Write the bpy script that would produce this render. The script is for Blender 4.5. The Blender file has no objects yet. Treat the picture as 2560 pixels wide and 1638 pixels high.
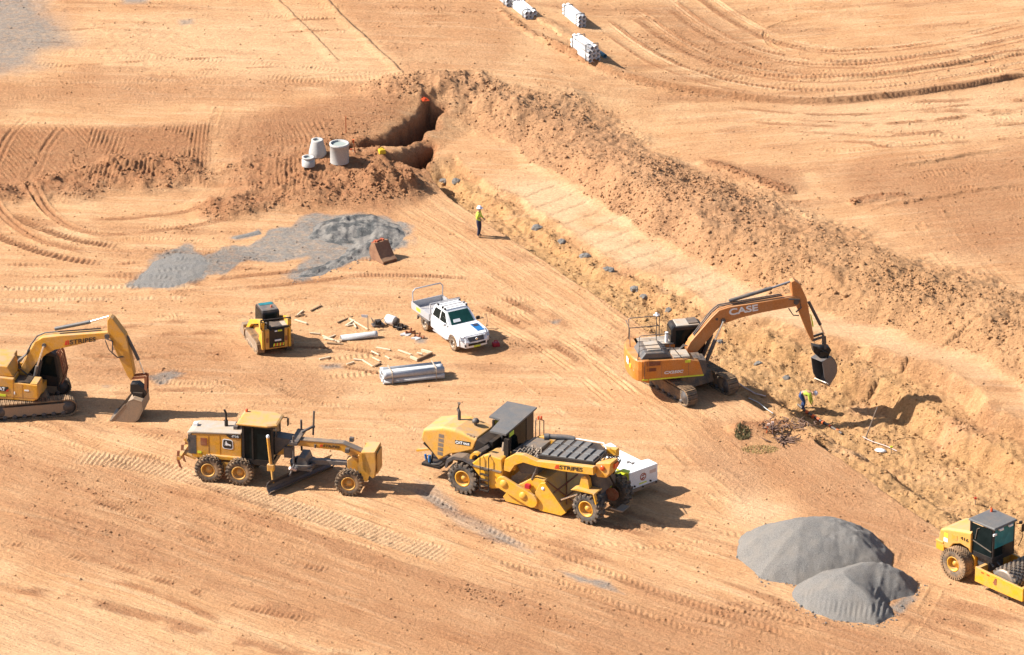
import bpy, bmesh, math, random
import numpy as np
from mathutils import Vector, Matrix
R = math.radians
random.seed(7)
C = bpy.context.scene.collection
# ------------------------------------------------------------------ camera, sky, sun, exposure
scene = bpy.context.scene
P = R(23.5); F = 12640.; D = 265.
CP, SP = math.cos(P), math.sin(P)
CAM = (0.0, -D*CP, D*SP)
cd = bpy.data.cameras.new('camera'); cam = bpy.data.objects.new('camera', cd); C.objects.link(cam)
cam.location = CAM; cam.rotation_euler = (math.pi/2 - P, 0, 0)
cd.sensor_width = 36; cd.lens = 36*F/2560; cd.clip_start = 5; cd.clip_end = 4000
scene.camera = cam
SUN_EL, SUN_DIR = R(40.5), (0.9985, -0.055)          # horizontal direction the light travels
w = bpy.data.worlds.new('World'); scene.world = w; w.use_nodes = True
nt = w.node_tree; bg = nt.nodes['Background']
sky = nt.nodes.new('ShaderNodeTexSky'); sky.sky_type = 'NISHITA'; sky.sun_disc = False
sky.sun_elevation = SUN_EL; sky.sun_rotation = math.atan2(-SUN_DIR[0], -SUN_DIR[1])
sky.air_density = 1.0; sky.dust_density = 1.5
nt.links.new(sky.outputs[0], bg.inputs[0]); bg.inputs[1].default_value = 0.075
sl = bpy.data.lights.new('sun', 'SUN'); sl.energy = 5.0; sl.angle = R(0.5); sl.color = (1.0, 0.95, 0.87)
so = bpy.data.objects.new('sun', sl); C.objects.link(so); so.location = (-60, 10, 60)
ldir = Vector((SUN_DIR[0]*math.cos(SUN_EL), SUN_DIR[1]*math.cos(SUN_EL), -math.sin(SUN_EL)))
so.rotation_euler = ldir.to_track_quat('-Z', 'Y').to_euler()
vs = scene.view_settings; vs.view_transform = 'Standard'; vs.look = 'None'; vs.gamma = 1.0; vs.use_curve_mapping = False
vs.exposure = 1.09

def g(px, py, z=0.0):
    "point of the plane z that the photograph shows at a pixel"
    a = (px-1280)/F; b = (819-py)/F
    d = (a, CP + b*SP, -SP + b*CP); t = (z - CAM[2])/d[2]
    return CAM[0] + t*d[0], CAM[1] + t*d[1]
def W(pl, z=0.0): return np.array([g(p[0], p[1], p[2] if len(p) > 2 else z) for p in pl])

# ------------------------------------------------------------------ object helpers
def tag(o, label=None, cat=None, group=None, kind=None):
    if label: o['label'] = label
    if cat: o['category'] = cat
    if group: o['group'] = group
    if kind: o['kind'] = kind
    return o
def thing(name, label, cat, loc=(0, 0, 0), rz=0.0, group=None, rot=None):
    o = bpy.data.objects.new(name, None); C.objects.link(o); o.empty_display_size = 0.3
    o.location = loc; o.rotation_euler = rot if rot else (0, 0, R(rz))
    return tag(o, label, cat, group)

class MB:
    "collects primitives, then links them as one mesh object"
    def __init__(s): s.v = []; s.f = []; s.sm = []
    def add(s, vs, fs, smooth=False):
        n = len(s.v); s.v += [tuple(v) for v in vs]
        for f in fs: s.f.append([i+n for i in f]); s.sm.append(smooth)
        return s
    def box(s, c, d, rot=None, taper=None):
        hx, hy, hz = d[0]/2, d[1]/2, d[2]/2
        tx, ty = taper if taper else (1, 1)
        vs = [(-hx, -hy, -hz), (hx, -hy, -hz), (hx, hy, -hz), (-hx, hy, -hz),
              (-hx*tx, -hy*ty, hz), (hx*tx, -hy*ty, hz), (hx*tx, hy*ty, hz), (-hx*tx, hy*ty, hz)]
        if rot is not None:
            M = Matrix.Rotation(rot[2], 3, 'Z') @ Matrix.Rotation(rot[1], 3, 'Y') @ Matrix.Rotation(rot[0], 3, 'X')
            vs = [M @ Vector(v) for v in vs]
        vs = [(v[0]+c[0], v[1]+c[1], v[2]+c[2]) for v in vs]
        return s.add(vs, [(0, 3, 2, 1), (4, 5, 6, 7), (0, 1, 5, 4), (1, 2, 6, 5), (2, 3, 7, 6), (3, 0, 4, 7)])
    def b2(s, x0, x1, y0, y1, z0, z1): return s.box(((x0+x1)/2, (y0+y1)/2, (z0+z1)/2), (abs(x1-x0), abs(y1-y0), abs(z1-z0)))
    def prism(s, pr, y0, y1, ins=0.0, smooth=False):
        "profile in x,z extruded along y"
        a = sum(pr[i][0]*pr[(i+1) % len(pr)][1]-pr[(i+1) % len(pr)][0]*pr[i][1] for i in range(len(pr)))
        if a < 0: pr = pr[::-1]
        n = len(pr); lo, hi = min(y0, y1), max(y0, y1)
        vs = [(p[0], lo, p[1]) for p in pr] + [(p[0], hi, p[1]) for p in pr]
        s.add(vs, [tuple(range(n)), tuple(range(2*n-1, n-1, -1))])
        return s.add(vs, [((i+1) % n, i, n+i, n+(i+1) % n) for i in range(n)], smooth)
    def loft(s, rings, cap=True, smooth=False, closed=True):
        n = len(rings[0]); vs = [p for r in rings for p in r]; fs = []
        for k in range(len(rings)-1):
            for i in range(n if closed else n-1):
                j = (i+1) % n; fs.append((k*n+i, k*n+j, (k+1)*n+j, (k+1)*n+i))
        s.add(vs, fs, smooth)
        if cap and closed: s.add(vs, [tuple(range(n))[::-1], tuple(range((len(rings)-1)*n, len(rings)*n))])
        return s
    def tube(s, pts, r, n=8, cap=True):
        pts = [Vector(p) for p in pts]; rs = r if isinstance(r, (list, tuple)) else [r]*len(pts)
        rings = []
        for i, p in enumerate(pts):
            t = (pts[min(i+1, len(pts)-1)] - pts[max(i-1, 0)]).normalized()
            u = t.cross(Vector((0, 0, 1)))
            if u.length < 1e-3: u = t.cross(Vector((1, 0, 0)))
            u.normalize(); v = t.cross(u)
            rings.append([p + (u*math.cos(2*math.pi*k/n) + v*math.sin(2*math.pi*k/n))*rs[i] for k in range(n)])
        return s.loft(rings, cap, n > 5)
    def lathe(s, prof, c, axis='y', n=24, smooth=True, cap=True):
        "profile of (radius, offset along axis)"
        rings = []
        for r, h in prof:
            ring = []
            for k in range(n):
                a = 2*math.pi*k/n; q = (r*math.cos(a), h, r*math.sin(a)) if axis == 'y' else ((r*math.cos(a), r*math.sin(a), h) if axis == 'z' else (h, r*math.cos(a), r*math.sin(a)))
                ring.append((q[0]+c[0], q[1]+c[1], q[2]+c[2]))
            rings.append(ring)
        return s.loft(rings, cap, smooth)
    def bar(s, a, b, wd, ht=None):
        "rectangular bar from a to b"
        a, b = Vector(a), Vector(b); t = (b-a).normalized(); u = t.cross(Vector((0, 0, 1)))
        if u.length < 1e-3: u = Vector((0, 1, 0))
        u.normalize(); v = u.cross(t); ht = ht or wd
        q = [u*wd/2+v*ht/2, -u*wd/2+v*ht/2, -u*wd/2-v*ht/2, u*wd/2-v*ht/2]
        return s.loft([[a+k for k in q], [b+k for k in q]])
    def build(s, name, mat, parent=None, bevel=0.0, loc=None, rz=0.0, label=None):
        me = bpy.data.meshes.new(name); me.from_pydata(s.v, [], s.f)
        me.polygons.foreach_set('use_smooth', s.sm)
        bm = bmesh.new(); bm.from_mesh(me)
        if bevel: bmesh.ops.remove_doubles(bm, verts=bm.verts, dist=1e-5)
        bmesh.ops.recalc_face_normals(bm, faces=bm.faces); bm.to_mesh(me); bm.free()
        me.materials.append(mat)
        o = link(name, me, parent, loc, rz)
        if bevel:
            m = o.modifiers.new('bevel', 'BEVEL'); m.width = bevel; m.segments = 2; m.limit_method = 'ANGLE'; m.angle_limit = R(35)
        if label: o['label'] = label
        return o
def parts(mb, name, mat, parent=None, bevel=0.0, rz=0.0):
    "every loose piece of the collected geometry as an object of its own"
    key = {}; root = list(range(len(mb.v)))
    def find(i):
        while root[i] != i: root[i] = root[root[i]]; i = root[i]
        return i
    for i, v in enumerate(mb.v):
        k = tuple(round(q, 4) for q in v)
        if k in key: root[find(i)] = find(key[k])
        else: key[k] = i
    for f in mb.f:
        for i in f[1:]: root[find(i)] = find(f[0])
    out = {}
    for f, s in zip(mb.f, mb.sm): out.setdefault(find(f[0]), []).append((f, s))
    for fs in out.values():
        m = MB(); idx = {}
        for f, s in fs:
            for i in f:
                if i not in idx: idx[i] = len(m.v); m.v.append(mb.v[i])
            m.f.append([idx[i] for i in f]); m.sm.append(s)
        m.build(name, mat, parent, bevel, rz=rz)
def link(name, me, parent=None, loc=None, rz=0.0):
    o = bpy.data.objects.new(name, me); C.objects.link(o)
    if loc is not None: o.location = loc
    if rz: o.rotation_euler = (0, 0, rz)
    if parent: o.parent = parent
    return o
def text(s, width, loc, rot, mat, parent, name='lettering', height=None, shear=0.0, weight=0.0, aspect=None):
    "lettering on a surface, its left end at loc"
    c = bpy.data.curves.new(name, 'FONT'); c.body = s; c.shear = shear; c.offset = weight; c.extrude = 0.012; c.fill_mode = 'BOTH'
    t = bpy.data.objects.new(name, c); C.objects.link(t)
    me = bpy.data.meshes.new_from_object(t.evaluated_get(bpy.context.evaluated_depsgraph_get())); me.name = name
    bpy.data.objects.remove(t)
    n = len(me.vertices); co = np.empty(n*3); me.vertices.foreach_get('co', co); co = co.reshape(n, 3)
    wd = co[:, 0].max()-co[:, 0].min(); hh = co[:, 1].max()-co[:, 1].min(); k = width/wd; ky = height/hh if height else k
    co[:, 0] = (co[:, 0]-co[:, 0].min())*k; co[:, 1] = (co[:, 1]-co[:, 1].min())*ky
    me.vertices.foreach_set('co', co.ravel()); me.update(); me.materials.append(mat)
    o = link(name, me, parent, loc); o.rotation_euler = rot
    return o
def copy_tree(o, parent=None):
    c = o.copy(); C.objects.link(c)
    if parent: c.parent = parent
    for ch in list(o.children): copy_tree(ch, c)
    return c

# ------------------------------------------------------------------ materials
class NT:
    def __init__(s, name):
        s.m = bpy.data.materials.new(name); s.m.use_nodes = True; s.t = s.m.node_tree; s.b = s.t.nodes['Principled BSDF']
    def n(s, typ, **kw):
        nd = s.t.nodes.new(typ)
        for k, v in kw.items():
            if k.startswith('i_'):
                nd.inputs[int(k[2:])].default_value = v
            else: setattr(nd, k, v)
        return nd
    def l(s, a, b): s.t.links.new(a, b)
    def noise(s, scale, detail=3, rough=0.55, vec=None, dist=0.0):
        nd = s.n('ShaderNodeTexNoise'); nd.inputs['Scale'].default_value = scale; nd.inputs['Detail'].default_value = detail
        nd.inputs['Roughness'].default_value = rough; nd.inputs['Distortion'].default_value = dist
        if vec is not None: s.l(vec, nd.inputs['Vector'])
        return nd.outputs['Fac']
    def ramp(s, fac, a, b, lo=0.0, hi=1.0):
        nd = s.n('ShaderNodeMapRange'); nd.interpolation_type = 'SMOOTHSTEP'
        for i, v in zip((1, 2, 3, 4), (a, b, lo, hi)): nd.inputs[i].default_value = v
        s.l(fac, nd.inputs[0]); return nd.outputs[0]
    def mix(s, fac, a, b, typ='MIX'):
        nd = s.n('ShaderNodeMix', data_type='RGBA', blend_type=typ)
        for sock, v in ((nd.inputs[0], fac), (nd.inputs[6], a), (nd.inputs[7], b)):
            if isinstance(v, (int, float)): sock.default_value = v
            elif isinstance(v, tuple): sock.default_value = v if len(v) == 4 else v+(1,)
            else: s.l(v, sock)
        return nd.outputs[2]
    def math(s, op, a, b=None):
        nd = s.n('ShaderNodeMath', operation=op)
        for i, v in enumerate((a, b)):
            if v is None: continue
            if isinstance(v, (int, float)): nd.inputs[i].default_value = v
            else: s.l(v, nd.inputs[i])
        return nd.outputs[0]
    def coord(s, k='Object', scale=None):
        o = s.n('ShaderNodeTexCoord').outputs[k]
        if scale:
            mp = s.n('ShaderNodeMapping'); mp.inputs['Scale'].default_value = scale; s.l(o, mp.inputs[0]); return mp.outputs[0]
        return o
    def bump(s, h, strength, dist):
        nd = s.n('ShaderNodeBump'); nd.inputs['Strength'].default_value = strength; nd.inputs['Distance'].default_value = dist
        s.l(h, nd.inputs['Height']); s.l(nd.outputs[0], s.b.inputs['Normal'])
DUST = (0.40, 0.25, 0.135)
def paint(name, col, rough=0.45, dust=0.5, metal=0.0, var=0.12, spec=0.5, topdust=0.5, grime=0.45):
    "painted or bare surface with a film of site dust that lies thickest on upward faces"
    s = NT(name); co = s.coord(); b = s.b
    n1 = s.noise(2.3, 4, 0.6, co); n2 = s.noise(17, 3, 0.6, co)
    c = s.mix(s.ramp(n2, 0.3, 0.7), tuple(k*(1-var) for k in col), tuple(min(1, k*(1+var)) for k in col))
    nz = s.n('ShaderNodeSeparateXYZ'); s.l(s.n('ShaderNodeNewGeometry').outputs['Normal'], nz.inputs[0])
    up = s.math('MULTIPLY', s.ramp(nz.outputs[2], 0.45, 0.95), topdust)
    d = s.math('MULTIPLY', s.ramp(s.math('ADD', n1, s.math('MULTIPLY', n2, 0.35)), 0.45, 0.95), dust)
    d = s.math('ADD', d, s.math('MULTIPLY', up, s.ramp(n1, 0.25, 0.7, 0.35, 1.0)))
    d = s.math('MINIMUM', d, 0.92)
    gr = s.math('MULTIPLY', s.ramp(s.noise(5.5, 5, .7, co, .6), .60, .76), grime); c = s.mix(gr, c, (0.05, 0.035, 0.022))
    s.l(s.mix(d, c, DUST), b.inputs['Base Color'])
    mr = s.math('ADD', s.math('MULTIPLY', d, 0.4), rough); s.l(s.math('MINIMUM', mr, 0.95), b.inputs['Roughness'])
    b.inputs['Metallic'].default_value = metal; b.inputs['Specular IOR Level'].default_value = spec
    return s.m
def plain(name, col, rough=0.6, metal=0.0, alpha=None, emit=None):
    s = NT(name); co = s.coord(); n = s.noise(9, 3, 0.6, co)
    s.l(s.mix(n, tuple(k*0.85 for k in col), tuple(min(1, k*1.12) for k in col)), s.b.inputs['Base Color'])
    s.b.inputs['Roughness'].default_value = rough; s.b.inputs['Metallic'].default_value = metal
    return s.m
M = {}
M['yellow'] = paint('machine_yellow', (0.576, 0.264, 0.013), 0.45, 0.62, topdust=0.55)
M['cat_yellow'] = paint('bright_machine_yellow', (0.640, 0.320, 0.013), 0.40, 0.48, topdust=0.55)
M['dusty_yellow'] = paint('dusty_machine_yellow', (0.576, 0.288, 0.040), 0.5, 0.5, topdust=0.6)
M['orange'] = paint('machine_orange', (0.496, 0.160, 0.014), 0.42, 0.3, topdust=0.4)
M['boom_orange'] = paint('faded_boom_orange', (0.448, 0.160, 0.036), 0.5, 0.35, topdust=0.35)
M['black'] = paint('black_paint', (0.012, 0.012, 0.014), 0.45, 0.05, topdust=0.10, spec=0.3)
M['dark'] = paint('dark_grey_metal', (0.040, 0.044, 0.052), 0.5, 0.2, topdust=0.2)
M['bluegrey'] = paint('blue_grey_paint', (0.060, 0.068, 0.078), 0.45, 0.2, topdust=0.2)
M['roofgrey'] = paint('grey_roof_paint', (0.092, 0.096, 0.100), 0.6, 0.08, topdust=0.08)
M['rubber'] = paint('tyre_rubber', (0.052, 0.046, 0.042), 0.85, 0.75, topdust=0.35, spec=0.2)
M['rubber_dusty'] = paint('dusty_tyre_rubber', (0.104, 0.084, 0.068), 0.9, 1.1, topdust=0.4, spec=0.2)
M['rubber_dark'] = paint('dark_tyre_rubber', (0.056, 0.058, 0.059), 0.85, 0.35, topdust=0.35, spec=0.2)
M['steel'] = paint('worn_steel', (0.208, 0.192, 0.176), 0.4, 0.4, 0.5, topdust=0.3)
M['track'] = paint('muddy_track_steel', (0.080, 0.068, 0.056), 0.6, 0.75, 0.3, topdust=0.6)
M['bladesteel'] = paint('blade_steel', (0.080, 0.088, 0.104), 0.35, 0.15, 0.6, topdust=0.1)
M['chrome'] = plain('chrome_rod', (0.75, 0.74, 0.72), 0.25, 0.9)
M['cyl'] = paint('blue_grey_cylinder', (0.128, 0.152, 0.192), 0.4, 0.2, topdust=0.25)
M['white'] = paint('white_paint', (0.738, 0.738, 0.738), 0.35, 0.12, topdust=0.05, grime=.12)
M['whitebox'] = paint('white_tank_paint', (0.720, 0.720, 0.720), 0.4, 0.10, topdust=0.06, grime=.15)
M['hoodwhite'] = paint('sun_bleached_hood', (0.336, 0.320, 0.288), 0.6, 0.4, topdust=0.3)
M['alu'] = paint('brushed_aluminium', (0.464, 0.464, 0.480), 0.45, 0.15, 0.35, topdust=0.12)
M['red'] = plain('red_plastic', (0.360, 0.010, 0.024), 0.45)
M['sign_red'] = plain('red_vinyl', (0.544, 0.040, 0.016), 0.5)
M['beacon'] = plain('orange_beacon', (0.640, 0.080, 0.016), 0.3)
M['hivis'] = plain('hi_vis_yellow', (0.496, 0.624, 0.064), 0.6)
M['hivis_sticker'] = plain('hi_vis_tape', (0.576, 0.640, 0.040), 0.5)
M['letter_black'] = plain('black_vinyl', (0.02, 0.018, 0.016), 0.5)
M['letter_white'] = plain('white_vinyl', (0.720, 0.720, 0.720), 0.5)
M['blue'] = plain('blue_vinyl', (0.016, 0.128, 0.336), 0.4)
M['concrete'] = paint('pale_concrete', (0.400, 0.392, 0.376), 0.9, 0.12, topdust=0.08, spec=0.2)
M['concrete_in'] = paint('dark_concrete', (0.25, 0.30, 0.29), 0.9, 0.1, topdust=0.05, spec=0.2)  # darker, greener tone for the ring bores
M['pvc'] = paint('white_pvc', (0.666, 0.666, 0.675), 0.4, 0.14, topdust=0.08, grime=.2)
M['pvc_grey'] = paint('grey_pvc', (0.416, 0.432, 0.448), 0.45, 0.15, topdust=0.12)
M['pvc_blue'] = paint('blue_pvc', (0.12, 0.30, 0.40), 0.45, 0.15, topdust=0.12)
M['timber'] = paint('sawn_timber', (0.58, 0.47, 0.33), 0.8, 0.15, topdust=0.1, spec=0.2)
M['old_timber'] = paint('weathered_timber', (0.192, 0.128, 0.080), 0.9, 0.4, topdust=0.1, spec=0.2)
M['rust'] = paint('rusty_steel', (0.240, 0.068, 0.028), 0.75, 0.4, 0.2, topdust=0.2)
M['rust_red'] = paint('red_oxide_paint', (0.336, 0.056, 0.020), 0.6, 0.25, topdust=0.15)
M['bucket'] = paint('dusty_bucket_steel', (0.240, 0.184, 0.136), 0.55, 0.45, 0.2, topdust=0.3)
M['rusty_bucket'] = paint('rusty_bucket_steel', (0.20, 0.095, 0.055), 0.7, 0.35, 0.2, topdust=0.2)
M['bucketgrey'] = paint('grey_bucket_steel', (0.13, 0.13, 0.14), 0.5, 0.2, 0.3, topdust=0.2)
M['orange_mesh'] = plain('orange_safety_plastic', (0.600, 0.112, 0.024), 0.6)
M['pinkwhite'] = plain('faded_tape', (0.576, 0.440, 0.384), 0.7)
M['bag'] = plain('white_woven_bag', (0.648, 0.666, 0.666), 0.7)
M['skin'] = plain('skin', (0.45, 0.24, 0.15), 0.6)
M['navy'] = plain('navy_cloth', (0.022, 0.026, 0.055), 0.9)
M['bluecloth'] = plain('blue_cloth', (0.03, 0.06, 0.15), 0.9)
M['boot'] = plain('tan_boot_leather', (0.25, 0.15, 0.08), 0.8)
M['helmet'] = plain('white_helmet', (0.720, 0.702, 0.774), 0.35)
M['hair'] = plain('dark_hair', (0.03, 0.02, 0.015), 0.8)
M['yellowbox'] = plain('yellow_plastic', (0.600, 0.400, 0.016), 0.5)
M['root'] = plain('dry_root_wood', (0.16, 0.09, 0.06), 0.9)
M['grass'] = plain('dry_green_grass', (0.34, 0.27, 0.10), 0.9)
M['leaf'] = plain('dull_olive_leaf', (0.14, 0.12, 0.05), 0.8)
M['clear_band'] = plain('strap_plastic', (0.12, 0.11, 0.10), 0.5)
M['wood_band'] = plain('timber_dunnage', (0.42, 0.33, 0.24), 0.8)
def glass(name, col, rough=0.08):
    s = NT(name); n = s.noise(3, 2, 0.5, s.coord())
    s.l(s.mix(n, tuple(k*0.6 for k in col), tuple(min(1, k*1.5) for k in col)), s.b.inputs['Base Color'])
    s.b.inputs['Roughness'].default_value = rough; s.b.inputs['Specular IOR Level'].default_value = 0.08
    return s.m
M['glass'] = glass('tinted_glass', (0.008, 0.012, 0.012))
M['glass_teal'] = glass('teal_windscreen', (0.03, 0.16, 0.18))
M['glass_green'] = glass('green_windscreen', (0.012, 0.05, 0.045))
# ------------------------------------------------------------------ ground
rng = np.random.RandomState(11)
TAB = rng.rand(8, 256, 256).astype(np.float32)
def vnoise(x, y, k=0):
    xi = np.floor(x).astype(np.int32); yi = np.floor(y).astype(np.int32)
    fx = (x-xi).astype(np.float32); fy = (y-yi).astype(np.float32)
    fx = fx*fx*(3-2*fx); fy = fy*fy*(3-2*fy)
    T = TAB[k % 8]; a = xi & 255; b = (yi+37*k) & 255; a1 = (a+1) & 255; b1 = (b+1) & 255
    return (T[a, b]*(1-fx)+T[a1, b]*fx)*(1-fy)+(T[a, b1]*(1-fx)+T[a1, b1]*fx)*fy
def fbm(x, y, wl, octv=3, k=0, gain=0.5):
    s = 0; amp = 1; tot = 0
    for i in range(octv):
        s = s+amp*vnoise(x/wl+13.7*i, y/wl-7.1*i, k+i); tot += amp; amp *= gain; wl *= 0.5
    return s/tot-0.5
def bil(x, y, wl, octv=2, k=0):
    s = 0; amp = 1; tot = 0
    for i in range(octv):
        s = s+amp*(1-np.abs(vnoise(x/wl+5.3*i, y/wl-2.1*i, k+i)*2-1)); tot += amp; amp *= .55; wl *= .5
    return s/tot-.6
def sm(a, b, x):
    t = np.clip((x-a)/(b-a+1e-12), 0, 1); return t*t*(3-2*t)
def grow(a, b, n, far):
    k = (far/(abs(b-a)))**(1.0/n); return [a+(b-a)*k**i for i in range(1, n+1)]
FX0, FX1, FY0, FY1, DX, DY = -33.0, 33.0, -41.0, 54.0, 0.065, 0.10
fx = np.arange(FX0, FX1+DX/2, DX); fy = np.arange(FY0, FY1+DY/2, DY)
xs = np.array([FX0-d for d in np.geomspace(0.3, 560, 26)][::-1]+list(fx)+[FX1+d for d in np.geomspace(0.3, 560, 26)])
ys = np.array([FY0-d for d in np.geomspace(0.3, 500, 26)][::-1]+list(fy)+[FY1+d for d in np.geomspace(0.3, 900, 30)])
X, Y = np.meshgrid(xs.astype(np.float32), ys.astype(np.float32))
H = np.zeros_like(X)
mask = {k: np.zeros_like(X) for k in ('brown', 'pale', 'grey', 'ochre', 'clod', 'smooth', 'pink', 'moist_shade', 'grit')}

def win(pts, m):
    x0, x1 = np.searchsorted(xs, [pts[:, 0].min()-m, pts[:, 0].max()+m]); y0, y1 = np.searchsorted(ys, [pts[:, 1].min()-m, pts[:, 1].max()+m])
    return np.s_[max(0, y0):y1, max(0, x0):x1]
def smooth_poly(p, n=8):
    p = np.asarray(p, float)
    q = [p[0]]
    for i in range(len(p)-1):
        p0, p1, p2, p3 = p[max(i-1, 0)], p[i], p[i+1], p[min(i+2, len(p)-1)]
        for t in np.linspace(0, 1, n+1)[1:]:
            q.append(0.5*((2*p1)+(-p0+p2)*t+(2*p0-5*p1+4*p2-p3)*t*t+(-p0+3*p1-3*p2+p3)*t**3))
    return np.array(q)
def pdist(x, y, p):
    "distance to polyline, signed side (+ on the right), arclength"
    best = np.full(x.shape, 1e9, np.float32); sd = np.zeros_like(best); al = np.zeros_like(best); s0 = 0
    for i in range(len(p)-1):
        a, b = p[i], p[i+1]; d = b-a; L = math.hypot(*d)
        if L < 1e-6: continue
        tx, ty = d/L; rx, ry = x-a[0], y-a[1]; t = rx*tx+ry*ty; c = ty*rx-tx*ry
        tc = np.clip(t, 0, L); q = (rx-tc*tx)**2+(ry-tc*ty)**2; m = q < best
        best[m] = q[m]; sd[m] = c[m]; al[m] = (s0+tc)[m]; s0 += L
    dd = np.sqrt(best); return dd, np.sign(sd)*dd, al
def inside(x, y, p):
    "signed distance to polygon, positive inside"
    q = np.vstack([p, p[:1]]); dd, _, _ = pdist(x, y, q); c = np.zeros(x.shape, bool)
    for i in range(len(p)):
        a, b = q[i], q[i+1]
        if a[1] == b[1]: continue
        c ^= ((a[1] > y) != (b[1] > y)) & (x < (b[0]-a[0])*(y-a[1])/(b[1]-a[1])+a[0])
    return np.where(c, dd, -dd)
def blob(key, pl, soft=0.8, amt=1.0, nz=0.8, wl=1.6, z=0.0):
    p = W(pl, z); sl_ = win(p, soft+2); d = inside(X[sl_], Y[sl_], p)+nz*2*fbm(X[sl_], Y[sl_]*0.6, wl, 4, 3)
    mask[key][sl_] = np.maximum(mask[key][sl_], amt*sm(-soft, soft, d))

# broad relief
H += 0.22*fbm(X, Y, 11, 3, 0)+0.07*fbm(X, Y, 2.7, 3, 2)
H[(np.abs(X) > 60) | (np.abs(Y) > 90)] *= 1.0
# upper terrace behind, whose batter faces the camera on the left
toe = W([(-900, 505), (0, 492), (200, 482), (470, 468), (560, 500), (760, 515), (960, 490), (1060, 395), (1180, 330), (1500, 330), (2600, 330), (3600, 330)])
cre = np.array([g(a, b, 1.5) for a, b in [(-900, 305), (0, 308), (250, 306), (480, 300), (640, 285), (800, 268), (950, 240), (1050, 205), (1180, 190), (1500, 190), (2600, 150), (3600, 150)]])
yt = np.interp(X, toe[:, 0], toe[:, 1]); yc = np.interp(X, cre[:, 0], cre[:, 1])
top = 1.5*(1-sm(-4, 17, X))
tt = np.clip((Y-yt)/(yc-yt), 0, 1)
H += top*(0.35*tt+0.65*tt*tt*(3-2*tt))
bat = sm(0.02, 0.15, tt)*(1-sm(0.85, 1.0, tt))*(1-sm(-11.2, -9.8, X+0.5*fbm(X, Y, 2, 2, 3)))*(1-0.95*sm(-17.6, -16.6, X)*(1-sm(-15.2, -14.4, X)))
wv = X+0.75*fbm(X, Y, 4, 2, 5)+0.10*(Y-yt)*np.sin(X*0.35)
rip = bat*sm(-0.18, 0.10, fbm(X, Y, 1.6, 3, 1)); wv = np.where(X < -24, X*.86+(Y-yt)*.5+.3*fbm(X, Y, 2, 2, 5), wv)
H += rip*0.050*np.sin(wv*2*math.pi/0.245)*(0.7+1.2*fbm(X, Y, .8, 2, 7))+bat*.03*fbm(X, Y, .5, 3, 2)
mask['brown'] = np.maximum(mask['brown'], 0.85*bat)
# rough ridge along the foot of the batter, and the mound by the manhole rings
def ridge(pl, wd, ht, z=0.0, rough=0.35, key='brown', clod=1.0, amt=0.9):
    p = smooth_poly(W(pl, z), 5); s_ = win(p, wd*2.2); x, y = X[s_], Y[s_]
    dd, sd, al = pdist(x, y, p); dd = dd+wd*0.9*fbm(x, y, 2.2, 3, 4)
    e = sm(wd, wd*0.15, dd); n = fbm(x, y, 1.3, 4, 6)
    H[s_] += e*ht*(1+1.6*n)+e*rough*0.6*bil(x, y, 0.5, 3, 1)
    if key: mask[key][s_] = np.maximum(mask[key][s_], amt*e)
    mask['clod'][s_] = np.maximum(mask['clod'][s_], clod*sm(0.1, 0.6, e))
    return e
ridge([(-60, 495), (120, 480), (300, 462), (420, 458), (490, 455)], 2.2, 0.42)
ridge([(300, 440), (400, 432), (470, 436)], 1.6, 0.35)
ridge([(560, 525), (640, 512), (760, 500), (900, 492), (1000, 480)], 2.3, 0.40)
ridge([(660, 470), (760, 450), (900, 440), (980, 440)], 3.4, 0.35, clod=0.5)
ridge([(930, 480), (1000, 475)], 1.2, 0.35)
# trench line, bench and spoil heap running from the pit down to the right
TR = [(1042, 412, 1.2, 1.2, 1.5, 6.0, 7, 1.0), (1120, 490, 0.85, 1.3, 1.7, 6.3, 7, 1.2), (1205, 548, 0.75, 1.6, 1.9, 6.6, 7.5, 1.3), (1300, 608, 0.75, 2.0, 2.0, 6.8, 8, 1.3),
      (1410, 685, 0.75, 2.5, 2.0, 7.0, 8.5, 1.35), (1560, 782, 0.8, 3.2, 2.0, 7.8, 9, 1.4), (1700, 882, 1.0, 5.0, 2.2, 9.3, 9.5, 1.4), (1850, 990, 2.1, 7.3, 3.6, 12.2, 9, 1.4),
      (2000, 1078, 2.3, 7.5, 3.6, 12.5, 9, 1.4), (2130, 1168, 2.2, 7.5, 3.6, 12.5, 9, 1.3), (2300, 1290, 1.9, 7.5, 3.6, 12.5, 9, 1.2), (2620, 1510, 1.4, 7.5, 3.6, 12.5, 9, 1.2), (3000, 1790, 1.4, 7.5, 3.6, 12.5, 9, 1.2)]
tp = W([t[:2] for t in TR])
seg = np.concatenate([[0], np.cumsum(np.hypot(*np.diff(tp, axis=0).T))])
_, TD, TS = pdist(X, Y, tp); TD = -TD
_dir0 = (tp[1]-tp[0])/np.hypot(*(tp[1]-tp[0])); s_raw = (X-tp[0, 0])*_dir0[0]+(Y-tp[0, 1])*_dir0[1]
TV = [np.interp(TS, seg, [t[i] for t in TR]).astype(np.float32) for i in range(2, 8)]
dep, wf, wr, wb, ws, hs = TV
wob = TD+0.6*fbm(X, Y, 1.4, 4, 2)+1.8*fbm(X, Y, 5, 2, 6)
ends = sm(-1.0, 0.6, s_raw)
deepk = sm(1.2, 1.6, dep)
cut = (sm(0.0, 0.14, TD+0.18*fbm(X, Y, 0.9, 3, 3))*(1-.72*deepk)+.72*deepk*sm(1.6, 3.8, TD+.8*fbm(X, Y, 1.6, 3, 5)))*(1-.55*sm(.05, .28, (wob-wf)/wr)-.45*sm(.70, .92, (wob-wf)/wr+.3*fbm(X, Y, 2, 3, 1)))*ends
bench = sm(0, 0.4, TD)*(1-sm(-0.6, 0.6, wob-wb))*sm(-1, 2, s_raw)
H -= cut*dep+bench*0.15*(1-cut)
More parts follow.
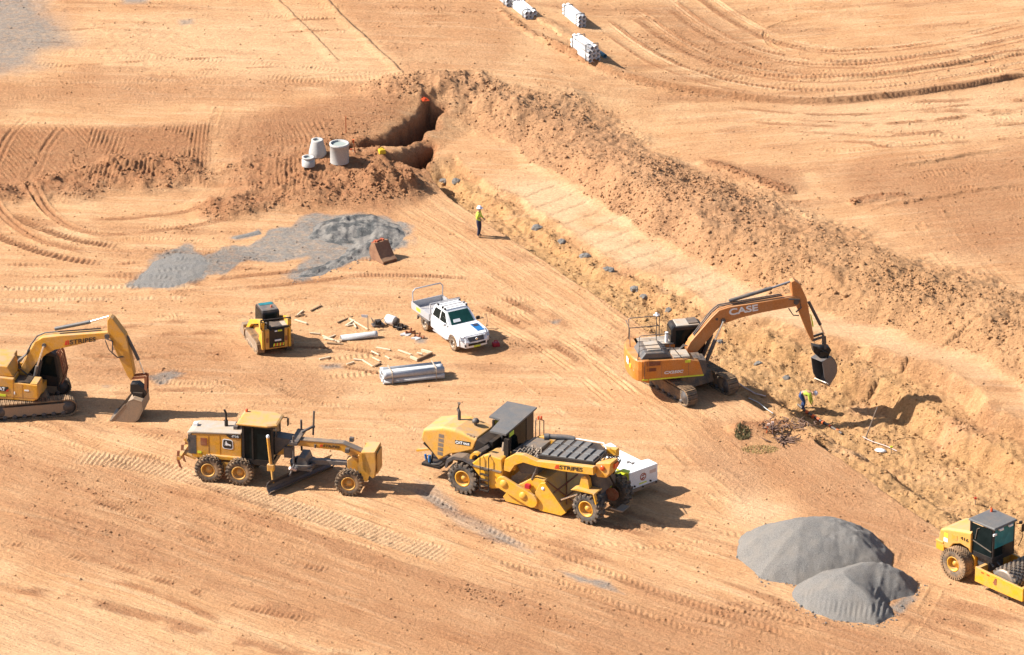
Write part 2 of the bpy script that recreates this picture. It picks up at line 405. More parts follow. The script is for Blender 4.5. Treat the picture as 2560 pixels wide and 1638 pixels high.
wl_ = (wob-wf)/wr; mask['brown'] = np.maximum(mask['brown'], .55*sm(-.05, .15, wl_)*(1-sm(.8, 1.05, wl_))*ends*sm(0, .5, TD)*sm(-.2, .1, fbm(X, Y, 1.4, 3, 5)))
lump = sm(0.0, 0.5, TD)*(1-sm(0.3, 1.2, (wob-wf)/wr))*ends
H += lump*(0.42*fbm(X, Y, 1.2, 4, 5)+0.12*bil(X, Y, 0.42, 2, 1)+.16*fbm(X, Y, .25, 2, 3)+.12*fbm((X+Y)*.7, (X-Y)*.18, .5, 2, 2))
u = np.clip((wob-wb)/(ws*1.18), 0, 1)
send = sm(-7.5, -2.5, s_raw)
u = np.clip(u+.10*fbm(X, Y, 1.8, 3, 1)*(u > 0), 0, 1)
sp = sm(0, 0.28, u)*(1-sm(0.40, 1.0, u))*send
n_ = fbm(X, Y, 3.2, 4, 7)
H += sp*hs*.85*(1+0.9*n_)+sm(0.03, 0.12, u)*(1-sm(0.85, 1, u))*send*(0.42*fbm(X, Y, 1.3, 4, 2)+0.11*bil(X, Y, 0.42, 3, 4)+.15*fbm(X, Y, .26, 2, 3))
spm = sm(0.0, 0.05, u)*(1-sm(0.62, 1.0, u+.2*fbm(X, Y, 2, 3, 3)))*send
mask['clod'] = np.maximum(mask['clod'], np.maximum(0.95*spm, 0.55*lump))
mask['pink'] = np.maximum(mask['pink'], 0.9*spm)
mask['ochre'] = np.maximum(mask['ochre'], np.maximum(0.9*lump*sm(-0.35, 0.15, fbm(X, Y, 2.0, 3, 6)+0.1), 0.35*spm*sm(15, 28, TS)))
# bucket marks across the pale bench
bm_ = bench*(1-np.clip(lump*1.5, 0, 1))*sm(2, 6, TS)
mask['pale'] = np.maximum(mask['pale'], bm_*sm(-0.25, 0.1, fbm(X, Y, 2.5, 3, 1))*(1-sm(17, 40, TS)*0.5))
mask['smooth'] = np.maximum(mask['smooth'], bm_)
saw = np.mod(TS*1.0+0.25*TD+0.3*fbm(X, Y, 2, 2, 3), 1.55)/1.55
H -= bm_*(1-sm(20, 30, TS))*0.07*np.where(saw < 0.12, saw/0.12, (1-saw)/0.88*0.55)
# deep pit, its wall shade painted into the soil colour
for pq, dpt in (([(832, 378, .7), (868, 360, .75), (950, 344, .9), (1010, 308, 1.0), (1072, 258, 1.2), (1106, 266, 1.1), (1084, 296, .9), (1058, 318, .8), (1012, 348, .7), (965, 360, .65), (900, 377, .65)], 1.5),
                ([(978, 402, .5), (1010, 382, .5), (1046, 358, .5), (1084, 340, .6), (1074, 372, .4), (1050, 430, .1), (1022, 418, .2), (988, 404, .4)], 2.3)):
    pp = W(pq); s_ = win(pp, 3); x, y = X[s_], Y[s_]; di = inside(x, y, pp)+0.75*fbm(x, y, 0.8, 4, 2)
    H[s_] -= (.7*sm(0, 0.22, di)+.3*sm(-.5, .5, di))*dpt+.12*sm(.1, .4, di)*bil(x, y, .5, 2, 3)-.35*sm(-.8, -.1, di)*0
    mask['moist_shade'][s_] = np.maximum(mask['moist_shade'][s_], .85*sm(.0, .12, di)*(.45+.55*sm(-.2, .15, fbm(x, y, .7, 3, 6)))); mask['brown'][s_] = np.maximum(mask['brown'][s_], 0.95*sm(-.7, 0.1, di))  # shade inside the pit painted as darker soil
    mask['clod'][s_] *= 1-sm(-0.1, 0.2, di); lump[s_] *= 1-sm(-.1, .2, di)
ridge([(1010, 232, 1.3), (1090, 222, 1.2), (1180, 245, 1.0), (1260, 285, .6)], 2.8, 0.55, 0, 0.4, 'pink')
ridge([(1850, 1075), (1920, 1070), (1985, 1068), (2040, 1085)], 1.0, 0.30, 0, 0.35, 'brown', 1.0)
ridge([(905, 392, .5), (970, 405, .4), (1015, 430, .2)], 0.8, 0.25, 0, 0.2, 'brown', 0.6)
ridge([(830, 378, .6), (880, 372, .7), (905, 355, .8)], 0.9, 0.22, 0, 0.2, 'brown', 0.8)
# dug hollow under the front of the left excavator, and mud piles
def bump(px, py, r, h, z=0.0, stretch=1.0):
    cx, cy = g(px, py, z); s_ = win(np.array([[cx, cy]]), r*3.2); q = ((X[s_]-cx)/stretch)**2+(Y[s_]-cy)**2
    H[s_] += h*np.exp(-q/(r*r))
bump(300, 1045, 1.6, -0.16, 0, 1.6)
# steps and ruts on the far terrace
def step(pl, ht, back=2.0, wdt=0.12, z=0.3, rough=0.1, side=1):
    p = smooth_poly(W(pl, z), 6); s_ = win(p, back*2+1); x, y = X[s_], Y[s_]; dd, sd, al = pdist(x, y, p); L = al.max()
    sd = -side*(sd+rough*2*fbm(x, y, 0.7, 3, 2)); en = sm(0, 2.5, al)*(1-sm(L-2.5, L, al))
    H[s_] += ht*en*sm(-wdt, wdt, sd)*(1-sm(0.3*back, back, sd))
    mask['clod'][s_] = np.maximum(mask['clod'][s_], 0.22*en*np.exp(-(dd/0.3)**2))
    mask['brown'][s_] = np.maximum(mask['brown'][s_], 0.6*en*np.exp(-(dd/0.28)**2)*(ht > .3))
def damp(pl, wd, amt, z):
    "narrow rut that has kept its moisture"
    p = smooth_poly(W(pl, z), 6); s_ = win(p, 1.5); x, y = X[s_], Y[s_]; dd, sd, al = pdist(x, y, p); sd = sd+.10*fbm(x, y, .6, 3, 2)
    k = amt*(.55+.6*sm(-.25, .15, fbm(x, y, 1.5, 3, 3))); mask['moist_shade'][s_] = np.maximum(mask['moist_shade'][s_], k*np.exp(-(sd/wd)**2)*(dd < .5)); H[s_] += .09*sm(-.05, .05, sd)*(1-sm(.1, .8, sd))*(dd < 1.2)-.05*np.exp(-(sd/wd)**2)
def groove(pl, dp, wd, z):
    p = smooth_poly(W(pl, z), 6); s_ = win(p, 1.5); dd, sd, al = pdist(X[s_], Y[s_], p); L = al.max()
    k = (.6+.8*sm(-.2, .2, fbm(X[s_], Y[s_], 1.5, 2, 3)))*(1-sm(L-3, L, al)); H[s_] += k*(-dp*np.exp(-(dd/wd)**2))
step([(1330, 96, 1.2), (1420, 135, 1.1), (1520, 178, .9), (1640, 208, .7), (1780, 228, .5), (1930, 244, .3), (2060, 246), (2200, 235), (2340, 218), (2460, 200), (2600, 172)], 0.33, 1.3, .05, rough=.05)
step([(1860, 178), (2050, 190), (2200, 180), (2330, 162), (2450, 140), (2600, 118)], 0.13, 1.2, .07)
step([(1255, 30), (1310, 75), (1400, 120), (1520, 175)], 0.14, 1.2, .08, rough=0.25)
step([(2180, 410), (2330, 395), (2440, 372), (2560, 362)], 0.13, 0.7, .06)
step([(2150, 505), (2300, 490), (2450, 465), (2600, 445)], 0.11, 0.8, .06, rough=0.2)
damp([(815, -5), (860, 45), (910, 90), (950, 130), (985, 160), (1003, 181)], .085, .95, 1.4)
blob('brown', [(830, -10), (1240, -10), (1300, 80), (1250, 170), (1010, 185), (940, 110)], .6, .32, .5, 3, z=1.4)
damp([(690, -10), (740, 40), (790, 90), (840, 145)], .05, .5, 1.5)
ridge([(1250, 25, 1.35), (1310, 75, 1.25), (1400, 125, 1.1), (1520, 180, .9), (1640, 212, .7), (1760, 230, .55)], .55, .10, .3, .25, 'brown', .9, .4)
ridge([(1770, 405), (1870, 438), (1960, 475)], .9, .16, .1, .3, 'brown', .8)
ridge([(2140, 505), (2190, 495), (2250, 490)], .7, .14, 0, .3, 'brown', .8)
ridge([(2010, 690), (2100, 745)], .5, .1, 0, .2, 'brown', .5)
# colour zones
blob('grey', [(-120, -60), (110, -40), (150, 60), (165, 110), (70, 160), (-60, 190), (-160, 190)], 1.6, 0.85, 1.2, z=1.5)
blob('grey', [(300, -8), (370, -8), (365, 6), (310, 8)], 0.4, 0.8, 0.4, z=1.5)
blob('grey', [(450, 52), (480, 50), (482, 58), (455, 60)], 0.3, 0.7, 0.3, z=1.5)
blob('brown', [(-100, 215), (300, 190), (700, 215), (640, 250), (250, 275), (-100, 275)], 2.0, 0.45, 2.0, 3, z=1.5)
blob('brown', [(560, 330), (700, 285), (1000, 250), (1010, 300), (880, 360), (760, 400), (560, 420)], 1.5, 0.75, 1.0, z=0.9)
blob('brown', [(540, 440), (1000, 400), (1090, 480), (960, 530), (560, 540)], 1.2, 0.7, 1.0)
blob('brown', [(-50, 1120), (300, 1160), (700, 1300), (1150, 1440), (1500, 1480), (1900, 1640), (1200, 1680), (700, 1560), (300, 1420), (-50, 1380)], 2.2, 0.42, 2.4, 5)
blob('brown', [(1300, 1480), (1700, 1500), (2300, 1600), (2600, 1700), (1400, 1700)], 2.5, 0.55, 2.2, 4)
blob('brown', [(1620, 30), (1800, 60), (2050, 190), (1800, 190), (1600, 120)], 1.6, 0.45, 1.6, 3)
blob('brown', [(2100, 420), (2600, 360), (2700, 700), (2420, 640), (2200, 520)], 2.0, 0.6, 2.0, 3)
blob('brown', [(1750, 400), (1950, 420), (2000, 470), (1850, 450)], 0.8, 0.6, 1.0)
blob('brown', [(1820, 1040), (2050, 1080), (2330, 1310), (2250, 1420), (1950, 1230), (1700, 1180)], 1.6, 0.5, 1.5)
blob('brown', [(160, 860), (430, 820), (640, 900), (560, 960), (380, 960), (180, 940)], 1.2, 0.42, 1.2)
blob('brown', [(590, 860), (720, 900), (900, 980), (800, 1010), (600, 960)], 1.0, 0.40, 1.2)
blob('pale', [(1850, 1230), (1980, 1265), (1930, 1320), (1830, 1290)], 0.8, 0.8, 0.8)
blob('pale', [(1760, 1120), (1900, 1190), (1950, 1290), (1850, 1250)], 1.0, 0.55, 1.0)
blob('pale', [(-50, 1500), (300, 1560), (600, 1700), (-50, 1700)], 2.5, 0.6, 2.0, 4)
blob('pale', [(200, 60), (800, 40), (1000, 190), (600, 210), (260, 160)], 3.0, 0.5, 2.2, 4, z=1.5)
blob('pale', [(1900, 250), (2600, 220), (2600, 330), (2000, 340)], 2.0, 0.5, 1.5, 4)
blob('ochre', [(1980, 1065), (2090, 1070), (2080, 1100), (1850, 1115)], 0.5, 0.5, 0.4)
# streaks left by graders, following the lie of the tracks
ANG = [math.radians(q) for q in (-37, -5, -59, 13)]
_n = 2.5*fbm(X, Y, 9, 2, 4)
wA = 1-sm(-22, -13, Y+.25*X+2*_n); nearT = .8*sm(-8, -3, TD)*(1-sm(0, .5, TD))*(1-wA)*sm(-1, 4, s_raw)
wD = (1-wA)*sm(3, 9, TD-8+_n)*sm(-2, 10, X+_n)*(1-nearT); wB = np.clip(1-wA-nearT-wD, 0, 1)
WT = [wA, wB, nearT, wD]
def flow(la, lc, octv=3, k=0):
    r = 0
    for q, w_ in zip(ANG, WT):
        c, s = math.cos(q), math.sin(q); r = r+w_*fbm((X*c+Y*s)*(lc/la), -X*s+Y*c, lc, octv, k)
    return r
st = flow(6, .55, 3, 2); st2 = flow(16, 1.5, 3, 5); scr = flow(2.6, .26, 2, 7); bnd_ = flow(9, 1.3, 4, 1)+.35*fbm(X, Y, 3, 3, 2)
quiet = 1-np.clip(mask['clod']+lump, 0, 1)
H += quiet*(1-.6*nearT)*(0.055*st+0.045*st2+0.075*np.minimum(scr, .10)*sm(-.2, .15, fbm(X, Y, 3.3, 3, 1)))
band = sm(0.02, 0.22, bnd_+.25*(mask['brown']-.3))*quiet
mask['brown'] = np.maximum(mask['brown'], (0.46+.16*wA)*band*(1-.8*mask['pale']-.6*mask['grey']))
mask['grit'] = np.maximum(mask['grit'], band*sm(-.1, .2, fbm(X, Y, 2.0, 3, 2)))
STREAK = st+0.8*st2+.6*scr
# machine tracks pressed into the soil
def track(pl, gauge=2.0, wd=0.5, per=0.22, depth=0.045, kind='bar', z=0.0, fade=0.5, tint=None):
    p = smooth_poly(W(pl, z), 6); s_ = win(p, gauge/2+wd+0.4); x, y = X[s_], Y[s_]
    dd, sd, al = pdist(x, y, p); L = al.max(); en = sm(0, 1.5, al)*(1-sm(L-1.5, L, al))
    pat = sm(-0.14, 0.16, fbm(x, y, 1.5, 3, 5)+(fade-0.5)*.6); depth = depth*(.95 if kind == 'line' else .68)
    for s in ((-1, 1) if gauge else (0,)):
        o = sd-s*gauge/2; m = sm(wd/2+0.05, wd/2-0.05, np.abs(o))*en*pat
        if kind == 'bar': ph = np.sin(al*2*math.pi/per)
        elif kind == 'chev': ph = np.sin((al+np.abs(o)*0.8)*2*math.pi/per)
        elif kind == 'line': ph = np.cos(o/wd*2*math.pi*1.5)
        else: ph = 0*al
        lip = np.exp(-((np.abs(o)-wd/2-0.05)/0.07)**2)*en*pat
        H[s_] += -0.4*depth*m+m*depth*0.8*ph+lip*depth*0.7
        if tint: mask[tint][s_] = np.maximum(mask[tint][s_], 0.75*m)
# tyre and crawler trails
track([(170, 1140), (330, 1160), (520, 1205), (700, 1265), (860, 1310), (1010, 1360), (1150, 1400)], 0, 1.5, 0.26, 0.08, 'bar', fade=1.0, tint='pale')
track([(-30, 1080), (170, 1140), (400, 1225), (640, 1310), (840, 1375), (1000, 1420), (1250, 1480)], 2.1, 0.5, 0.28, 0.05, 'chev')
track([(1240, 1370), (1420, 1430), (1600, 1500), (1800, 1570), (1960, 1620)], 2.2, 0.6, 0.34, 0.07, 'chev', fade=0.8)
track([(200, 1330), (480, 1370), (760, 1420), (1000, 1450)], 2.2, 0.6, 0.3, 0.05, 'chev', fade=0.3)
track([(1020, 1210), (1120, 1270), (1230, 1330), (1330, 1375)], 0, 0.6, 0.34, 0.06, 'chev', tint='grey', fade=1)
track([(1180, 1270), (1320, 1300), (1480, 1330), (1640, 1340), (1780, 1310)], 2.3, 0.6, 0.34, 0.07, 'chev')
track([(1460, 1360), (1600, 1345), (1750, 1350), (1880, 1380)], 2.3, 0.6, 0.34, 0.06, 'chev')
track([(1700, 1160), (1800, 1230), (1860, 1290)], 1.6, 0.45, 0.28, 0.06, 'chev')
track([(1640, 1050), (1720, 1120), (1820, 1200), (1900, 1260)], 1.6, 0.5, 0.26, 0.05, 'bar')
track([(1400, 760), (1500, 850), (1600, 950), (1700, 1060), (1800, 1170)], 2.6, 0.6, 0.2, 0.05, 'bar')
track([(1080, 560), (1250, 640), (1400, 740), (1520, 850)], 2.6, 0.6, 0.2, 0.05, 'bar')
track([(15, 470), (35, 500), (60, 530), (95, 560), (150, 590), (260, 615)], 2.4, 0.6, 0.25, 0.10, 'line', fade=1.0, tint='brown')
track([(-30, 540), (20, 570), (90, 600), (180, 625), (290, 640)], 2.4, 0.6, 0.3, 0.10, 'bar', fade=1.0, tint='brown')
track([(120, 300, 1.5), (70, 370, .8), (45, 420, .4), (15, 470, 0)], 2.4, 0.6, 0.25, 0.055, 'line', z=0.7, fade=.7)
for k, (yy, q_) in enumerate(((1190, .29), (1235, .27), (1300, .30), (1345, .26), (1420, .28), (1460, .22))):
    track([(-40, yy), (300, yy+300*q_), (650, yy+650*q_+12), (1000, yy+1000*q_*.94)], (0, 2.1, 0)[k % 3], (.5, .35, .8)[k % 3], .26, .075, ('bar', 'line', 'flat')[k % 3], fade=.55, tint=('brown', 'pale', 'brown')[k % 3])
track([(590, 300), (560, 390), (550, 440), (520, 480), (440, 520)], 1.7, 0.45, 0.25, 0.05, 'bar', z=0.4)
track([(150, 900), (260, 860), (400, 870), (560, 930), (720, 1000)], 1.6, 0.45, 0.2, 0.06, 'bar')
track([(180, 820), (300, 900), (420, 940), (620, 940)], 1.6, 0.45, 0.2, 0.06, 'bar')
track([(330, 830), (480, 800), (620, 840), (700, 950), (860, 1000)], 1.6, 0.45, 0.2, 0.06, 'bar')
track([(640, 890), (740, 850), (860, 860), (980, 850)], 1.4, 0.4, 0.2, 0.05, 'bar')
track([(700, 780), (850, 750), (1000, 740), (1100, 700)], 1.6, 0.3, 0.2, 0.04, 'bar')
track([(450, 1010), (700, 985), (950, 1010), (1100, 1080)], 2.1, 0.45, 0.26, 0.05, 'chev')
track([(0, 1010), (200, 1060), (330, 1110), (480, 1130)], 2.4, 0.6, 0.22, 0.06, 'bar')
track([(1900, 330), (2080, 360), (2250, 350), (2420, 330)], 1.8, 0.4, 0.25, 0.04, 'bar')
track([(2250, 420), (2420, 400), (2600, 370)], 2.1, 0.5, 0.25, 0.06, 'bar')
track([(2180, 560), (2350, 500), (2600, 470)], 2.1, 0.5, 0.25, 0.06, 'bar')
track([(2300, 480), (2380, 620), (2480, 720), (2580, 780)], 2.0, 0.5, 0.25, 0.06, 'bar')
track([(1560, 100), (1700, 150), (1900, 190), (2100, 200), (2300, 170)], 2.1, 0.5, 0.25, 0.05, 'bar')
track([(1600, 40), (1740, 110), (1900, 150), (2100, 160), (2350, 110)], 2.1, 0.5, 0.25, 0.05, 'bar')
track([(2300, 60), (2100, 50), (1980, 70), (1950, 95), (2000, 125), (2150, 140), (2350, 120)], 1.8, 0.3, 0.25, 0.06, 'line')
track([(-20, 130), (200, 150), (500, 165), (800, 190), (1050, 210)], 2.1, 0.5, 0.25, 0.04, 'bar', z=1.5)
track([(-20, 240), (300, 225), (650, 232), (950, 215), (1250, 205), (1500, 225)], 2.1, 0.5, 0.25, 0.04, 'bar', z=1.3)
track([(230, 20), (400, 110), (600, 160), (850, 195)], 2.1, 0.5, 0.25, 0.04, 'bar', z=1.5)
track([(1500, 330), (1650, 380), (1800, 420), (2000, 520)], 2.1, 0.5, 0.25, 0.05, 'bar', z=.3)
track([(2260, 1180), (2330, 1330), (2280, 1480), (2200, 1600)], 2.0, 0.6, 0.3, 0.06, 'bar')
track([(1640, 1480), (1900, 1560), (2200, 1640)], 2.2, 0.6, 0.34, 0.06, 'chev')
for k in range(11):
    oy, ox = -15*k-(k % 3)*4, 22*k
    track([(1500+ox, 95+oy), (1610+ox, 160+oy*.9), (1760+ox*.8, 205+oy*.85), (1950+ox*.5, 226+oy*.8), (2150, 222+oy*.75), (2350, 198+oy*.75), (2600, 150+oy*.8)], (0, 0, 1.8)[k % 3], (.22, .4, .3)[k % 3], .3, .075, ('flat', 'line', 'bar')[k % 3], z=.35, fade=.85, tint=('brown', 'pale', 'brown')[k % 3])
for k in range(7):
    track([(1750+60*k, 270+12*k), (2000+40*k, 285+11*k), (2250, 278+14*k), (2620, 235+17*k)], (0, 1.9)[k % 2], .3, .28, .06, ('line', 'flat')[k % 2], z=.1, fade=.6, tint=('pale', 'brown')[k % 2])
rt = random.Random(21)
for k in range(46):
    zone = rt.choice('AABBBBCDDD')
    if zone == 'A': x0, y0, q, L = rt.uniform(-100, 1900), rt.uniform(1150, 1600), rt.uniform(.16, .36), rt.uniform(300, 800)
    elif zone == 'B': x0, y0, q, L = rt.uniform(-50, 900), rt.uniform(540, 1080), rt.uniform(-.12, .10), rt.uniform(200, 600)
    elif zone == 'C': x0, y0, q, L = rt.uniform(1080, 1700), rt.uniform(560, 1100), rt.uniform(.35, .7), rt.uniform(150, 350)
    else: x0, y0, q, L = rt.uniform(1700, 2500), rt.uniform(10, 520), rt.uniform(-.12, .12), rt.uniform(250, 700)
    cv = rt.uniform(-.25, .25)*L*.4; z_ = 0 if zone in 'ABC' else .2
    pts = [(x0, y0), (x0+L*.33, y0+q*L*.33+cv*.5), (x0+L*.66, y0+q*L*.66+cv*.5), (x0+L, y0+q*L)]
    if zone == 'D' and y0 > 330 and x0 < 2150: continue
    track(pts, rt.choice((1.6, 2.0, 2.2)), rt.choice((.3, .45, .5)), rt.choice((.2, .24, .3)), rt.uniform(.05, .08), rt.choice(('bar', 'chev', 'line', 'line')), z=z_, fade=rt.uniform(.3, .7), tint=rt.choice((None, 'pale', 'brown')))
for k in range(9):
    x0, y0 = rt.uniform(-50, 900), rt.uniform(15, 250); L = rt.uniform(250, 700); q = rt.uniform(-.08, .12)
    track([(x0, y0), (x0+L*.5, y0+q*L*.5+rt.uniform(-15, 15)), (x0+L, y0+q*L)], 2.0, rt.choice((.3, .45)), .24, rt.uniform(.05, .08), rt.choice(('bar', 'line')), z=1.5, fade=rt.uniform(.3, .6), tint=rt.choice((None, 'pale', 'brown')))
# thin sheet of crushed rock: colour where it was driven into the soil
blob('grey', [(330, 712), (400, 640), (470, 620), (510, 640), (600, 620), (720, 570), (770, 540), (900, 535), (1000, 560), (1010, 620), (900, 660), (740, 705), (700, 700), (760, 650), (620, 655), (520, 690), (420, 722)], 0.25, 0.95, 1.05, 1.2)
blob('grey', [(330, 712), (400, 640), (470, 622), (520, 650), (505, 700), (420, 724)], 0.3, 0.9, 0.3, 1.0)
for q in ([(575, 598), (645, 578), (655, 588), (590, 602)], [(370, 940), (430, 926), (465, 932), (400, 962)], [(1040, 850), (1060, 846), (1058, 856), (1042, 858)], [(800, 915), (850, 912), (860, 925), (815, 925)], [(1375, 800), (1400, 798), (1395, 808), (1378, 808)], [(255, 962), (272, 962), (270, 968), (256, 968)], [(1380, 1418), (1520, 1458), (1560, 1486), (1440, 1450)], [(1030, 1192), (1075, 1202), (1150, 1272), (1240, 1322), (1345, 1376), (1330, 1388), (1230, 1348), (1130, 1304), (1060, 1242)], [(2270, 1480), (2290, 1500), (2250, 1530), (2220, 1520)]):
    blob('grey', q, 0.22, 0.5 if q[0][0] == 1030 else 0.85, 0.28, 0.9)
# soften under parked machines is left to real wheels; final fine roughness
H += quiet*(0.035*fbm(X, Y, 0.9, 3, 1)*(1-0.5*mask['smooth'])+0.02*fbm(X, Y, 0.28, 2, 6))
pt = sm(0.05, 0.3, fbm(X, Y, 3.5, 3, 6)+0.25*mask['brown'])
H += quiet*pt*0.06*fbm(X, Y, 0.32, 2, 3)+mask['grit']*0.055*fbm(X, Y, .20, 2, 5)

def hz(x, y):
    i = np.clip(np.searchsorted(xs, x)-1, 0, len(xs)-2); j = np.clip(np.searchsorted(ys, y)-1, 0, len(ys)-2)
    a = (x-xs[i])/(xs[i+1]-xs[i]); b = (y-ys[j])/(ys[j+1]-ys[j])
    return float((H[j, i]*(1-a)+H[j, i+1]*a)*(1-b)+(H[j+1, i]*(1-a)+H[j+1, i+1]*a)*b)
def at(px, py):
    "the point of the ground surface seen at a pixel"
    z = 0.0; lo = None
    for zz in np.arange(3.0, -4.0, -0.05):
        x, y = g(px, py, zz)
        if hz(x, y) >= zz: z = zz; break
    for _ in range(3):
        x, y = g(px, py, z); z = 0.5*z+0.5*hz(x, y)
    x, y = g(px, py, z); return Vector((x, y, hz(x, y)))
def flatten(cx, cy, r, z=None, soft=0.6, sx=1.0, rz=0.0):
    "firm level stand under a machine"
    s_ = win(np.array([[cx, cy]]), r*max(1, sx)+soft+1); dx, dy = X[s_]-cx, Y[s_]-cy; c, s = math.cos(rz), math.sin(rz)
    q = np.sqrt(((dx*c+dy*s)/sx)**2+(-dx*s+dy*c)**2); m = 1-sm(r-soft, r+soft, q)
    base = hz(cx, cy) if z is None else z
    H[s_] = H[s_]*(1-m)+(base+(H[s_]-np.median(H[s_]))*0.3)*m

def grid_mesh(name, sl_, Z, cond=None):
    x, y = X[sl_], Y[sl_]; ny, nx = x.shape
    co = np.stack([x, y, Z], -1).reshape(-1, 3).astype(np.float32)
    i = np.arange(ny*nx).reshape(ny, nx); q = np.stack([i[:-1, :-1], i[:-1, 1:], i[1:, 1:], i[1:, :-1]], -1).reshape(-1, 4)
    if cond is not None:
        keep = cond.reshape(-1)[q].any(1); q = q[keep]
        u_, inv = np.unique(q.reshape(-1), return_inverse=True); co = co[u_]; q = inv.reshape(-1, 4)
    me = bpy.data.meshes.new(name); n = len(q)
    me.vertices.add(len(co)); me.vertices.foreach_set('co', co.ravel())
    me.loops.add(n*4); me.loops.foreach_set('vertex_index', q.ravel().astype(np.int32))
    me.polygons.add(n); me.polygons.foreach_set('loop_start', np.arange(0, n*4, 4, dtype=np.int32))
    me.update(calc_edges=True); me.polygons.foreach_set('use_smooth', np.ones(n, bool)); me.validate()
    return me
def soil_material():
    s = NT('bare_soil'); b = s.b; co = s.coord()
    a1 = s.n('ShaderNodeAttribute', attribute_name='soil_a'); a2 = s.n('ShaderNodeAttribute', attribute_name='soil_b')
    c1 = s.n('ShaderNodeSeparateColor'); s.l(a1.outputs['Color'], c1.inputs[0]); c2 = s.n('ShaderNodeSeparateColor'); s.l(a2.outputs['Color'], c2.inputs[0])
    n1 = s.noise(0.35, 5, 0.6, co); n2 = s.noise(2.6, 5, 0.65, co); n3 = s.noise(7, 5, 0.8, co)
    col = s.mix(s.ramp(n1, 0.3, 0.7), SAND[0], SAND[1])
    a3 = s.n('ShaderNodeAttribute', attribute_name='soil_w'); c3 = s.n('ShaderNodeSeparateColor'); s.l(a3.outputs['Color'], c3.inputs[0]); fl = None
    for q, wsock in zip(ANG, (c3.outputs[0], c3.outputs[1], c3.outputs[2], a3.outputs['Alpha'])):       # grader and traffic streaks
        mp = s.n('ShaderNodeMapping', vector_type='TEXTURE'); mp.inputs['Rotation'].default_value = (0, 0, q); mp.inputs['Scale'].default_value = (9, .75, 1); s.l(co, mp.inputs[0])
        t_ = s.math('MULTIPLY', s.noise(1.6, 6, 0.68, mp.outputs[0], .25), wsock); fl = t_ if fl is None else s.math('ADD', fl, t_)
    col = s.mix(s.math('MULTIPLY', s.ramp(c2.outputs[2], 0.25, 0.8), 0.40), col, SAND[2])
    col = s.mix(s.math('MULTIPLY', s.ramp(fl, 0.47, 0.36), 0.45), col, SAND[2]); col = s.mix(s.math('MULTIPLY', s.ramp(fl, 0.53, 0.66), 0.50), col, PALE)
    col = s.mix(s.math('MULTIPLY', c1.outputs[1], 0.8), col, PALE)
    col = s.mix(s.math('MULTIPLY', c1.outputs[0], s.ramp(n2, 0.2, 0.75, 0.55, 1.0)), col, BROWN)
    col = s.mix(s.math('MULTIPLY', c2.outputs[1], s.ramp(n2, 0.2, 0.8, 0.6, 1.0)), col, PINK)
    col = s.mix(s.math('MULTIPLY', c2.outputs[0], s.ramp(n2, 0.2, 0.8, 0.5, 1.0)), col, OCHRE)
    col = s.mix(s.math('MULTIPLY', c1.outputs[2], s.ramp(n2, 0.25, 0.6, 0.6, 1.0)), col, s.mix(n3, GREY[0], GREY[1]))
    col = s.mix(a2.outputs['Alpha'], col, MOIST_SHADE)
    spk = s.math('MULTIPLY', s.ramp(s.noise(8, 4, .75, co), .58, .74), s.math('ADD', s.math('MULTIPLY', c1.outputs[0], .45), .10)); col = s.mix(spk, col, (0.20, 0.105, 0.06))
    v = s.ramp(n3, 0.28, 0.72, 0.76, 1.18)
    vv = s.n('ShaderNodeCombineColor'); [s.l(v, vv.inputs[i]) for i in range(3)]
    s.l(s.mix(1.0, col, vv.outputs[0], 'MULTIPLY'), b.inputs['Base Color'])
    b.inputs['Roughness'].default_value = 0.95; b.inputs['Specular IOR Level'].default_value = 0.12
    hb = s.math('ADD', s.noise(5.5, 5, 0.78, co), s.math('MULTIPLY', s.noise(22, 2, 0.7, co), 0.25))
    hb = s.math('MULTIPLY', hb, s.math('ADD', s.math('MULTIPLY', s.math('MAXIMUM', c1.outputs[0], s.math('MULTIPLY', s.math('MAXIMUM', c2.outputs[0], c2.outputs[1]), .55)), 1.0), 0.45))
    hb = s.math('ADD', hb, s.math('MULTIPLY', fl, 1.2))
    s.bump(hb, 1.0, 0.17)
    return s.m
MOIST_SHADE = (0.075, 0.055, 0.043)  # colour of the damp ruts and of the pit's painted shade
SAND = ((0.486, 0.2645, 0.127), (0.556, 0.331, 0.172), (0.426, 0.214, 0.099))
PALE = (0.576, 0.376, 0.217); BROWN = (0.412, 0.182, 0.087); PINK = (0.462, 0.244, 0.125); OCHRE = (0.53, 0.302, 0.128)
GREY = ((0.169, 0.154, 0.139), (0.262, 0.239, 0.212))
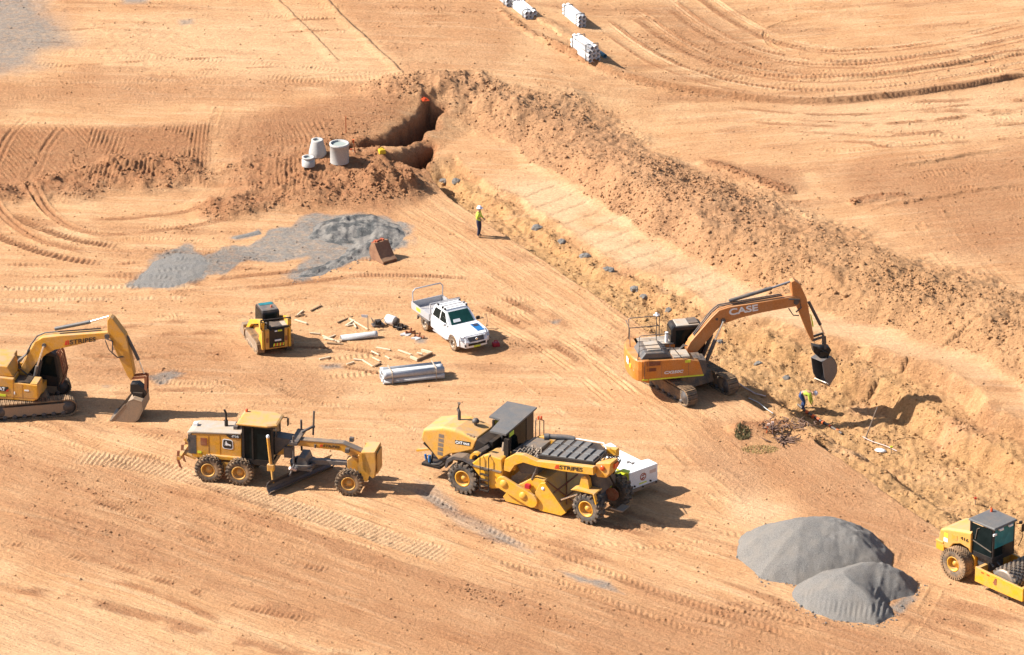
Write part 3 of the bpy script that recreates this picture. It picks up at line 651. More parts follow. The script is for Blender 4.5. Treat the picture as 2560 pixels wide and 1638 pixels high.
# ------------------------------------------------------------------ shared machine pieces
keepout = np.zeros_like(X)
def stand(O, h, lx, ly, cx=0.0, cy=0.0, z=0.0, soft=0.7):
    "level the ground under a machine and keep clods out of it"
    c, s = math.cos(R(h)), math.sin(R(h)); wx, wy = O[0]+c*cx-s*cy, O[1]+s*cx+c*cy
    r = max(lx, ly); s_ = win(np.array([[wx, wy]]), r+soft+1); dx, dy = X[s_]-wx, Y[s_]-wy
    u, v = np.abs(dx*c+dy*s)-lx, np.abs(-dx*s+dy*c)-ly; q = np.maximum(u, v); m = 1-sm(-0.2, soft, q)
    loc = H[s_]; H[s_] = loc*(1-m)+(z+np.clip(loc-z, -0.05, 0.05)*0.5)*m; keepout[s_] = np.maximum(keepout[s_], m*0.9)
_wheels = {}
def wheel(parent, loc, r, wd, rim, tyre='rubber', rimmat='dusty_yellow', lugs=18, lug=0.05, kind='chev', steer=0.0, flip=False):
    key = (r, wd, rim, tyre, lugs, kind, rimmat)
    if key not in _wheels:
        t = MB(); h = wd/2
        t.lathe([(rim, -h*.8), (rim+.03, -h*.96), (r*.78, -h), (r*.92, -h*.9), (r-lug, -h*.72), (r-lug, h*.72), (r*.92, h*.9), (r*.78, h), (rim+.03, h*.96), (rim, h*.8)], (0, 0, 0), 'y', 32, cap=False)
        for i in range(lugs):
            for sd in (-1, 1):
                a = 2*math.pi*(i+(0.5 if sd > 0 else 0))/lugs
                rot = Matrix.Rotation(-a, 3, 'Y')
                if kind == 'chev': L, cy, tw, wdt = wd*.62, sd*wd*.25, sd*0.75, max(.05, r*.085)
                else: L, cy, tw, wdt = wd*.46, sd*wd*.26, sd*0.35, r*.16
                for q in (0, 1):
                    b = MB(); b.box((0, 0, 0), (wdt*1.0, L, lug*2.0), (0, 0, tw), (0.75, 0.95))
                    if q: b = MB(); b.box((0, 0, 0), (wdt, wd*.10, r*.16), None)
                    off = (0, cy, r-lug*.55) if not q else (wdt*.6*(-1), sd*wd*.49, r-lug*.8-r*.05)
                    vs = [rot @ Vector((v[0]+off[0], v[1]+off[1], v[2]+off[2])) for v in b.v]
                    t.add(vs, b.f)
        m = MB()
        m.lathe([(rim*1.02, -h*.80), (rim*1.05, -h*.97), (rim*.92, -h*.98), (rim*.86, -h*.60), (rim*.80, -h*.05), (rim*.56, h*.02), (rim*.52, -h*.40), (rim*.34, -h*.46), (rim*.30, -h*.66), (0.005, -h*.68)], (0, 0, 0), 'y', 28, cap=False)
        t.lathe([(rim*1.02, h*.80), (rim*1.05, h*.97), (rim*.90, h*.98), (rim*.80, h*.2), (0.005, h*.15)], (0, 0, 0), 'y', 24, cap=False)
        for i in range(10):
            a = 2*math.pi*i/10; m.tube([(rim*.68*math.cos(a), -h*.0, rim*.68*math.sin(a)), (rim*.68*math.cos(a), -h*.12, rim*.68*math.sin(a))], rim*.05, 6)
        w0 = t.build('wheel', M[tyre], parent); r0 = m.build('rim', M[rimmat], w0); _wheels[key] = (w0.data, r0.data)
    else:
        w0 = link('wheel', _wheels[key][0], parent); r0 = link('rim', _wheels[key][1], w0)
    w0.location = loc; w0.rotation_euler = (0, 0, steer+(math.pi if flip else 0))
    return w0
def crawler(parent, y, x0, x1, r, wd, mat='track', n=46, rz=0.0, grouser=0.035, frame='track', idler='dark'):
    "one crawler track: shoes on a stadium path, with side frame and wheels as sub-parts"
    L = x1-x0; per = 2*L+2*math.pi*r; t = MB(); pitch = per/n
    for i in range(n):
        s = i*pitch
        if s < L: p, a = (x0+s, 2*r), 0
        elif s < L+math.pi*r: q = (s-L)/r; p, a = (x1+r*math.sin(q), r+r*math.cos(q)), q
        elif s < 2*L+math.pi*r: p, a = (x1-(s-L-math.pi*r), 0), math.pi
        else: q = (s-2*L-math.pi*r)/r; p, a = (x0-r*math.sin(q), r-r*math.cos(q)), math.pi+q
        nx, nz = math.sin(a), math.cos(a)
        t.box((p[0]-nx*.03, y, p[1]-nz*.03), (pitch*.90, wd, .07), (0, a, 0))
        for k in (-.3, .28):
            t.box((p[0]+nx*grouser*.5+math.cos(a)*pitch*k, y, p[1]+nz*grouser*.5-math.sin(a)*pitch*k), (.03, wd*.98, grouser), (0, a, 0))
    tr = t.build('crawler_track', M[mat], parent, rz=rz)
    f = MB(); f.prism([(x0-r*.25, r*.55), (x0, r*.35), (x1, r*.35), (x1+r*.3, r*.6), (x1+r*.2, r*1.4), (x1, r*1.55), (x0, r*1.55), (x0-r*.25, r*1.3)], y-wd*.36, y+wd*.36)
    f.build('track_frame', M[frame], tr, 0.02)
    k = MB()
    for xx in (x0, x1): k.lathe([(r*.82, -wd*.30), (r*.76, -wd*.34), (r*.25, -wd*.40), (r*.22, -wd*.42), (.01, -wd*.42)], (xx, y, r), 'y', 20); k.lathe([(r*.82, wd*.30), (r*.76, wd*.34), (r*.25, wd*.40), (.01, wd*.42)], (xx, y, r), 'y', 20)
    for j in range(7):
        xx = x0+L*(j+.5)/7; k.lathe([(.01, -wd*.42), (r*.28, -wd*.42), (r*.28, wd*.42), (.01, wd*.42)], (xx, y, r*.30), 'y', 10)
    k.build('track_wheels', M[idler], tr)
    return tr
def ram(parent, a, m, b, r0, r1, bm='cyl', rm='chrome', rz=0.0, name='hydraulic_cylinder'):
    t = MB(); t.tube([a, m], r0, 10); c = t.build(name, M[bm], parent, rz=rz)
    t = MB(); t.tube([m, b], r1, 8); t.build('rod', M[rm], c)
    return c
def arc(cx, cz, r, a0, a1, n=6): return [(cx+r*math.cos(R(a0+(a1-a0)*i/n)), cz+r*math.sin(R(a0+(a1-a0)*i/n))) for i in range(n+1)]
def stripes(parent, loc, wd, rot, mat='letter_black', h=None):
    "red wedge of two slanted bars followed by the firm's lettering, as on the machines"
    h = h or wd*0.13; e = MB(); k = wd*0.17
    o = [(-.0, 0, 0), (k*.55, 0, 0), (k*.62, h, 0), (k*.42, h*.95, 0)]
    e.loft([[(p[0], p[1], 0) for p in o], [(p[0], p[1], .012) for p in o]])
    o = [(k*.66, 0, 0), (k*.9, 0, 0), (k*.97, h, 0), (k*.73, h, 0)]
    e.loft([[(p[0], p[1], 0) for p in o], [(p[0], p[1], .012) for p in o]])
    eo = e.build('logo_emblem', M['sign_red'], parent, loc=loc); eo.rotation_euler = rot
    Mx = Matrix.LocRotScale(Vector(loc), __import__('mathutils').Euler(rot), None)
    text('STRIPES', wd-k, Mx @ Vector((k*1.05, 0, 0)), rot, M[mat], parent, height=h, shear=0.15, weight=0.012)
RX = (math.pi/2, 0, 0)
def side_rot(ang=0.0, rz=0.0): return (math.pi/2, -R(ang), rz) if ang else (math.pi/2, 0, rz)

# ------------------------------------------------------------------ orange excavator by the trench
def orange_excavator():
    O = (8.923, -7.528); h = -56; stand(O, h, 2.5, 1.75, -0.2)
    t = thing('excavator', 'orange crawler excavator reaching its grey bucket over the open trench', 'excavator', (O[0], O[1], 0), h)
    for y in (-1.29, 1.29): crawler(t, y, -1.75, 1.85, 0.46, 0.62, n=48)
    u = MB(); u.prism([(-1.0, .42), (1.0, .42), (.75, .95), (-.75, .95)], -1.0, 1.0); u.lathe([(.75, .9), (.75, 1.12)], (0, 0, 0), 'z', 24)
    u.build('undercarriage', M['track'], t)
    a = R(68)
    def P_(mb, n, mat, bev=0.0, par=t): return mb.build(n, M[mat], par, bev, rz=a if par is t else 0)
    b = MB(); b.prism([(-2.62, 1.18), (.50, 1.18), (.50, 1.24), (.25, 2.02), (-.45, 2.2), (-2.62, 2.28)], -1.48, -.42); b.prism([(-2.6, 1.18), (-.55, 1.18), (-.55, 2.2), (-2.6, 2.28)], .42, 1.48); b.b2(-2.6, .7, -.42, .42, 1.16, 1.55)
    body = P_(b, 'engine_housing', 'orange', 0.03)
    c = MB(); rg = []
    for z, k in ((1.06, .86), (1.14, .95), (1.75, 1.0), (2.22, .98), (2.30, .93)):
        rg.append([(-2.35-.85*k*math.cos(q)**.55 if math.cos(q) > 0 else -2.35, 1.50*math.sin(q)*(k if abs(q) < 1.5 else 1), z) for q in np.linspace(-math.pi/2, math.pi/2, 15)])
    c.loft(rg, True, False); P_(c, 'counterweight', 'orange', 0.03)
    c = MB(); c.prism([(-2.75, 2.28), (-2.5, 2.62), (-1.5, 2.58), (-1.1, 2.26)], -1.30, .35); P_(c, 'engine_hood', 'bluegrey', 0.05)
    c = MB(); c.b2(-2.3, -1.62, -1.05, .1, 2.6, 2.66); c.b2(-1.05, -.2, -1.35, -.42, 2.2, 2.28); c.b2(-2.5, -.6, .45, 1.4, 2.24, 2.3); P_(c, 'walkway_plate', 'hoodwhite')
    c = MB(); c.b2(-1.0, -.3, -.4, .4, 1.6, 2.05); c.b2(-.2, .45, -1.2, -.45, 1.9, 2.08); P_(c, 'valve_block', 'dark', .02)
    c = MB()
    for q in ((.0, 2.12), (.3, 2.0)): c.tube([(-.5, .1*q[0], 2.0), (-.2, -.15+q[0]*.5, 2.35), (.2, -.1+q[0]*.4, q[1]+.2)], .03, 6)
    c.prism([(.22, 2.10), (.62, 2.02), (.70, 1.5), (.52, 1.2)], -1.46, -.6); P_(c, 'hose_guard', 'dark')
    # fittings on the side
    for x0, x1, z0, z1 in ((-2.48, -1.76, 1.98, 2.22), (-2.46, -1.98, 1.68, 1.86)):
        c = MB(); c.b2(x0, x1, -1.49, -1.46, z0, z1)
        for k in range(4): c.b2(x0, x1, -1.505, -1.48, z0+(z1-z0)*(k+.3)/4, z0+(z1-z0)*(k+.55)/4)
        P_(c, 'vent_grille', 'rust')
    c = MB(); c.b2(-2.70, .50, -1.492, -1.47, 1.20, 1.27); P_(c, 'reflective_stripe', 'hivis_sticker')
    c = MB(); c.b2(-.48, -.2, -1.492, -1.47, 2.0, 2.14); P_(c, 'reflective_patch', 'hivis_sticker')
    c = MB(); c.b2(-2.6, -2.58, -1.49, -1.44, 1.2, 2.26); c.b2(-1.70, -1.69, -1.488, -1.47, 1.3, 2.2); c.b2(-.30, -.29, -1.488, -1.47, 1.3, 2.05); parts(c, 'panel_gap', M['dark'], t, 0, a)
    h0 = bpy.data.objects.new('upper_structure_marks', None); bpy.data.objects.remove(h0)
    def T(s, wd, loc, rot, mat, **k):
        o = text(s, wd, (0, 0, 0), (0, 0, 0), M[mat], t, **k)
        o.matrix_local = Matrix.Rotation(a, 4, 'Z') @ Matrix.LocRotScale(Vector(loc), __import__('mathutils').Euler(rot), None); return o
    T('CX250C', 1.0, (-1.56, -1.497, 1.48), RX, 'letter_white', height=.15, shear=.25, weight=.03)
    c = MB(); c.b2(-3.21, -3.19, -.55, -.1, 1.75, 2.05); c.b2(-3.05, -3.02, -1.05, -.8, 1.6, 1.8); parts(c, 'white_label', M['letter_white'], t, 0, a)
    c = MB(); c.b2(-3.16, -3.13, -.80, -.58, 1.65, 1.85); P_(c, 'reflective_patch', 'hivis_sticker')
    # cab on the far side
    c = MB(); c.prism([(-.72, 1.2), (.95, 1.2), (1.12, 1.6), (.95, 3.02), (.75, 3.14), (-.60, 3.14), (-.72, 3.0)], .45, 1.46); cab = P_(c, 'cab', 'black', .05)
    c = MB(); c.b2(-.45, .75, .50, 1.40, 3.135, 3.19); P_(c, 'cab_roof', 'hoodwhite', .03, cab)
    c = MB(); c.prism([(-.5, 2.1), (.8, 2.1), (.75, 2.95), (-.5, 2.95)], .435, .46); c.prism([(.97, 2.95), (1.09, 1.75), (1.105, 1.75), (.985, 2.95)], .55, 1.36); P_(c, 'cab_window', 'glass', 0, cab)
    c = MB(); c.b2(-.745, -.72, .5, 1.4, 1.9, 2.95); P_(c, 'rear_window', 'glass', 0, cab)
    c = MB(); c.b2(.2, .7, .6, 1.3, 3.19, 3.25); P_(c, 'roof_guard', 'dark', 0, cab)
    # rails, mast
    r_ = .024
    for y in (-.95, 1.38):
        zt = 3.45; c = MB()
        c.tube([(-2.75, y, 2.3), (-2.75, y, zt-.05), (-2.65, y, zt), (-1.25, y, zt), (-1.15, y, zt-.08), (-1.15, y, 2.3)], r_, 6); c.tube([(-2.75, y, 2.9), (-1.15, y, 2.9)], r_, 6); P_(c, 'handrail', 'dark')
    c = MB()
    c.tube([(-2.9, 1.38, 3.35), (-2.95, 1.0, 3.42), (-2.95, .4, 3.35), (-2.9, .4, 2.3)], r_, 6); P_(c, 'handrail', 'dark'); c = MB(); c.tube([(-2.9, -1.25, 2.25), (-2.85, -1.3, 2.75), (-2.6, -1.35, 2.9), (-1.1, -1.35, 2.85), (-.6, -1.35, 2.2)], r_, 6)
    P_(c, 'handrail', 'dark')
    c = MB(); c.tube([(-1.45, .75, 2.3), (-1.45, .75, 3.75)], .022, 6); mst = P_(c, 'antenna_mast', 'dark')
    c = MB(); c.b2(-1.6, -1.3, .70, .80, 3.75, 3.81); c.b2(-1.5, -1.4, .6, .9, 3.75, 3.81); c.lathe([(.09, 0), (.06, .1), (.01, .12)], (-1.45, .75, 3.8), 'z', 12); P_(c, 'antenna', 'letter_white', 0, mst)
    c = MB(); c.tube([(-.95, .6, 2.3), (-.95, .6, 2.85)], .09, 10); P_(c, 'exhaust_pipe', 'letter_white')
    # boom, stick, bucket
    bm = MB(); bm.prism([(-.1, 2.2), (.1, 2.58), (1.18, 3.82), (1.55, 4.18), (2.1, 4.32), (3.77, 4.45), (5.34, 4.60)]+arc(5.55, 4.32, .28, 70, -100, 5)+[(3.79, 3.86), (2.64, 3.66), (1.81, 3.42), (1.45, 3.10), (.4, 1.92), (.15, 1.8), (-.05, 1.9)], -.27, .27)
    boom = P_(bm, 'boom', 'boom_orange', .03)
    c = MB(); c.tube([(1.78, -.36, 3.62), (1.78, .36, 3.62)], .12, 12); c.tube([(1.45, -.3, 3.72), (1.45, .3, 3.72)], .07, 10); c.tube([(5.6, -.33, 4.3), (5.6, .33, 4.3)], .14, 12); parts(c, 'boom_pin', M['dark'], boom)
    c = MB()
    for y in (-.1, .08): c.tube([(.3, y, 2.85), (1.2, y, 4.05), (1.6, y, 4.36), (2.2, y, 4.42), (3.6, y, 4.55), (4.9, y, 4.66)], .035, 6)
    c.tube([(5.2, -.3, 4.5), (5.75, -.34, 4.45), (5.85, -.34, 4.0), (5.6, -.30, 3.75)], .04, 6); c.tube([(5.2, -.3, 4.0), (5.45, -.33, 3.6), (5.75, -.3, 3.55)], .03, 6); P_(c, 'hydraulic_hoses', 'dark', 0, boom)
    o = text('CASE', 1.52, (2.1, -.275, 3.86), (math.pi/2, 0, 0), M['letter_white'], boom, height=.36, weight=.03); o.rotation_euler = (math.pi/2, -R(5.5), 0)
    sk = MB(); sk.prism([(5.32, 5.40), (5.5, 5.47), (5.80, 5.25), (6.16, 4.42), (6.27, 3.88), (6.46, 2.95), (6.60, 2.2), (6.50, 2.0), (6.28, 2.45), (5.75, 3.82), (5.44, 4.5)], -.24, .24); stick = P_(sk, 'stick', 'boom_orange', .03)
    c = MB(); c.prism([(6.36, 3.55), (6.43, 3.50), (6.57, 2.85), (6.50, 2.82)], -.252, -.23); P_(c, 'reflective_stripe', 'hivis_sticker', 0, stick)
    for y in (-.36, .36): ram(t, (.90, y, 1.42), (1.36, y, 2.62), (1.78, y, 3.62), .10, .055, 'dark', rz=a)
    ram(t, (2.15, 0, 4.55), (4.36, 0, 5.07), (5.42, 0, 5.36), .10, .06, 'bluegrey', 'cyl', rz=a)
    ram(t, (6.34, 0, 4.12), (6.98, 0, 2.80), (7.20, 0, 2.25), .085, .045, 'dark', rz=a)
    c = MB()
    for y in (-.2, .2): c.bar((6.52, y, 2.05), (7.18, y, 2.22), .06, .12); c.bar((7.18, y, 2.22), (7.22, y, 1.5), .06, .12)
    P_(c, 'bucket_link', 'dark')
    c = MB(); c.prism([(6.55, 1.75), (6.95, 1.62), (7.45, 1.58), (7.55, 1.42), (7.4, 1.08), (6.95, 1.02), (6.62, 1.35)], -.22, .22); c.b2(6.9, 7.3, -.3, .3, 1.1, 1.4); c.tube([(6.8, -.3, 1.65), (7.35, -.35, 1.3), (7.3, -.3, .9)], .035, 6); P_(c, 'quick_hitch', 'black', .02)
    # bucket: curved shell with two cheeks, mouth turned to the boom side
    pr = [(6.62, 1.02), (6.95, 1.05), (7.50, 1.05), (7.78, .80), (8.02, .40), (8.06, .02), (7.90, -.25), (7.36, -.62)]
    tw = lambda m: (setattr(m, 'v', [(.86*((x-7.2)*math.cos(R(34))-y*math.sin(R(34)))+7.16, .95*((x-7.2)*math.sin(R(34))+y*math.cos(R(34))), 1.05+.96*(z-1.05)) for x, y, z in m.v]), m)[1]
    q = MB(); Y0 = .44
    inner = [(x-.05*(x-7.2), z+.03) for x, z in pr]
    q.prism(pr+[(7.34, -.60), (7.84, -.19), (7.98, .04), (7.95, .38), (7.72, .74), (7.47, .98), (6.95, .98), (6.62, .98)], -Y0, Y0)
    bk = P_(tw(q), 'bucket', 'bucketgrey', .01)
    for y in (-Y0, Y0-.03):
        q = MB(); q.prism([(6.62, 1.0), (7.50, 1.03), (7.76, .78), (8.0, .40), (8.03, .04), (7.88, -.22), (7.36, -.62), (6.86, .02)], y, y+.03); P_(tw(q), 'bucket_cheek', 'bucketgrey', 0, bk)
    q = MB(); q.box((7.20, 0, -.50), (.50, .9, .04), (0, R(42), 0))
    P_(tw(q), 'cutting_edge', 'steel', 0, bk)
    return t
orange_excavator()

# ------------------------------------------------------------------ yellow excavator cut by the left edge
def yellow_excavator():
    O = (-24.366, -10.027); h = 12; stand(O, h, 2.7, 1.7, 0.0); hb = -10
    t = thing('excavator', 'yellow crawler excavator with its bucket set down on the dirt', 'excavator', (O[0], O[1], 0), h)
    for y in (-1.25, 1.25): crawler(t, y, -1.7, 1.75, 0.45, 0.6, n=48, frame='bucket')
    u = MB(); u.prism([(-1.0, .42), (1.0, .42), (.75, .9), (-.75, .9)], -1.0, 1.0); u.lathe([(.7, .85), (.7, 1.0)], (0, 0, 0), 'z', 24); u.build('undercarriage', M['track'], t)
    a = R(hb-h)
    def P_(mb, n, mat, bev=0.0, par=t): return mb.build(n, M[mat], par, bev, rz=a if par is t else 0)
    b = MB(); b.prism([(-2.5, .95), (.55, .95), (.82, 1.1), (.82, 1.86), (-.40, 1.92), (-.40, 2.12), (-2.5, 2.2)], -1.42, -.42); b.prism([(-2.5, .95), (-.4, .95), (-.4, 2.2), (-2.5, 2.25)], .42, 1.42); b.b2(-2.5, .8, -.42, .42, .95, 1.4)
    P_(b, 'engine_housing', 'yellow', .05)
    c = MB(); rg = []
    for z, k in ((.92, .9), (1.0, .97), (1.7, 1.0), (2.2, .95)): rg.append([(-2.3-.75*k*max(0, math.cos(q))**.55, 1.44*math.sin(q), z) for q in np.linspace(-math.pi/2, math.pi/2, 15)])
    c.loft(rg); P_(c, 'counterweight', 'yellow', .03)
    c = MB(); c.prism([(-2.5, 2.15), (-2.3, 2.75), (-.75, 2.7), (-.45, 2.15)], -1.25, .3); c.b2(-1.9, -.9, .42, 1.2, 2.2, 2.55); P_(c, 'engine_hood', 'yellow', .05)
    c = MB(); c.b2(-.38, .42, -1.36, -.5, 1.90, 1.95); P_(c, 'step_tread', 'black')
    c = MB(); c.b2(.42, .80, -1.38, -.5, 1.865, 1.93); P_(c, 'toolbox_lid', 'dusty_yellow', .03)
    c = MB(); c.b2(-.455, -.445, -1.426, -1.40, 1.0, 2.1); c.b2(.02, .03, -1.426, -1.40, 1.1, 1.85); c.b2(-2.4, .8, -1.426, -1.40, 1.12, 1.135); parts(c, 'panel_gap', M['rust'], t, 0, a)
    c = MB(); c.b2(-1.45, -.70, -1.432, -1.40, 1.40, 1.66); cb = P_(c, 'badge_plate', 'letter_black')
    o = text('CAT', .48, (-1.34, -1.437, 1.44), RX, M['letter_white'], cb, height=.18, weight=.03)
    q = MB(); q.prism([(-.88, 1.41), (-.70, 1.41), (-.70, 1.55)], -1.436, -1.42); q.build('red_corner', M['sign_red'], cb)
    c = MB(); c.b2(-1.3, -.85, -1.432, -1.40, 1.12, 1.24); P_(c, 'reflective_patch', 'hivis_sticker')
    c = MB(); c.b2(.12, .36, -1.432, -1.40, 1.50, 1.57); c.b2(-.42, -.36, -1.432, -1.40, 1.28, 1.42); parts(c, 'white_label', M['letter_white'], t, 0, a)
    c = MB(); c.prism([(.0, 1.0), (1.38, 1.0), (1.50, 1.5), (1.32, 2.7), (1.05, 2.92), (-.2, 2.92), (-.2, 1.6)], .42, 1.36); cab = P_(c, 'cab', 'black', .06)
    c = MB(); c.b2(-.1, 1.0, .5, 1.3, 2.915, 2.96); P_(c, 'cab_roof', 'dusty_yellow', .03, cab)
    c = MB(); c.prism([(.1, 1.7), (1.35, 1.55), (1.2, 2.65), (.1, 2.75)], .405, .43); P_(c, 'cab_window', 'glass', 0, cab)
    c = MB()
    for y in (.5, .72, .94, 1.16, 1.32): c.tube([(1.55, y, 1.15), (1.66, y, 1.7), (1.50, y, 2.65), (1.36, y, 2.92)], .035, 6)
    for q in ((1.57, 1.25), (1.60, 2.1), (1.42, 2.8)): c.tube([(q[0], .46, q[1]), (q[0], 1.36, q[1])], .03, 6)
    P_(c, 'windscreen_guard', 'rust', 0, cab)
    bm = MB(); bm.prism([(-.47, 1.95), (-.29, 2.35), (.09, 3.05), (.43, 3.70), (.84, 3.98), (1.77, 4.16), (4.05, 4.50)]+arc(4.18, 4.33, .20, 80, -80, 5)+[(3.85, 4.12), (2.64, 3.72), (1.47, 3.36), (1.02, 3.09), (.56, 2.66), (-.10, 1.78), (-.35, 1.70)], -.27, .27); boom = P_(bm, 'boom', 'yellow', .03)
    o = bpy.data.objects.new('boom_marks', None); bpy.data.objects.remove(o)
    stripes(boom, (1.98, -.275, 3.66), 1.68, (math.pi/2, -R(11.5), 0), h=.24)
    c = MB(); c.tube([(.93, -.36, 3.58), (.93, .36, 3.58)], .11, 12); c.tube([(4.2, -.32, 4.32), (4.2, .32, 4.32)], .13, 12); parts(c, 'boom_pin', M['dark'], boom)
    c = MB()
    for y in (-.3, -.18, -.05): c.tube([(.2, y, 1.75), (-.45, y, 2.25), (-.45, y-.05, 2.65), (-.05, y, 2.95), (.2, y+.1, 3.5), (.5, y+.1, 3.92)], .035, 6)
    c.tube([(.5, .1, 3.9), (.9, .1, 4.1), (1.8, .1, 4.25), (3.8, .1, 4.55)], .035, 6); c.tube([(4.1, -.3, 4.2), (4.5, -.34, 4.1), (4.45, -.33, 3.45), (4.7, -.28, 3.2), (5.0, -.27, 3.25)], .035, 6); c.tube([(4.1, -.3, 4.1), (4.3, -.34, 3.6), (4.6, -.3, 3.3)], .025, 6); P_(c, 'hydraulic_hoses', 'dark', 0, boom)
    sk = MB(); sk.prism([(4.22, 5.15), (4.35, 5.36), (4.51, 5.27), (5.12, 4.42), (5.22, 4.08), (5.40, 3.02), (5.51, 2.25), (5.34, 1.92), (5.16, 2.2), (4.66, 3.34), (4.46, 3.88), (4.21, 4.45)], -.24, .24); stick = P_(sk, 'stick', 'yellow', .03)
    for y in (-.36, .36): ram(t, (.30, y, 1.35), (.55, y, 2.45), (.93, y, 3.58), .10, .055, 'dark', rz=a)
    ram(t, (1.45, 0, 4.40), (3.28, 0, 4.92), (4.28, 0, 5.30), .10, .055, 'bluegrey', rz=a)
    ram(t, (5.16, 0, 4.28), (5.72, 0, 3.02), (5.97, 0, 2.30), .085, .045, 'dark', rz=a)
    c = MB()
    for y in (-.2, .2): c.bar((5.30, y, 2.05), (6.08, y, 2.2), .06, .12); c.bar((6.10, y, 2.22), (6.08, y, 1.35), .06, .12)
    P_(c, 'bucket_link', 'rust')
    c = MB(); c.prism([(5.30, 1.75), (5.7, 1.8), (6.12, 1.45), (6.15, 1.25), (5.92, .95), (5.45, 1.1), (5.28, 1.35)], -.24, .24); c.b2(5.45, 5.95, -.34, .34, 1.05, 1.35); P_(c, 'quick_hitch', 'black', .02)
    pr = [(5.28, 1.02), (5.55, 1.18), (6.00, 1.06), (6.05, .6), (5.80, .05), (5.50, -.18), (4.75, -.20), (4.40, -.12)]
    q = MB(); q.prism(pr+[(4.42, -.08), (4.78, -.13), (5.44, -.11), (5.72, .08), (5.96, .62), (5.93, .98), (5.56, 1.08), (5.30, .96)], -.72, .72); bk = P_(q, 'bucket', 'bucket', .01)
    for y in (-.72, .69):
        q = MB(); q.prism([(5.16, .85), (5.3, 1.0), (5.56, 1.12), (5.96, 1.02), (6.0, .6), (5.76, .07), (5.47, -.15), (4.75, -.16), (4.40, -.10)], y, y+.03); P_(q, 'bucket_cheek', 'bucket', 0, bk)
    q = MB(); q.bar((5.12, -.70, .84), (4.38, -.70, -.12), .07, .05); q.bar((5.12, .70, .84), (4.38, .70, -.12), .07, .05); q.b2(4.30, 4.48, -.73, .73, -.13, -.09)
    P_(q, 'cutting_edge', 'steel', 0, bk)
yellow_excavator()

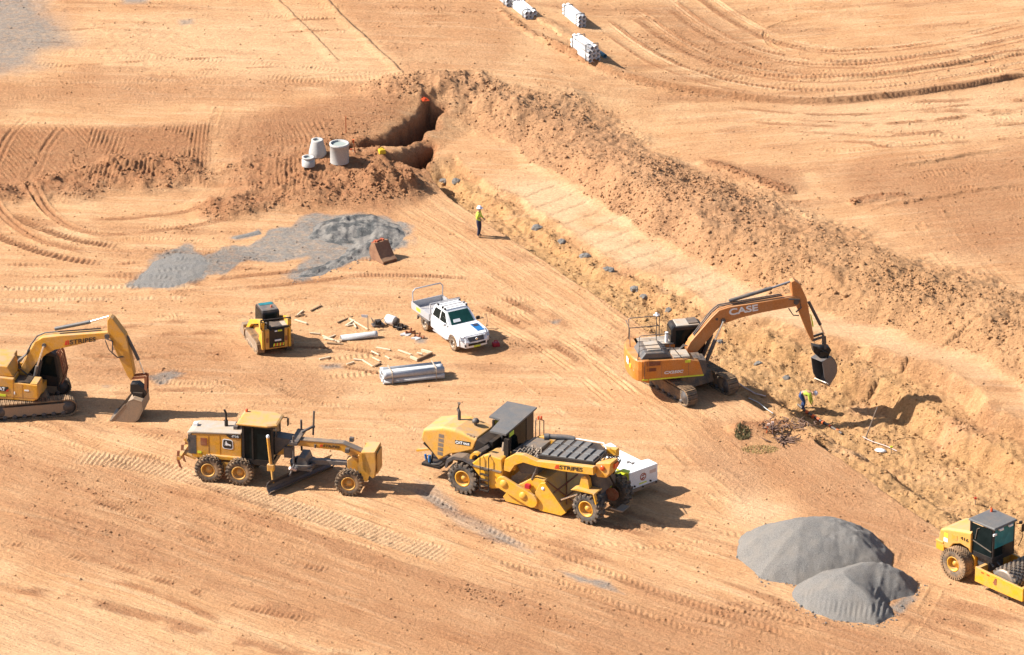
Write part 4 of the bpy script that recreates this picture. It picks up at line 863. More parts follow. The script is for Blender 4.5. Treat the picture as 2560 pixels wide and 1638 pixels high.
# ------------------------------------------------------------------ motor grader
def grader():
    O = (-13.841, -18.071); h = -12.7; stand(O, h, 4.6, 1.35, 2.6)
    t = thing('motor_grader', 'yellow motor grader with six wheels and an angled blade under its belly', 'grader', (O[0], O[1], 0), h)
    for x in (-.78, .78):
        wheel(t, (x, -1.0, .675), .675, .42, .34, 'rubber', 'dusty_yellow', 22, .045); wheel(t, (x, 1.0, .675), .675, .42, .34, 'rubber', 'dusty_yellow', 22, .045, flip=True)
    wheel(t, (6.30, -1.0, .675), .675, .42, .34, 'rubber', 'dusty_yellow', 22, .045, steer=0.03); wheel(t, (6.30, 1.0, .675), .675, .42, .34, 'rubber', 'dusty_yellow', 22, .045, steer=.03, flip=True)
    c = MB()
    for y in (-.66, .66): c.prism([(-1.1, .5), (1.1, .5), (1.2, .8), (.6, 1.0), (-.6, 1.0), (-1.2, .8)], y-.11, y+.11)
    c.b2(-.3, .3, -.7, .7, .55, .95); c.build('tandem_case', M['dusty_yellow'], t, .02)
    c = MB(); c.prism([(-1.66, 1.05), (.78, 1.05), (.80, 2.50), (-1.72, 2.33), (-1.78, 1.6)], -.66, .66); c.b2(-.9, .8, -.80, -.6, 1.12, 1.32); c.build('engine_housing', M['yellow'], t, .03)
    c = MB(); c.prism([(-1.95, 2.31), (-1.70, 2.345), (.80, 2.515), (.80, 2.60), (-1.62, 2.47), (-1.95, 2.38)], -.69, .69); hood = c.build('engine_hood', M['hoodwhite'], t, .04)
    c = MB(); c.b2(-1.80, -1.60, -.1, .15, 2.42, 2.62); c.build('filler_cap', M['letter_white'], hood)
    c = MB(); c.b2(-1.80, -1.50, -.668, .668, 1.25, 2.25); c.build('radiator_grille', M['dark'], t)
    c = MB(); c.b2(-1.28, -.95, -.672, -.65, 1.75, 2.15); c.build('vent_grille', M['rust'], t)
    c = MB(); c.b2(-.88, -.86, -.67, -.65, 1.15, 2.3); c.b2(-.3, -.29, -.67, -.65, 1.15, 2.35); parts(c, 'panel_gap', M['rust'], t)
    c = MB(); c.prism([(.0, 2.44), (.78, 2.48), (.78, 2.30), (.18, 2.28)], -.675, -.65); num = c.build('number_plate', M['letter_black'], t)
    text('672G', .34, (.32, -.685, 2.34), RX, M['letter_white'], num, height=.09)
    # badge with a leaping deer
    c = MB(); rr = arc(-.06, 2.1, .10, 90, 180, 3)+arc(-.06, 1.80, .12, 180, 270, 3)+arc(.26, 1.78, .12, -90, 0, 3)+arc(.26, 2.08, .10, 0, 90, 3); c.prism(rr, -.674, -.65); bd = c.build('badge_plate', M['letter_white'], t)
    c = MB(); c.prism([(.1+(x-.1)*.86, 1.94+(z-1.94)*.86) for x, z in rr], -.679, -.66); bd2 = c.build('badge_field', M['letter_black'], bd)
    c = MB(); dp = [(-.06, 1.99), (-.02, 2.0), (.02, 2.07), (-.02, 2.10), (.05, 2.09), (.06, 2.03), (.09, 1.98), (.17, 1.94), (.24, 1.93), (.29, 1.86), (.25, 1.88), (.23, 1.90), (.26, 1.82), (.20, 1.87), (.12, 1.88), (.05, 1.86), (-.02, 1.88), (-.05, 1.84), (-.05, 1.90), (.01, 1.93), (.0, 1.96)]
    c.prism([(x+0.0, z) for x, z in dp], -.684, -.665); c.build('deer_emblem', M['letter_white'], bd)
    c = MB(); c.b2(-1.45, -1.25, -.674, -.65, 1.30, 1.42); c.build('reflective_patch', M['hivis_sticker'], t)
    c = MB(); c.tube([(-.17, .1, 2.5), (-.17, .1, 2.85)], .09, 10); c.tube([(-.17, .1, 2.85), (-.18, .1, 3.25), (-.26, .1, 3.42)], .055, 8); c.build('exhaust_stack', M['black'], t)
    c = MB(); c.b2(.3, .5, -.3, .3, 2.55, 2.75); c.tube([(.5, .45, 2.6), (.5, .45, 2.95)], .06, 8); c.build('air_cleaner', M['dark'], t)
    # cab
    c = MB()
    for x, y in ((.92, -.74), (.92, .74), (2.36, -.68), (2.36, .68)): c.b2(x-.06, x+.06, y-.06, y+.06, 1.05, 3.08)
    c.b2(.86, 2.45, -.78, .78, 1.02, 1.30); c.b2(.86, 2.42, -.76, .76, 2.98, 3.08); c.b2(1.35, 1.43, -.79, -.73, 1.3, 3.0); c.b2(.9, 1.3, -.6, .6, 1.3, 1.9); cab = c.build('cab', M['black'], t)
    for y in (-.745, .745):
        c = MB(); c.b2(.98, 2.30, y-.012, y+.012, 1.3, 2.98); c.build('side_window', M['glass'], cab)
    c = MB(); c.b2(2.37, 2.40, -.62, .62, 1.3, 2.98); c.build('front_window', M['glass'], cab)
    c = MB(); c.b2(.90, .92, -.66, .66, 1.9, 2.98); c.build('rear_window', M['glass'], cab)
    c = MB(); c.b2(1.3, 1.75, -.25, .25, 1.3, 1.75); c.b2(1.2, 1.35, -.25, .25, 1.7, 2.4); c.build('seat', M['dark'], cab)
    c = MB(); rf = [(.60, -.84), (2.15, -.84), (2.62, -.62), (2.62, .62), (2.15, .92), (.60, .92)]
    c.loft([[(x, y, 3.08) for x, y in rf], [(x, y, 3.16) for x, y in rf], [(1.55+(x-1.55)*.9, y*.86, 3.21) for x, y in rf]]); c.build('cab_roof', M['dusty_yellow'], cab, .02)
    c = MB(); c.lathe([(.07, 0), (.07, .14), (.03, .17)], (.75, .55, 3.2), 'z', 10); c.build('beacon', M['beacon'], cab)
    c = MB(); c.tube([(2.45, .6, 3.05), (2.75, .75, 3.0), (2.75, .75, 2.75)], .03, 6); c.box((2.78, .78, 2.75), (.05, .22, .34)); c.tube([(2.45, -.6, 3.0), (2.6, -.8, 3.0)], .03, 6); c.box((2.62, -.85, 2.85), (.05, .2, .34)); c.build('mirror', M['black'], cab)
    # front frame
    c = MB(); c.prism([(2.35, 1.55), (2.35, 2.42), (3.2, 2.36), (3.2, 2.0)], -.34, .34); c.prism([(2.3, 1.4), (2.9, 1.55), (3.25, 2.05), (2.9, 2.05), (2.35, 1.65)], -.3, .3); gn = c.build('gooseneck', M['bluegrey'], t, .02)
    c = MB(); c.prism([(2.45, 1.45), (2.85, 1.5), (3.3, 2.06), (3.1, 2.1)], -.345, -.30); c.build('gooseneck_plate', M['yellow'], gn)
    c = MB(); c.prism([(3.2, 1.98), (3.2, 2.26), (5.78, 2.30), (6.65, 1.98), (6.75, 1.7), (6.4, 1.55), (5.7, 1.92)], -.17, .17); beam = c.build('main_beam', M['yellow'], t, .015)
    c = MB(); c.prism([(3.2, 2.26), (3.2, 2.30), (5.80, 2.34), (6.75, 1.99), (6.75, 1.93), (5.78, 2.29)], -.19, .19); c.build('beam_cap', M['steel'], beam)
    stripes(beam, (4.60, -.176, 2.04), 1.02, RX, 'letter_black', h=.13)
    c = MB(); c.tube([(4.4, -.22, 2.15), (4.4, -.22, 1.98)], .05, 8); c.b2(5.95, 6.15, -.42, -.2, 1.95, 2.15); c.b2(6.0, 6.2, .25, .45, 2.25, 2.45); parts(c, 'lamp_bracket', M['dark'], beam)
    # front axle and the dozer plate in front of it
    c = MB(); c.prism([(6.05, .85), (6.55, .75), (6.65, 1.6), (6.3, 1.75), (6.0, 1.5)], -.30, .30); c.b2(6.15, 6.45, -.85, .85, .55, .85); c.b2(6.2, 6.4, -.8, .8, .9, 1.0); c.build('front_axle', M['yellow'], t, .03)
    c = MB(); c.prism([(6.62, .95), (6.72, 2.1), (7.0, 2.1), (7.30, 1.2), (7.10, .62), (6.95, .62)], -.62, -.58); c.prism([(6.62, .95), (6.72, 2.1), (7.0, 2.1), (7.30, 1.2), (7.10, .62), (6.95, .62)], .58, .62); c.b2(6.55, 6.75, -.3, .3, .9, 1.8); pb = c.build('push_block', M['yellow'], t)
    c = MB(); pl = [(6.80, 2.16), (7.50, 2.24), (7.54, 1.6), (7.48, .88), (7.36, .80), (6.98, 1.12), (6.86, 1.3)]; c.prism(pl, -.62, .62); c.b2(7.54, 7.60, -.45, .45, 1.0, 2.1); c.build('counterweight_block', M['dusty_yellow'], pb, .03)
    # blade assembly
    c = MB(); c.prism([(3.4, .95), (6.0, 1.15), (6.0, 1.32), (4.6, 1.30), (3.4, 1.15)], -.14, .14); c.lathe([(.68, .98), (.68, 1.12), (.52, 1.12), (.52, .98)], (3.75, 0, 0), 'z', 28); c.b2(3.2, 4.3, -.6, .6, .85, .98); c.prism([(3.5, 1.1), (4.1, 1.1), (3.95, 1.5), (3.6, 1.5)], -.5, .5); c.build('blade_circle', M['bluegrey'], t, .01)
    c = MB(); bl = [(-.06, .02), (-.20, .22), (-.24, .42), (-.16, .62), (.02, .78), (.02, .74), (-.12, .58), (-.19, .42), (-.15, .24), (-.02, .03)]
    p0, p1 = Vector((2.52, -1.90, 0)), Vector((4.72, 1.75, 0)); d = (p1-p0).normalized(); n = Vector((-d.y, d.x, 0))
    c.loft([[p+n*(-k[0])+Vector((0, 0, k[1])) for k in bl] for p in (p0, p1)]); bld = c.build('blade', M['bladesteel'], t)
    c = MB(); c.loft([[p+n*k[0]+Vector((0, 0, k[1])) for k in ((.02, .0), (.06, .0), (-.10, .22), (-.14, .22))] for p in (p0-d*.05, p1+d*.05)]); c.build('cutting_edge', M['steel'], bld)
    c = MB(); c.tube([(3.45, -.75, 2.75), (3.45, -.75, 1.3)], .055, 8); c.tube([(3.45, .75, 2.95), (3.45, .75, 1.3)], .055, 8); c.b2(3.25, 3.65, -.85, .85, 2.28, 2.42); c.tube([(3.6, .3, 2.5), (4.1, .55, 2.75), (4.15, .6, 2.7)], .07, 8); c.tube([(4.1, .55, 2.3), (4.15, .6, 3.55)], .05, 8); c.b2(2.9, 3.3, -.55, -.2, 1.45, 2.0); c.tube([(3.5, -.7, 1.3), (3.3, -1.0, .7)], .05, 8); c.build('blade_lift', M['dark'], t)
    c = MB(); c.tube([(3.3, -.95, 1.1), (3.5, -.65, .9)], .09, 8); c.build('lift_joint', M['pinkwhite'], t)
    ram(t, (2.30, -1.22, 2.75), (2.42, -1.22, 1.35), (2.58, -1.45, .45), .075, .055, 'yellow', 'dusty_yellow', name='grade_mast')
    c = MB(); c.lathe([(.07, 0), (.09, .08), (.05, .15)], (2.30, -1.22, 2.75), 'z', 12); c.build('gps_receiver', M['letter_white'], t)
    c = MB(); c.b2(2.25, 2.60, -1.34, -1.10, 1.0, 1.35); c.build('mast_bracket', M['yellow'], t, .03)
    # ripper at the tail
    c = MB(); c.prism([(-1.75, 1.0), (-1.62, 1.0), (-1.62, 1.7), (-2.1, 1.95), (-2.2, 1.85), (-1.95, 1.65)], -.5, -.4); c.prism([(-1.75, 1.0), (-1.62, 1.0), (-1.62, 1.7), (-2.1, 1.95), (-2.2, 1.85), (-1.95, 1.65)], .4, .5)
    c.bar((-1.7, 0, .75), (-2.3, 0, .95), .4, .1); c.b2(-2.45, -2.28, -.8, .8, .9, 1.06); rp = c.build('ripper_frame', M['dusty_yellow'], t)
    for y in (-.72, .0, .72):
        c = MB(); c.prism([(-2.34, 1.35), (-2.46, 1.35), (-2.50, .9), (-2.38, .50), (-2.25, .42), (-2.33, .66), (-2.38, .9)], y-.04, y+.04); c.build('ripper_tooth', M['rust'], rp)
    c = MB(); c.b2(-1.95, -1.8, -.55, .55, 1.2, 2.2); c.prism([(-2.0, 1.9), (-1.95, 2.0), (-1.25, .75), (-1.3, .65)], -.60, -.5); c.build('rear_guard', M['dark'], t)
grader()
# ------------------------------------------------------------------ soil stabiliser
def stabiliser():
    O = (-1.699, -19.092); h = -29.5; stand(O, h, 4.6, 1.5, 3.3)
    t = thing('soil_stabiliser', 'big yellow soil stabiliser with a black slotted hood and lugged tyres', 'stabiliser', (O[0], O[1], 0), h)
    wheel(t, (0, -1.18, .82), .82, .56, .40, 'rubber_dark', 'cat_yellow', 17, .075, 'ag'); wheel(t, (0, 1.18, .82), .82, .56, .40, 'rubber_dark', 'cat_yellow', 17, .075, 'ag', flip=True)
    wheel(t, (6.86, -1.15, .78), .78, .56, .40, 'rubber_dark', 'cat_yellow', 16, .075, 'ag', steer=-.10); wheel(t, (7.12, 1.20, .78), .78, .56, .40, 'rubber_dark', 'cat_yellow', 16, .075, 'ag', steer=-.10, flip=True)
    # engine end
    c = MB(); side = [(-1.70, 1.22), (-2.72, 2.25), (-2.58, 2.72), (-1.5, 3.06), (-.75, 3.10), (.50, 2.86), (.28, 2.28), (-.5, 1.92), (-1.05, 1.72)]
    c.loft([[(x*(.97)+.0, y, 1.22+(z-1.22)*k) for x, z in side] for y, k in ((-.90, .93), (-.80, 1.0), (.80, 1.0), (.90, .93))]); hood = c.build('engine_hood', M['dusty_yellow'], t, .06)
    c = MB(); c.prism([(-1.05, 1.3), (-1.0, 1.75), (-.45, 1.9), (.3, 2.3), (.45, 2.0), (.2, 1.3)], -.7, .7); c.build('engine_block', M['yellow'], t)
    c = MB(); c.prism([(.34, 2.2), (.52, 2.84), (1.0, 2.7), (1.2, 1.6), (.3, 1.5)], -.95, .95); c.build('cooling_bay', M['black'], t, .03)
    c = MB(); c.bar((.2, -1.1, 1.9), (1.3, -1.1, 2.75), .12, .16); c.tube([(.05, -1.05, 1.7), (.5, -1.15, 2.2), (.95, -1.1, 2.5)], .05, 6); c.build('service_arm', M['dark'], t)
    c = MB(); c.prism([(-.72, 2.52), (.16, 2.60), (.10, 2.38), (-.72, 2.32)], -.912, -.88); pl = c.build('badge_plate', M['letter_black'], hood)
    o = text('CAT', .40, (-.68, -.918, 2.355), RX, M['letter_white'], pl, height=.14, weight=.03); o.rotation_euler = (math.pi/2, -R(4), 0)
    o = text('RM500B', .34, (-.24, -.918, 2.39), RX, M['letter_white'], pl, height=.11, weight=.01); o.rotation_euler = (math.pi/2, -R(4), 0)
    o = text('STRIPES', .92, (-.62, -.86, 2.88), (R(62), 0, 0), M['bucket'], hood, height=.13, shear=.15)
    c = MB()
    for k in range(5): c.prism([(-1.72+.02*k, 1.5+.24*k), (-1.42+.02*k, 1.5+.24*k), (-1.42+.02*k, 1.69+.24*k), (-1.72+.02*k, 1.69+.24*k)], -.905, -.86)
    c.build('vent_grille', M['steel'], hood)
    c = MB(); c.tube([(-1.12, .2, 2.95), (-1.12, .2, 3.5), (-1.18, .2, 3.62), (-1.12, .2, 3.98)], .085, 10); c.build('exhaust_stack', M['dark'], t)
    c = MB(); c.tube([(-.2, .2, 2.9), (-.2, .2, 3.12)], .08, 10); c.lathe([(.05, 0), (.17, .04), (.19, .13), (.12, .24), (.02, .27)], (-.2, .2, 3.1), 'z', 16); c.build('air_intake', M['dark'], t)
    c = MB(); c.prism([(-1.0, 1.2), (-.9, 1.66), (-.5, 1.9), (.0, 1.95), (.55, 1.75), (.62, 1.62), (.0, 1.80), (-.5, 1.74), (-.8, 1.5), (-.9, 1.2)], -1.45, -.85); c.build('rear_fender', M['dark'], t)
    # tail gear
    c = MB(); c.bar((-2.9, -.2, 1.6), (-1.7, -.2, .8), .08, .1); c.bar((-2.95, .5, 1.6), (-1.8, .5, .8), .08, .1); c.b2(-2.75, -1.7, -.7, .7, .62, .75); c.tube([(-2.6, -.5, .9), (-2.2, -.6, .75), (-1.7, -.7, .9), (-1.3, -.8, 1.3)], .05, 6); c.tube([(-2.5, 0, 1.2), (-2.3, -.5, .9), (-2.3, -.5, .6)], .06, 6); tail = c.build('tow_hitch', M['black'], t)
    c = MB(); c.bar((-3.35, -.1, 1.05), (-2.4, -.1, 1.35), .16, .1); c.bar((-3.0, -.1, 1.75), (-2.5, -.1, 1.2), .1, .08); c.build('hitch_arm', M['yellow'], tail)
    c = MB(); c.tube([(-2.35, -.6, 1.2), (-2.35, -.6, .85)], .07, 8); c.tube([(-2.65, -.5, 1.15), (-2.6, -.5, .9)], .06, 8); parts(c, 'hose_coupling', M['blue'], tail)
    # deck with steps and tank
    c = MB(); c.prism([(.35, 1.70), (.55, 1.78), (.9, 2.15), (1.4, 2.42), (2.15, 2.32), (2.2, 1.6), (2.1, .75), (1.55, .62), (.95, 1.1)], -1.38, -.3); c.b2(.5, 2.2, -.3, 1.4, 1.0, 2.0); dk = c.build('fuel_tank', M['cat_yellow'], t, .05)
    c = MB(); c.prism(arc(.72, 2.02, .34, 190, 60, 8)+arc(.72, 2.02, .22, 60, 190, 8), -1.40, -1.15); c.build('tank_bracket', M['cat_yellow'], dk)
    c = MB(); c.b2(.45, 2.15, -1.44, -1.36, 1.62, 1.70); c.build('deck_edge', M['steel'], dk)
    c = MB()
    for x in (1.02, 1.50): c.tube([(x, -1.5, .45), (x, -1.5, 2.3), (x, -1.35, 2.42)], .028, 6)
    for k in range(5): c.b2(1.02, 1.50, -1.58, -1.42, .5+.28*k, .54+.28*k)
    c.build('ladder', M['black'], t)
    # cab
    c = MB()
    for x, y in ((.72, .35), (.72, 2.15), (1.86, 2.15)): c.b2(x-.05, x+.05, y-.05, y+.05, 1.9, 3.42)
    c.prism([(2.02, 2.15), (2.26, 2.15), (2.26, 3.2), (2.02, 3.2)], -.92, -.70); c.b2(1.84, 1.96, -.15, -.05, 1.9, 3.35); c.b2(.7, 1.9, -.1, 2.2, 1.7, 2.02); c.b2(1.80, 1.92, 1.5, 2.2, 1.9, 3.42)
    c.b2(.7, 1.2, -.6, .4, 1.9, 2.7); cab = c.build('cab', M['black'], t)
    c = MB(); c.b2(1.99, 2.3, -.95, -.67, 2.08, 2.15); c.build('pillar_foot', M['steel'], cab)
    c = MB(); c.b2(.70, .73, .42, 2.1, 2.6, 3.36); c.build('rear_window', M['glass'], cab)
    c = MB(); c.b2(.72, .74, .48, .80, 2.62, 3.32); c.build('sun_blind', M['hivis'], cab)
    c = MB(); c.b2(1.88, 1.90, -.02, 1.5, 2.05, 3.36); c.build('front_window', M['glass'], cab)
    c = MB(); c.b2(1.2, 1.7, .2, .8, 2.02, 2.4); c.b2(1.15, 1.3, .2, .8, 2.3, 2.95); c.build('seat', M['dark'], cab)
    c = MB(); c.lathe([(.11, 0), (.12, .12), (.02, .2)], (1.75, -.55, 2.1), 'z', 12); c.tube([(1.75, -.55, 2.3), (1.75, -.4, 2.75)], .09, 8); c.build('control_console', M['bucket'], cab)
    RF = [(x, y, 3.40+.045*y) for x, y in ((.42, .45), (.40, 2.28), (2.02, 2.36), (2.10, -.86), (1.22, -.90), (1.08, .40))]
    c = MB(); c.loft([RF, [(x, y, z+.09) for x, y, z in RF]]); c.build('cab_roof', M['roofgrey'], cab)
    c = MB(); c.box((2.115, -.32, 3.27), (.02, .42, .22), (.06, 0, 0)); c.build('hi_vis_sign', M['hivis'], cab)
    # front frame beams and slotted hood
    fr = [(2.2, 1.72), (2.30, 2.34), (2.85, 2.74), (3.32, 2.80), (4.06, 2.64), (5.5, 2.82), (7.15, 3.02), (7.18, 2.62), (5.5, 2.44), (3.99, 2.36), (3.32, 2.40), (2.85, 2.15), (2.58, 1.72)]
    c = MB(); c.prism(fr, -1.32, -1.02); fb = c.build('main_frame', M['cat_yellow'], t, .02)
    c = MB(); c.prism(fr, 1.02, 1.32); c.b2(2.3, 2.7, -1.02, 1.02, 1.7, 2.2); c.build('main_frame', M['cat_yellow'], t, .02)
    stripes(fb, (5.05, -1.326, 2.50), 1.55, (math.pi/2, -R(6.5), 0), h=.20)
    c = MB(); c.prism([(2.75, 2.0), (3.25, 2.35), (4.0, 2.32), (3.9, 1.75), (3.0, 1.6)], -.95, .95); c.b2(2.3, 3.8, -.7, .9, 2.1, 2.5); c.build('hydraulic_bay', M['dark'], t, .02)
    c = MB(); c.b2(2.7, 3.6, -.2, .9, 2.5, 2.75)
    for k in range(9): c.tube([(2.6+.12*k, -.9+.18*(k % 4), 2.45), (2.8+.12*k, -.7+.2*(k % 4), 2.78), (3.1+.1*k, -.6+.2*(k % 3), 2.5)], .035, 6)
    c.build('hydraulic_hoses', M['steel'], t)
    HB = [(4.0, -1.0, 2.62), (7.05, -.95, 2.92), (7.05, .30, 2.98), (6.3, .98, 2.95), (4.0, 1.0, 2.80)]
    c = MB(); c.loft([HB, [(x, y, z+.22) for x, y, z in HB]]); grate = c.build('slotted_hood', M['black'], t, .03)
    c = MB(); nx, ny = 6, 3; sd = random.Random(3)
    for i in range(nx):
        for j in range(ny):
            x0, x1 = 4.06+i*.49+.05, 4.06+(i+1)*.49-.05; y0, y1 = -.97+j*.62+.03, -.97+(j+1)*.62-.03
            if x1 > 6.3 and j == 2: continue
            zf = lambda x, y: 2.86+(x-4)*.098+(y+1)*.055+(.0 if j else -.0)
            c.loft([[(x0, y0, zf(x0, y0)), (x1, y0, zf(x1, y0)), (x1, y1, zf(x1, y1)), (x0, y1, zf(x0, y1))], [(x0+.03, y0+.03, zf(x0, y0)+.05), (x1-.03, y0+.03, zf(x1, y0)+.05), (x1-.03, y1-.03, zf(x1, y1)+.05), (x0+.03, y1-.03, zf(x0, y1)+.05)]])
    c.build('hood_slat', M['roofgrey'], grate)
    c = MB(); c.tube([(3.7, .55, 3.12), (4.5, .85, 3.15), (4.9, .95, 3.1)], .13, 10); c.tube([(3.5, .45, 3.1), (3.72, .55, 3.12)], .17, 10); c.build('muffler', M['bluegrey'], t)
    c = MB(); c.tube([(4.6, .95, 3.12), (6.5, .95, 3.25), (7.0, .3, 3.3)], .025, 6); c.build('grab_rail', M['letter_white'], t)
    c = MB()
    for y in (.3, .75, 1.2): c.tube([(2.55+y*.4, 1.0+y*.2, 2.4), (2.55+y*.4, 1.0+y*.2, 3.55)], .022, 6)
    c.tube([(2.67, 1.06, 3.2), (2.69, 1.07, 3.6), (2.85, 1.15, 3.62), (3.03, 1.24, 3.55)], .022, 6); c.build('handrail', M['dark'], t)
    for x, y in ((2.80, 1.12), (2.92, 1.18)):
        c = MB(); c.lathe([(.05, 0), (.055, .16), (.02, .2)], (x, y, 3.6), 'z', 10); c.build('beacon', M['beacon'], t)
    # mixing chamber with chain case
    c = MB(); rp = [(2.15, .28), (2.5, .75), (3.9, 1.72), (4.45, 1.66), (5.62, .32), (5.45, .06), (2.3, .06)]
    c.prism(rp, -1.25, 1.25); ch = c.build('mixing_chamber', M['cat_yellow'], t, .02)
    c = MB(); c.prism([(4.0, 1.0), (4.3, 1.55), (4.55, 1.62), (5.72, .30), (5.45, .08), (4.25, .08)], -1.38, -1.26); c.build('side_plate', M['cat_yellow'], ch, .02)
    c = MB(); c.bar((4.50, -1.1, 1.60), (5.55, -.4, .5), .05, .05); c.bar((4.5, .9, 1.62), (5.5, -.9, .52), .05, .05); c.bar((4.95, -1.2, 1.12), (4.95, 1.2, 1.12), .05, .06); c.bar((5.3, -1.2, .74), (5.3, 1.2, .74), .04, .05); c.build('chamber_ribs', M['rust'], ch)
    c = MB(); cp = arc(2.28, 1.12, .36, 60, 250, 8)+arc(3.85, .55, .36, 250, 420, 8); c.prism(cp, -1.52, -1.36); cc = c.build('chain_case', M['cat_yellow'], t, .03)
    c = MB(); c.lathe([(.01, -1.56), (.2, -1.56), (.22, -1.5), (.22, -1.4), (.01, -1.4)], (2.35, 0, 1.12), 'y', 18); c.lathe([(.01, -1.56), (.2, -1.56), (.22, -1.5), (.22, -1.4), (.01, -1.4)], (3.42, 0, .72), 'y', 18); parts(c, 'case_cover', M['cat_yellow'], cc)
    c = MB(); c.lathe([(.01, -1.40), (.09, -1.40), (.09, -1.3), (.01, -1.3)], (4.45, 0, 1.3), 'y', 14); c.build('gauge', M['letter_white'], ch)
    c = MB(); c.b2(3.5, 3.75, -1.5, -1.3, 1.15, 1.35); c.build('red_valve', M['red'], ch)
    ram(t, (3.75, -1.2, 1.55), (3.95, -1.25, 2.0), (4.05, -1.2, 2.45), .07, .045, 'dark', 'bladesteel')
    c = MB(); c.bar((5.4, -1.3, .9), (6.2, -1.1, 1.3), .06, .06); c.build('depth_rod', M['chrome'], t)
    # front bogie
    c = MB(); c.prism([(6.55, 1.35), (6.5, 2.3), (6.75, 2.55), (7.2, 2.5), (7.3, 1.4)], -.75, .75); c.b2(6.7, 7.1, -.9, .9, .6, .95); c.build('front_axle', M['dark'], t, .03)
    c = MB(); c.prism([(6.30, 1.70), (6.42, 2.25), (6.62, 2.38), (6.78, 2.2), (6.85, 1.75)], -1.15, -.85); c.prism([(6.0, 1.62), (6.3, 1.75), (7.3, 1.72), (7.32, 1.66), (6.3, 1.66)], -1.45, -.7); c.bar((7.28, -1.42, 1.7), (7.42, -1.42, 1.2), .2, .06); ft = c.build('front_fender', M['cat_yellow'], t)
    c = MB(); c.bar((7.0, .92, 1.75), (7.55, .92, 2.05), .3, .06); c.bar((7.0, .92, 1.75), (6.95, .92, .75), .3, .07); c.bar((7.55, .92, 2.05), (7.9, 1.0, 2.0), .3, .06); c.build('front_fender', M['hivis_sticker'], t)
    c = MB(); c.prism([(7.10, 2.62), (7.12, 3.1), (7.5, 3.2), (7.95, 3.3), (7.9, 2.75), (7.7, 2.45), (7.2, 2.4)], -1.0, -.25); nose = c.build('front_cowl', M['yellow'], t, .04)
    c = MB(); c.b2(7.92, 8.02, -.7, -.35, 2.9, 3.15); c.lathe([(.01, -1.06), (.13, -1.06), (.13, -.98), (.01, -.98)], (7.5, 0, 2.95), 'y', 14); c.build('stop_button', M['beacon'], nose)
    c = MB()
    for k in range(5): c.tube([(7.2+.1*k, -.7+.1*k, 3.1), (7.3+.15*k, -.5+.1*k, 3.5-.05*k), (7.9, -.3+.1*k, 3.0), (7.6, -.1, 2.3)], .03, 6)
    c.tube([(7.4, -.1, 2.2), (7.5, .2, 1.6), (7.2, .4, 1.1)], .06, 6); c.build('front_hoses', M['black'], t)
    c = MB(); c.prism(arc(7.35, 1.0, .34, 0, 345, 16), .25, .30); c.build('hose_reel', M['rust'], t)
    c = MB(); c.b2(7.9, 8.3, -.4, .3, .52, .6); c.bar((8.3, -.4, .56), (7.7, -.6, .7), .06, .06); c.build('tow_eye', M['steel'], t)
stabiliser()

# ------------------------------------------------------------------ white tank trailer
def trailer():
    O = (5.70, -20.98); h = -50; stand(O, h, 1.7, 1.1, -1.5, .8)
    t = thing('tank_trailer', 'white service trailer box with a red emblem behind the stabiliser', 'trailer', (O[0], O[1], 0), h)
    b = MB(); rng_ = [(0, 0), (0, 1.83), (-.72, 1.83), (-.78, 1.45), (-3.05, 1.45), (-3.05, 0)]
    b.loft([[(x, y, .42) for x, y in rng_], [(x, y, 1.40) for x, y in rng_]]); bx = b.build('tank_box', M['whitebox'], t, .03)
    c = MB(); c.b2(-.02, .04, .02, 1.81, .38, .50); c.b2(-3.0, .0, .1, 1.4, .30, .42); c.build('chassis', M['steel'], t)
    for x in (-2.1, -1.3):
        wheel(t, (x, .18, .32), .32, .2, .18, 'rubber', 'steel', 14, .015); wheel(t, (x, 1.3, .32), .32, .2, .18, 'rubber', 'steel', 14, .015, flip=True)
    c = MB(); c.loft([[(-3.02, .05, 1.4), (-2.3, .05, 1.4), (-2.3, 1.4, 1.4), (-3.02, 1.4, 1.4)], [(-2.95, .15, 1.62), (-2.55, .15, 1.58), (-2.5, 1.35, 1.58), (-2.95, 1.35, 1.62)]]); c.build('tank_hatch', M['whitebox'], bx, .03)
    for y in (.32, .85, 1.35, 1.7):
        c = MB(); c.lathe([(.01, .06), (.05, .06), (.05, -.02), (.01, -.02)], (0.0, y, .62 if y in (.32, 1.35) else .46), 'x', 10); c.build('latch', M['black'], bx)
    # round red emblem with an S stroke
    q = 24; ring = MB()
    o_ = [(.006, .88+.20*math.cos(2*math.pi*k/q), .97+.20*math.sin(2*math.pi*k/q)) for k in range(q)]; i_ = [(.006, .88+.15*math.cos(2*math.pi*k/q), .97+.15*math.sin(2*math.pi*k/q)) for k in range(q)]
    ring.loft([o_, i_, [(.0, y, z) for _, y, z in i_], [(.0, y, z) for _, y, z in o_], o_], cap=False)
    ring.loft([[(.0, .76, 1.02), (.0, .92, 1.10), (.0, 1.02, 1.06), (.0, .86, 1.0)], [(.012, .76, 1.02), (.012, .92, 1.10), (.012, 1.02, 1.06), (.012, .86, 1.0)]]); ring.loft([[(.0, 1.0, .92), (.0, .84, .84), (.0, .74, .88), (.0, .90, .96)], [(.012, 1.0, .92), (.012, .84, .84), (.012, .74, .88), (.012, .90, .96)]])
    ring.build('emblem', M['rust_red'], bx)
    c = MB(); c.b2(0, .008, .62, 1.12, .62, .68); c.build('yellow_label', M['hivis_sticker'], bx)
    c = MB(); c.b2(0, .006, 1.3, 1.72, 1.0, 1.18); c.build('faded_label', M['pinkwhite'], bx)
    c = MB(); c.b2(-.95, -.05, -.010, .0, .98, 1.34); lb = c.build('yellow_label', M['hivis_sticker'], bx)
    text('94', .42, (-1.02, .62, 1.408), (0, 0, R(25)), M['dark'], bx, height=.26, weight=.03)
trailer()

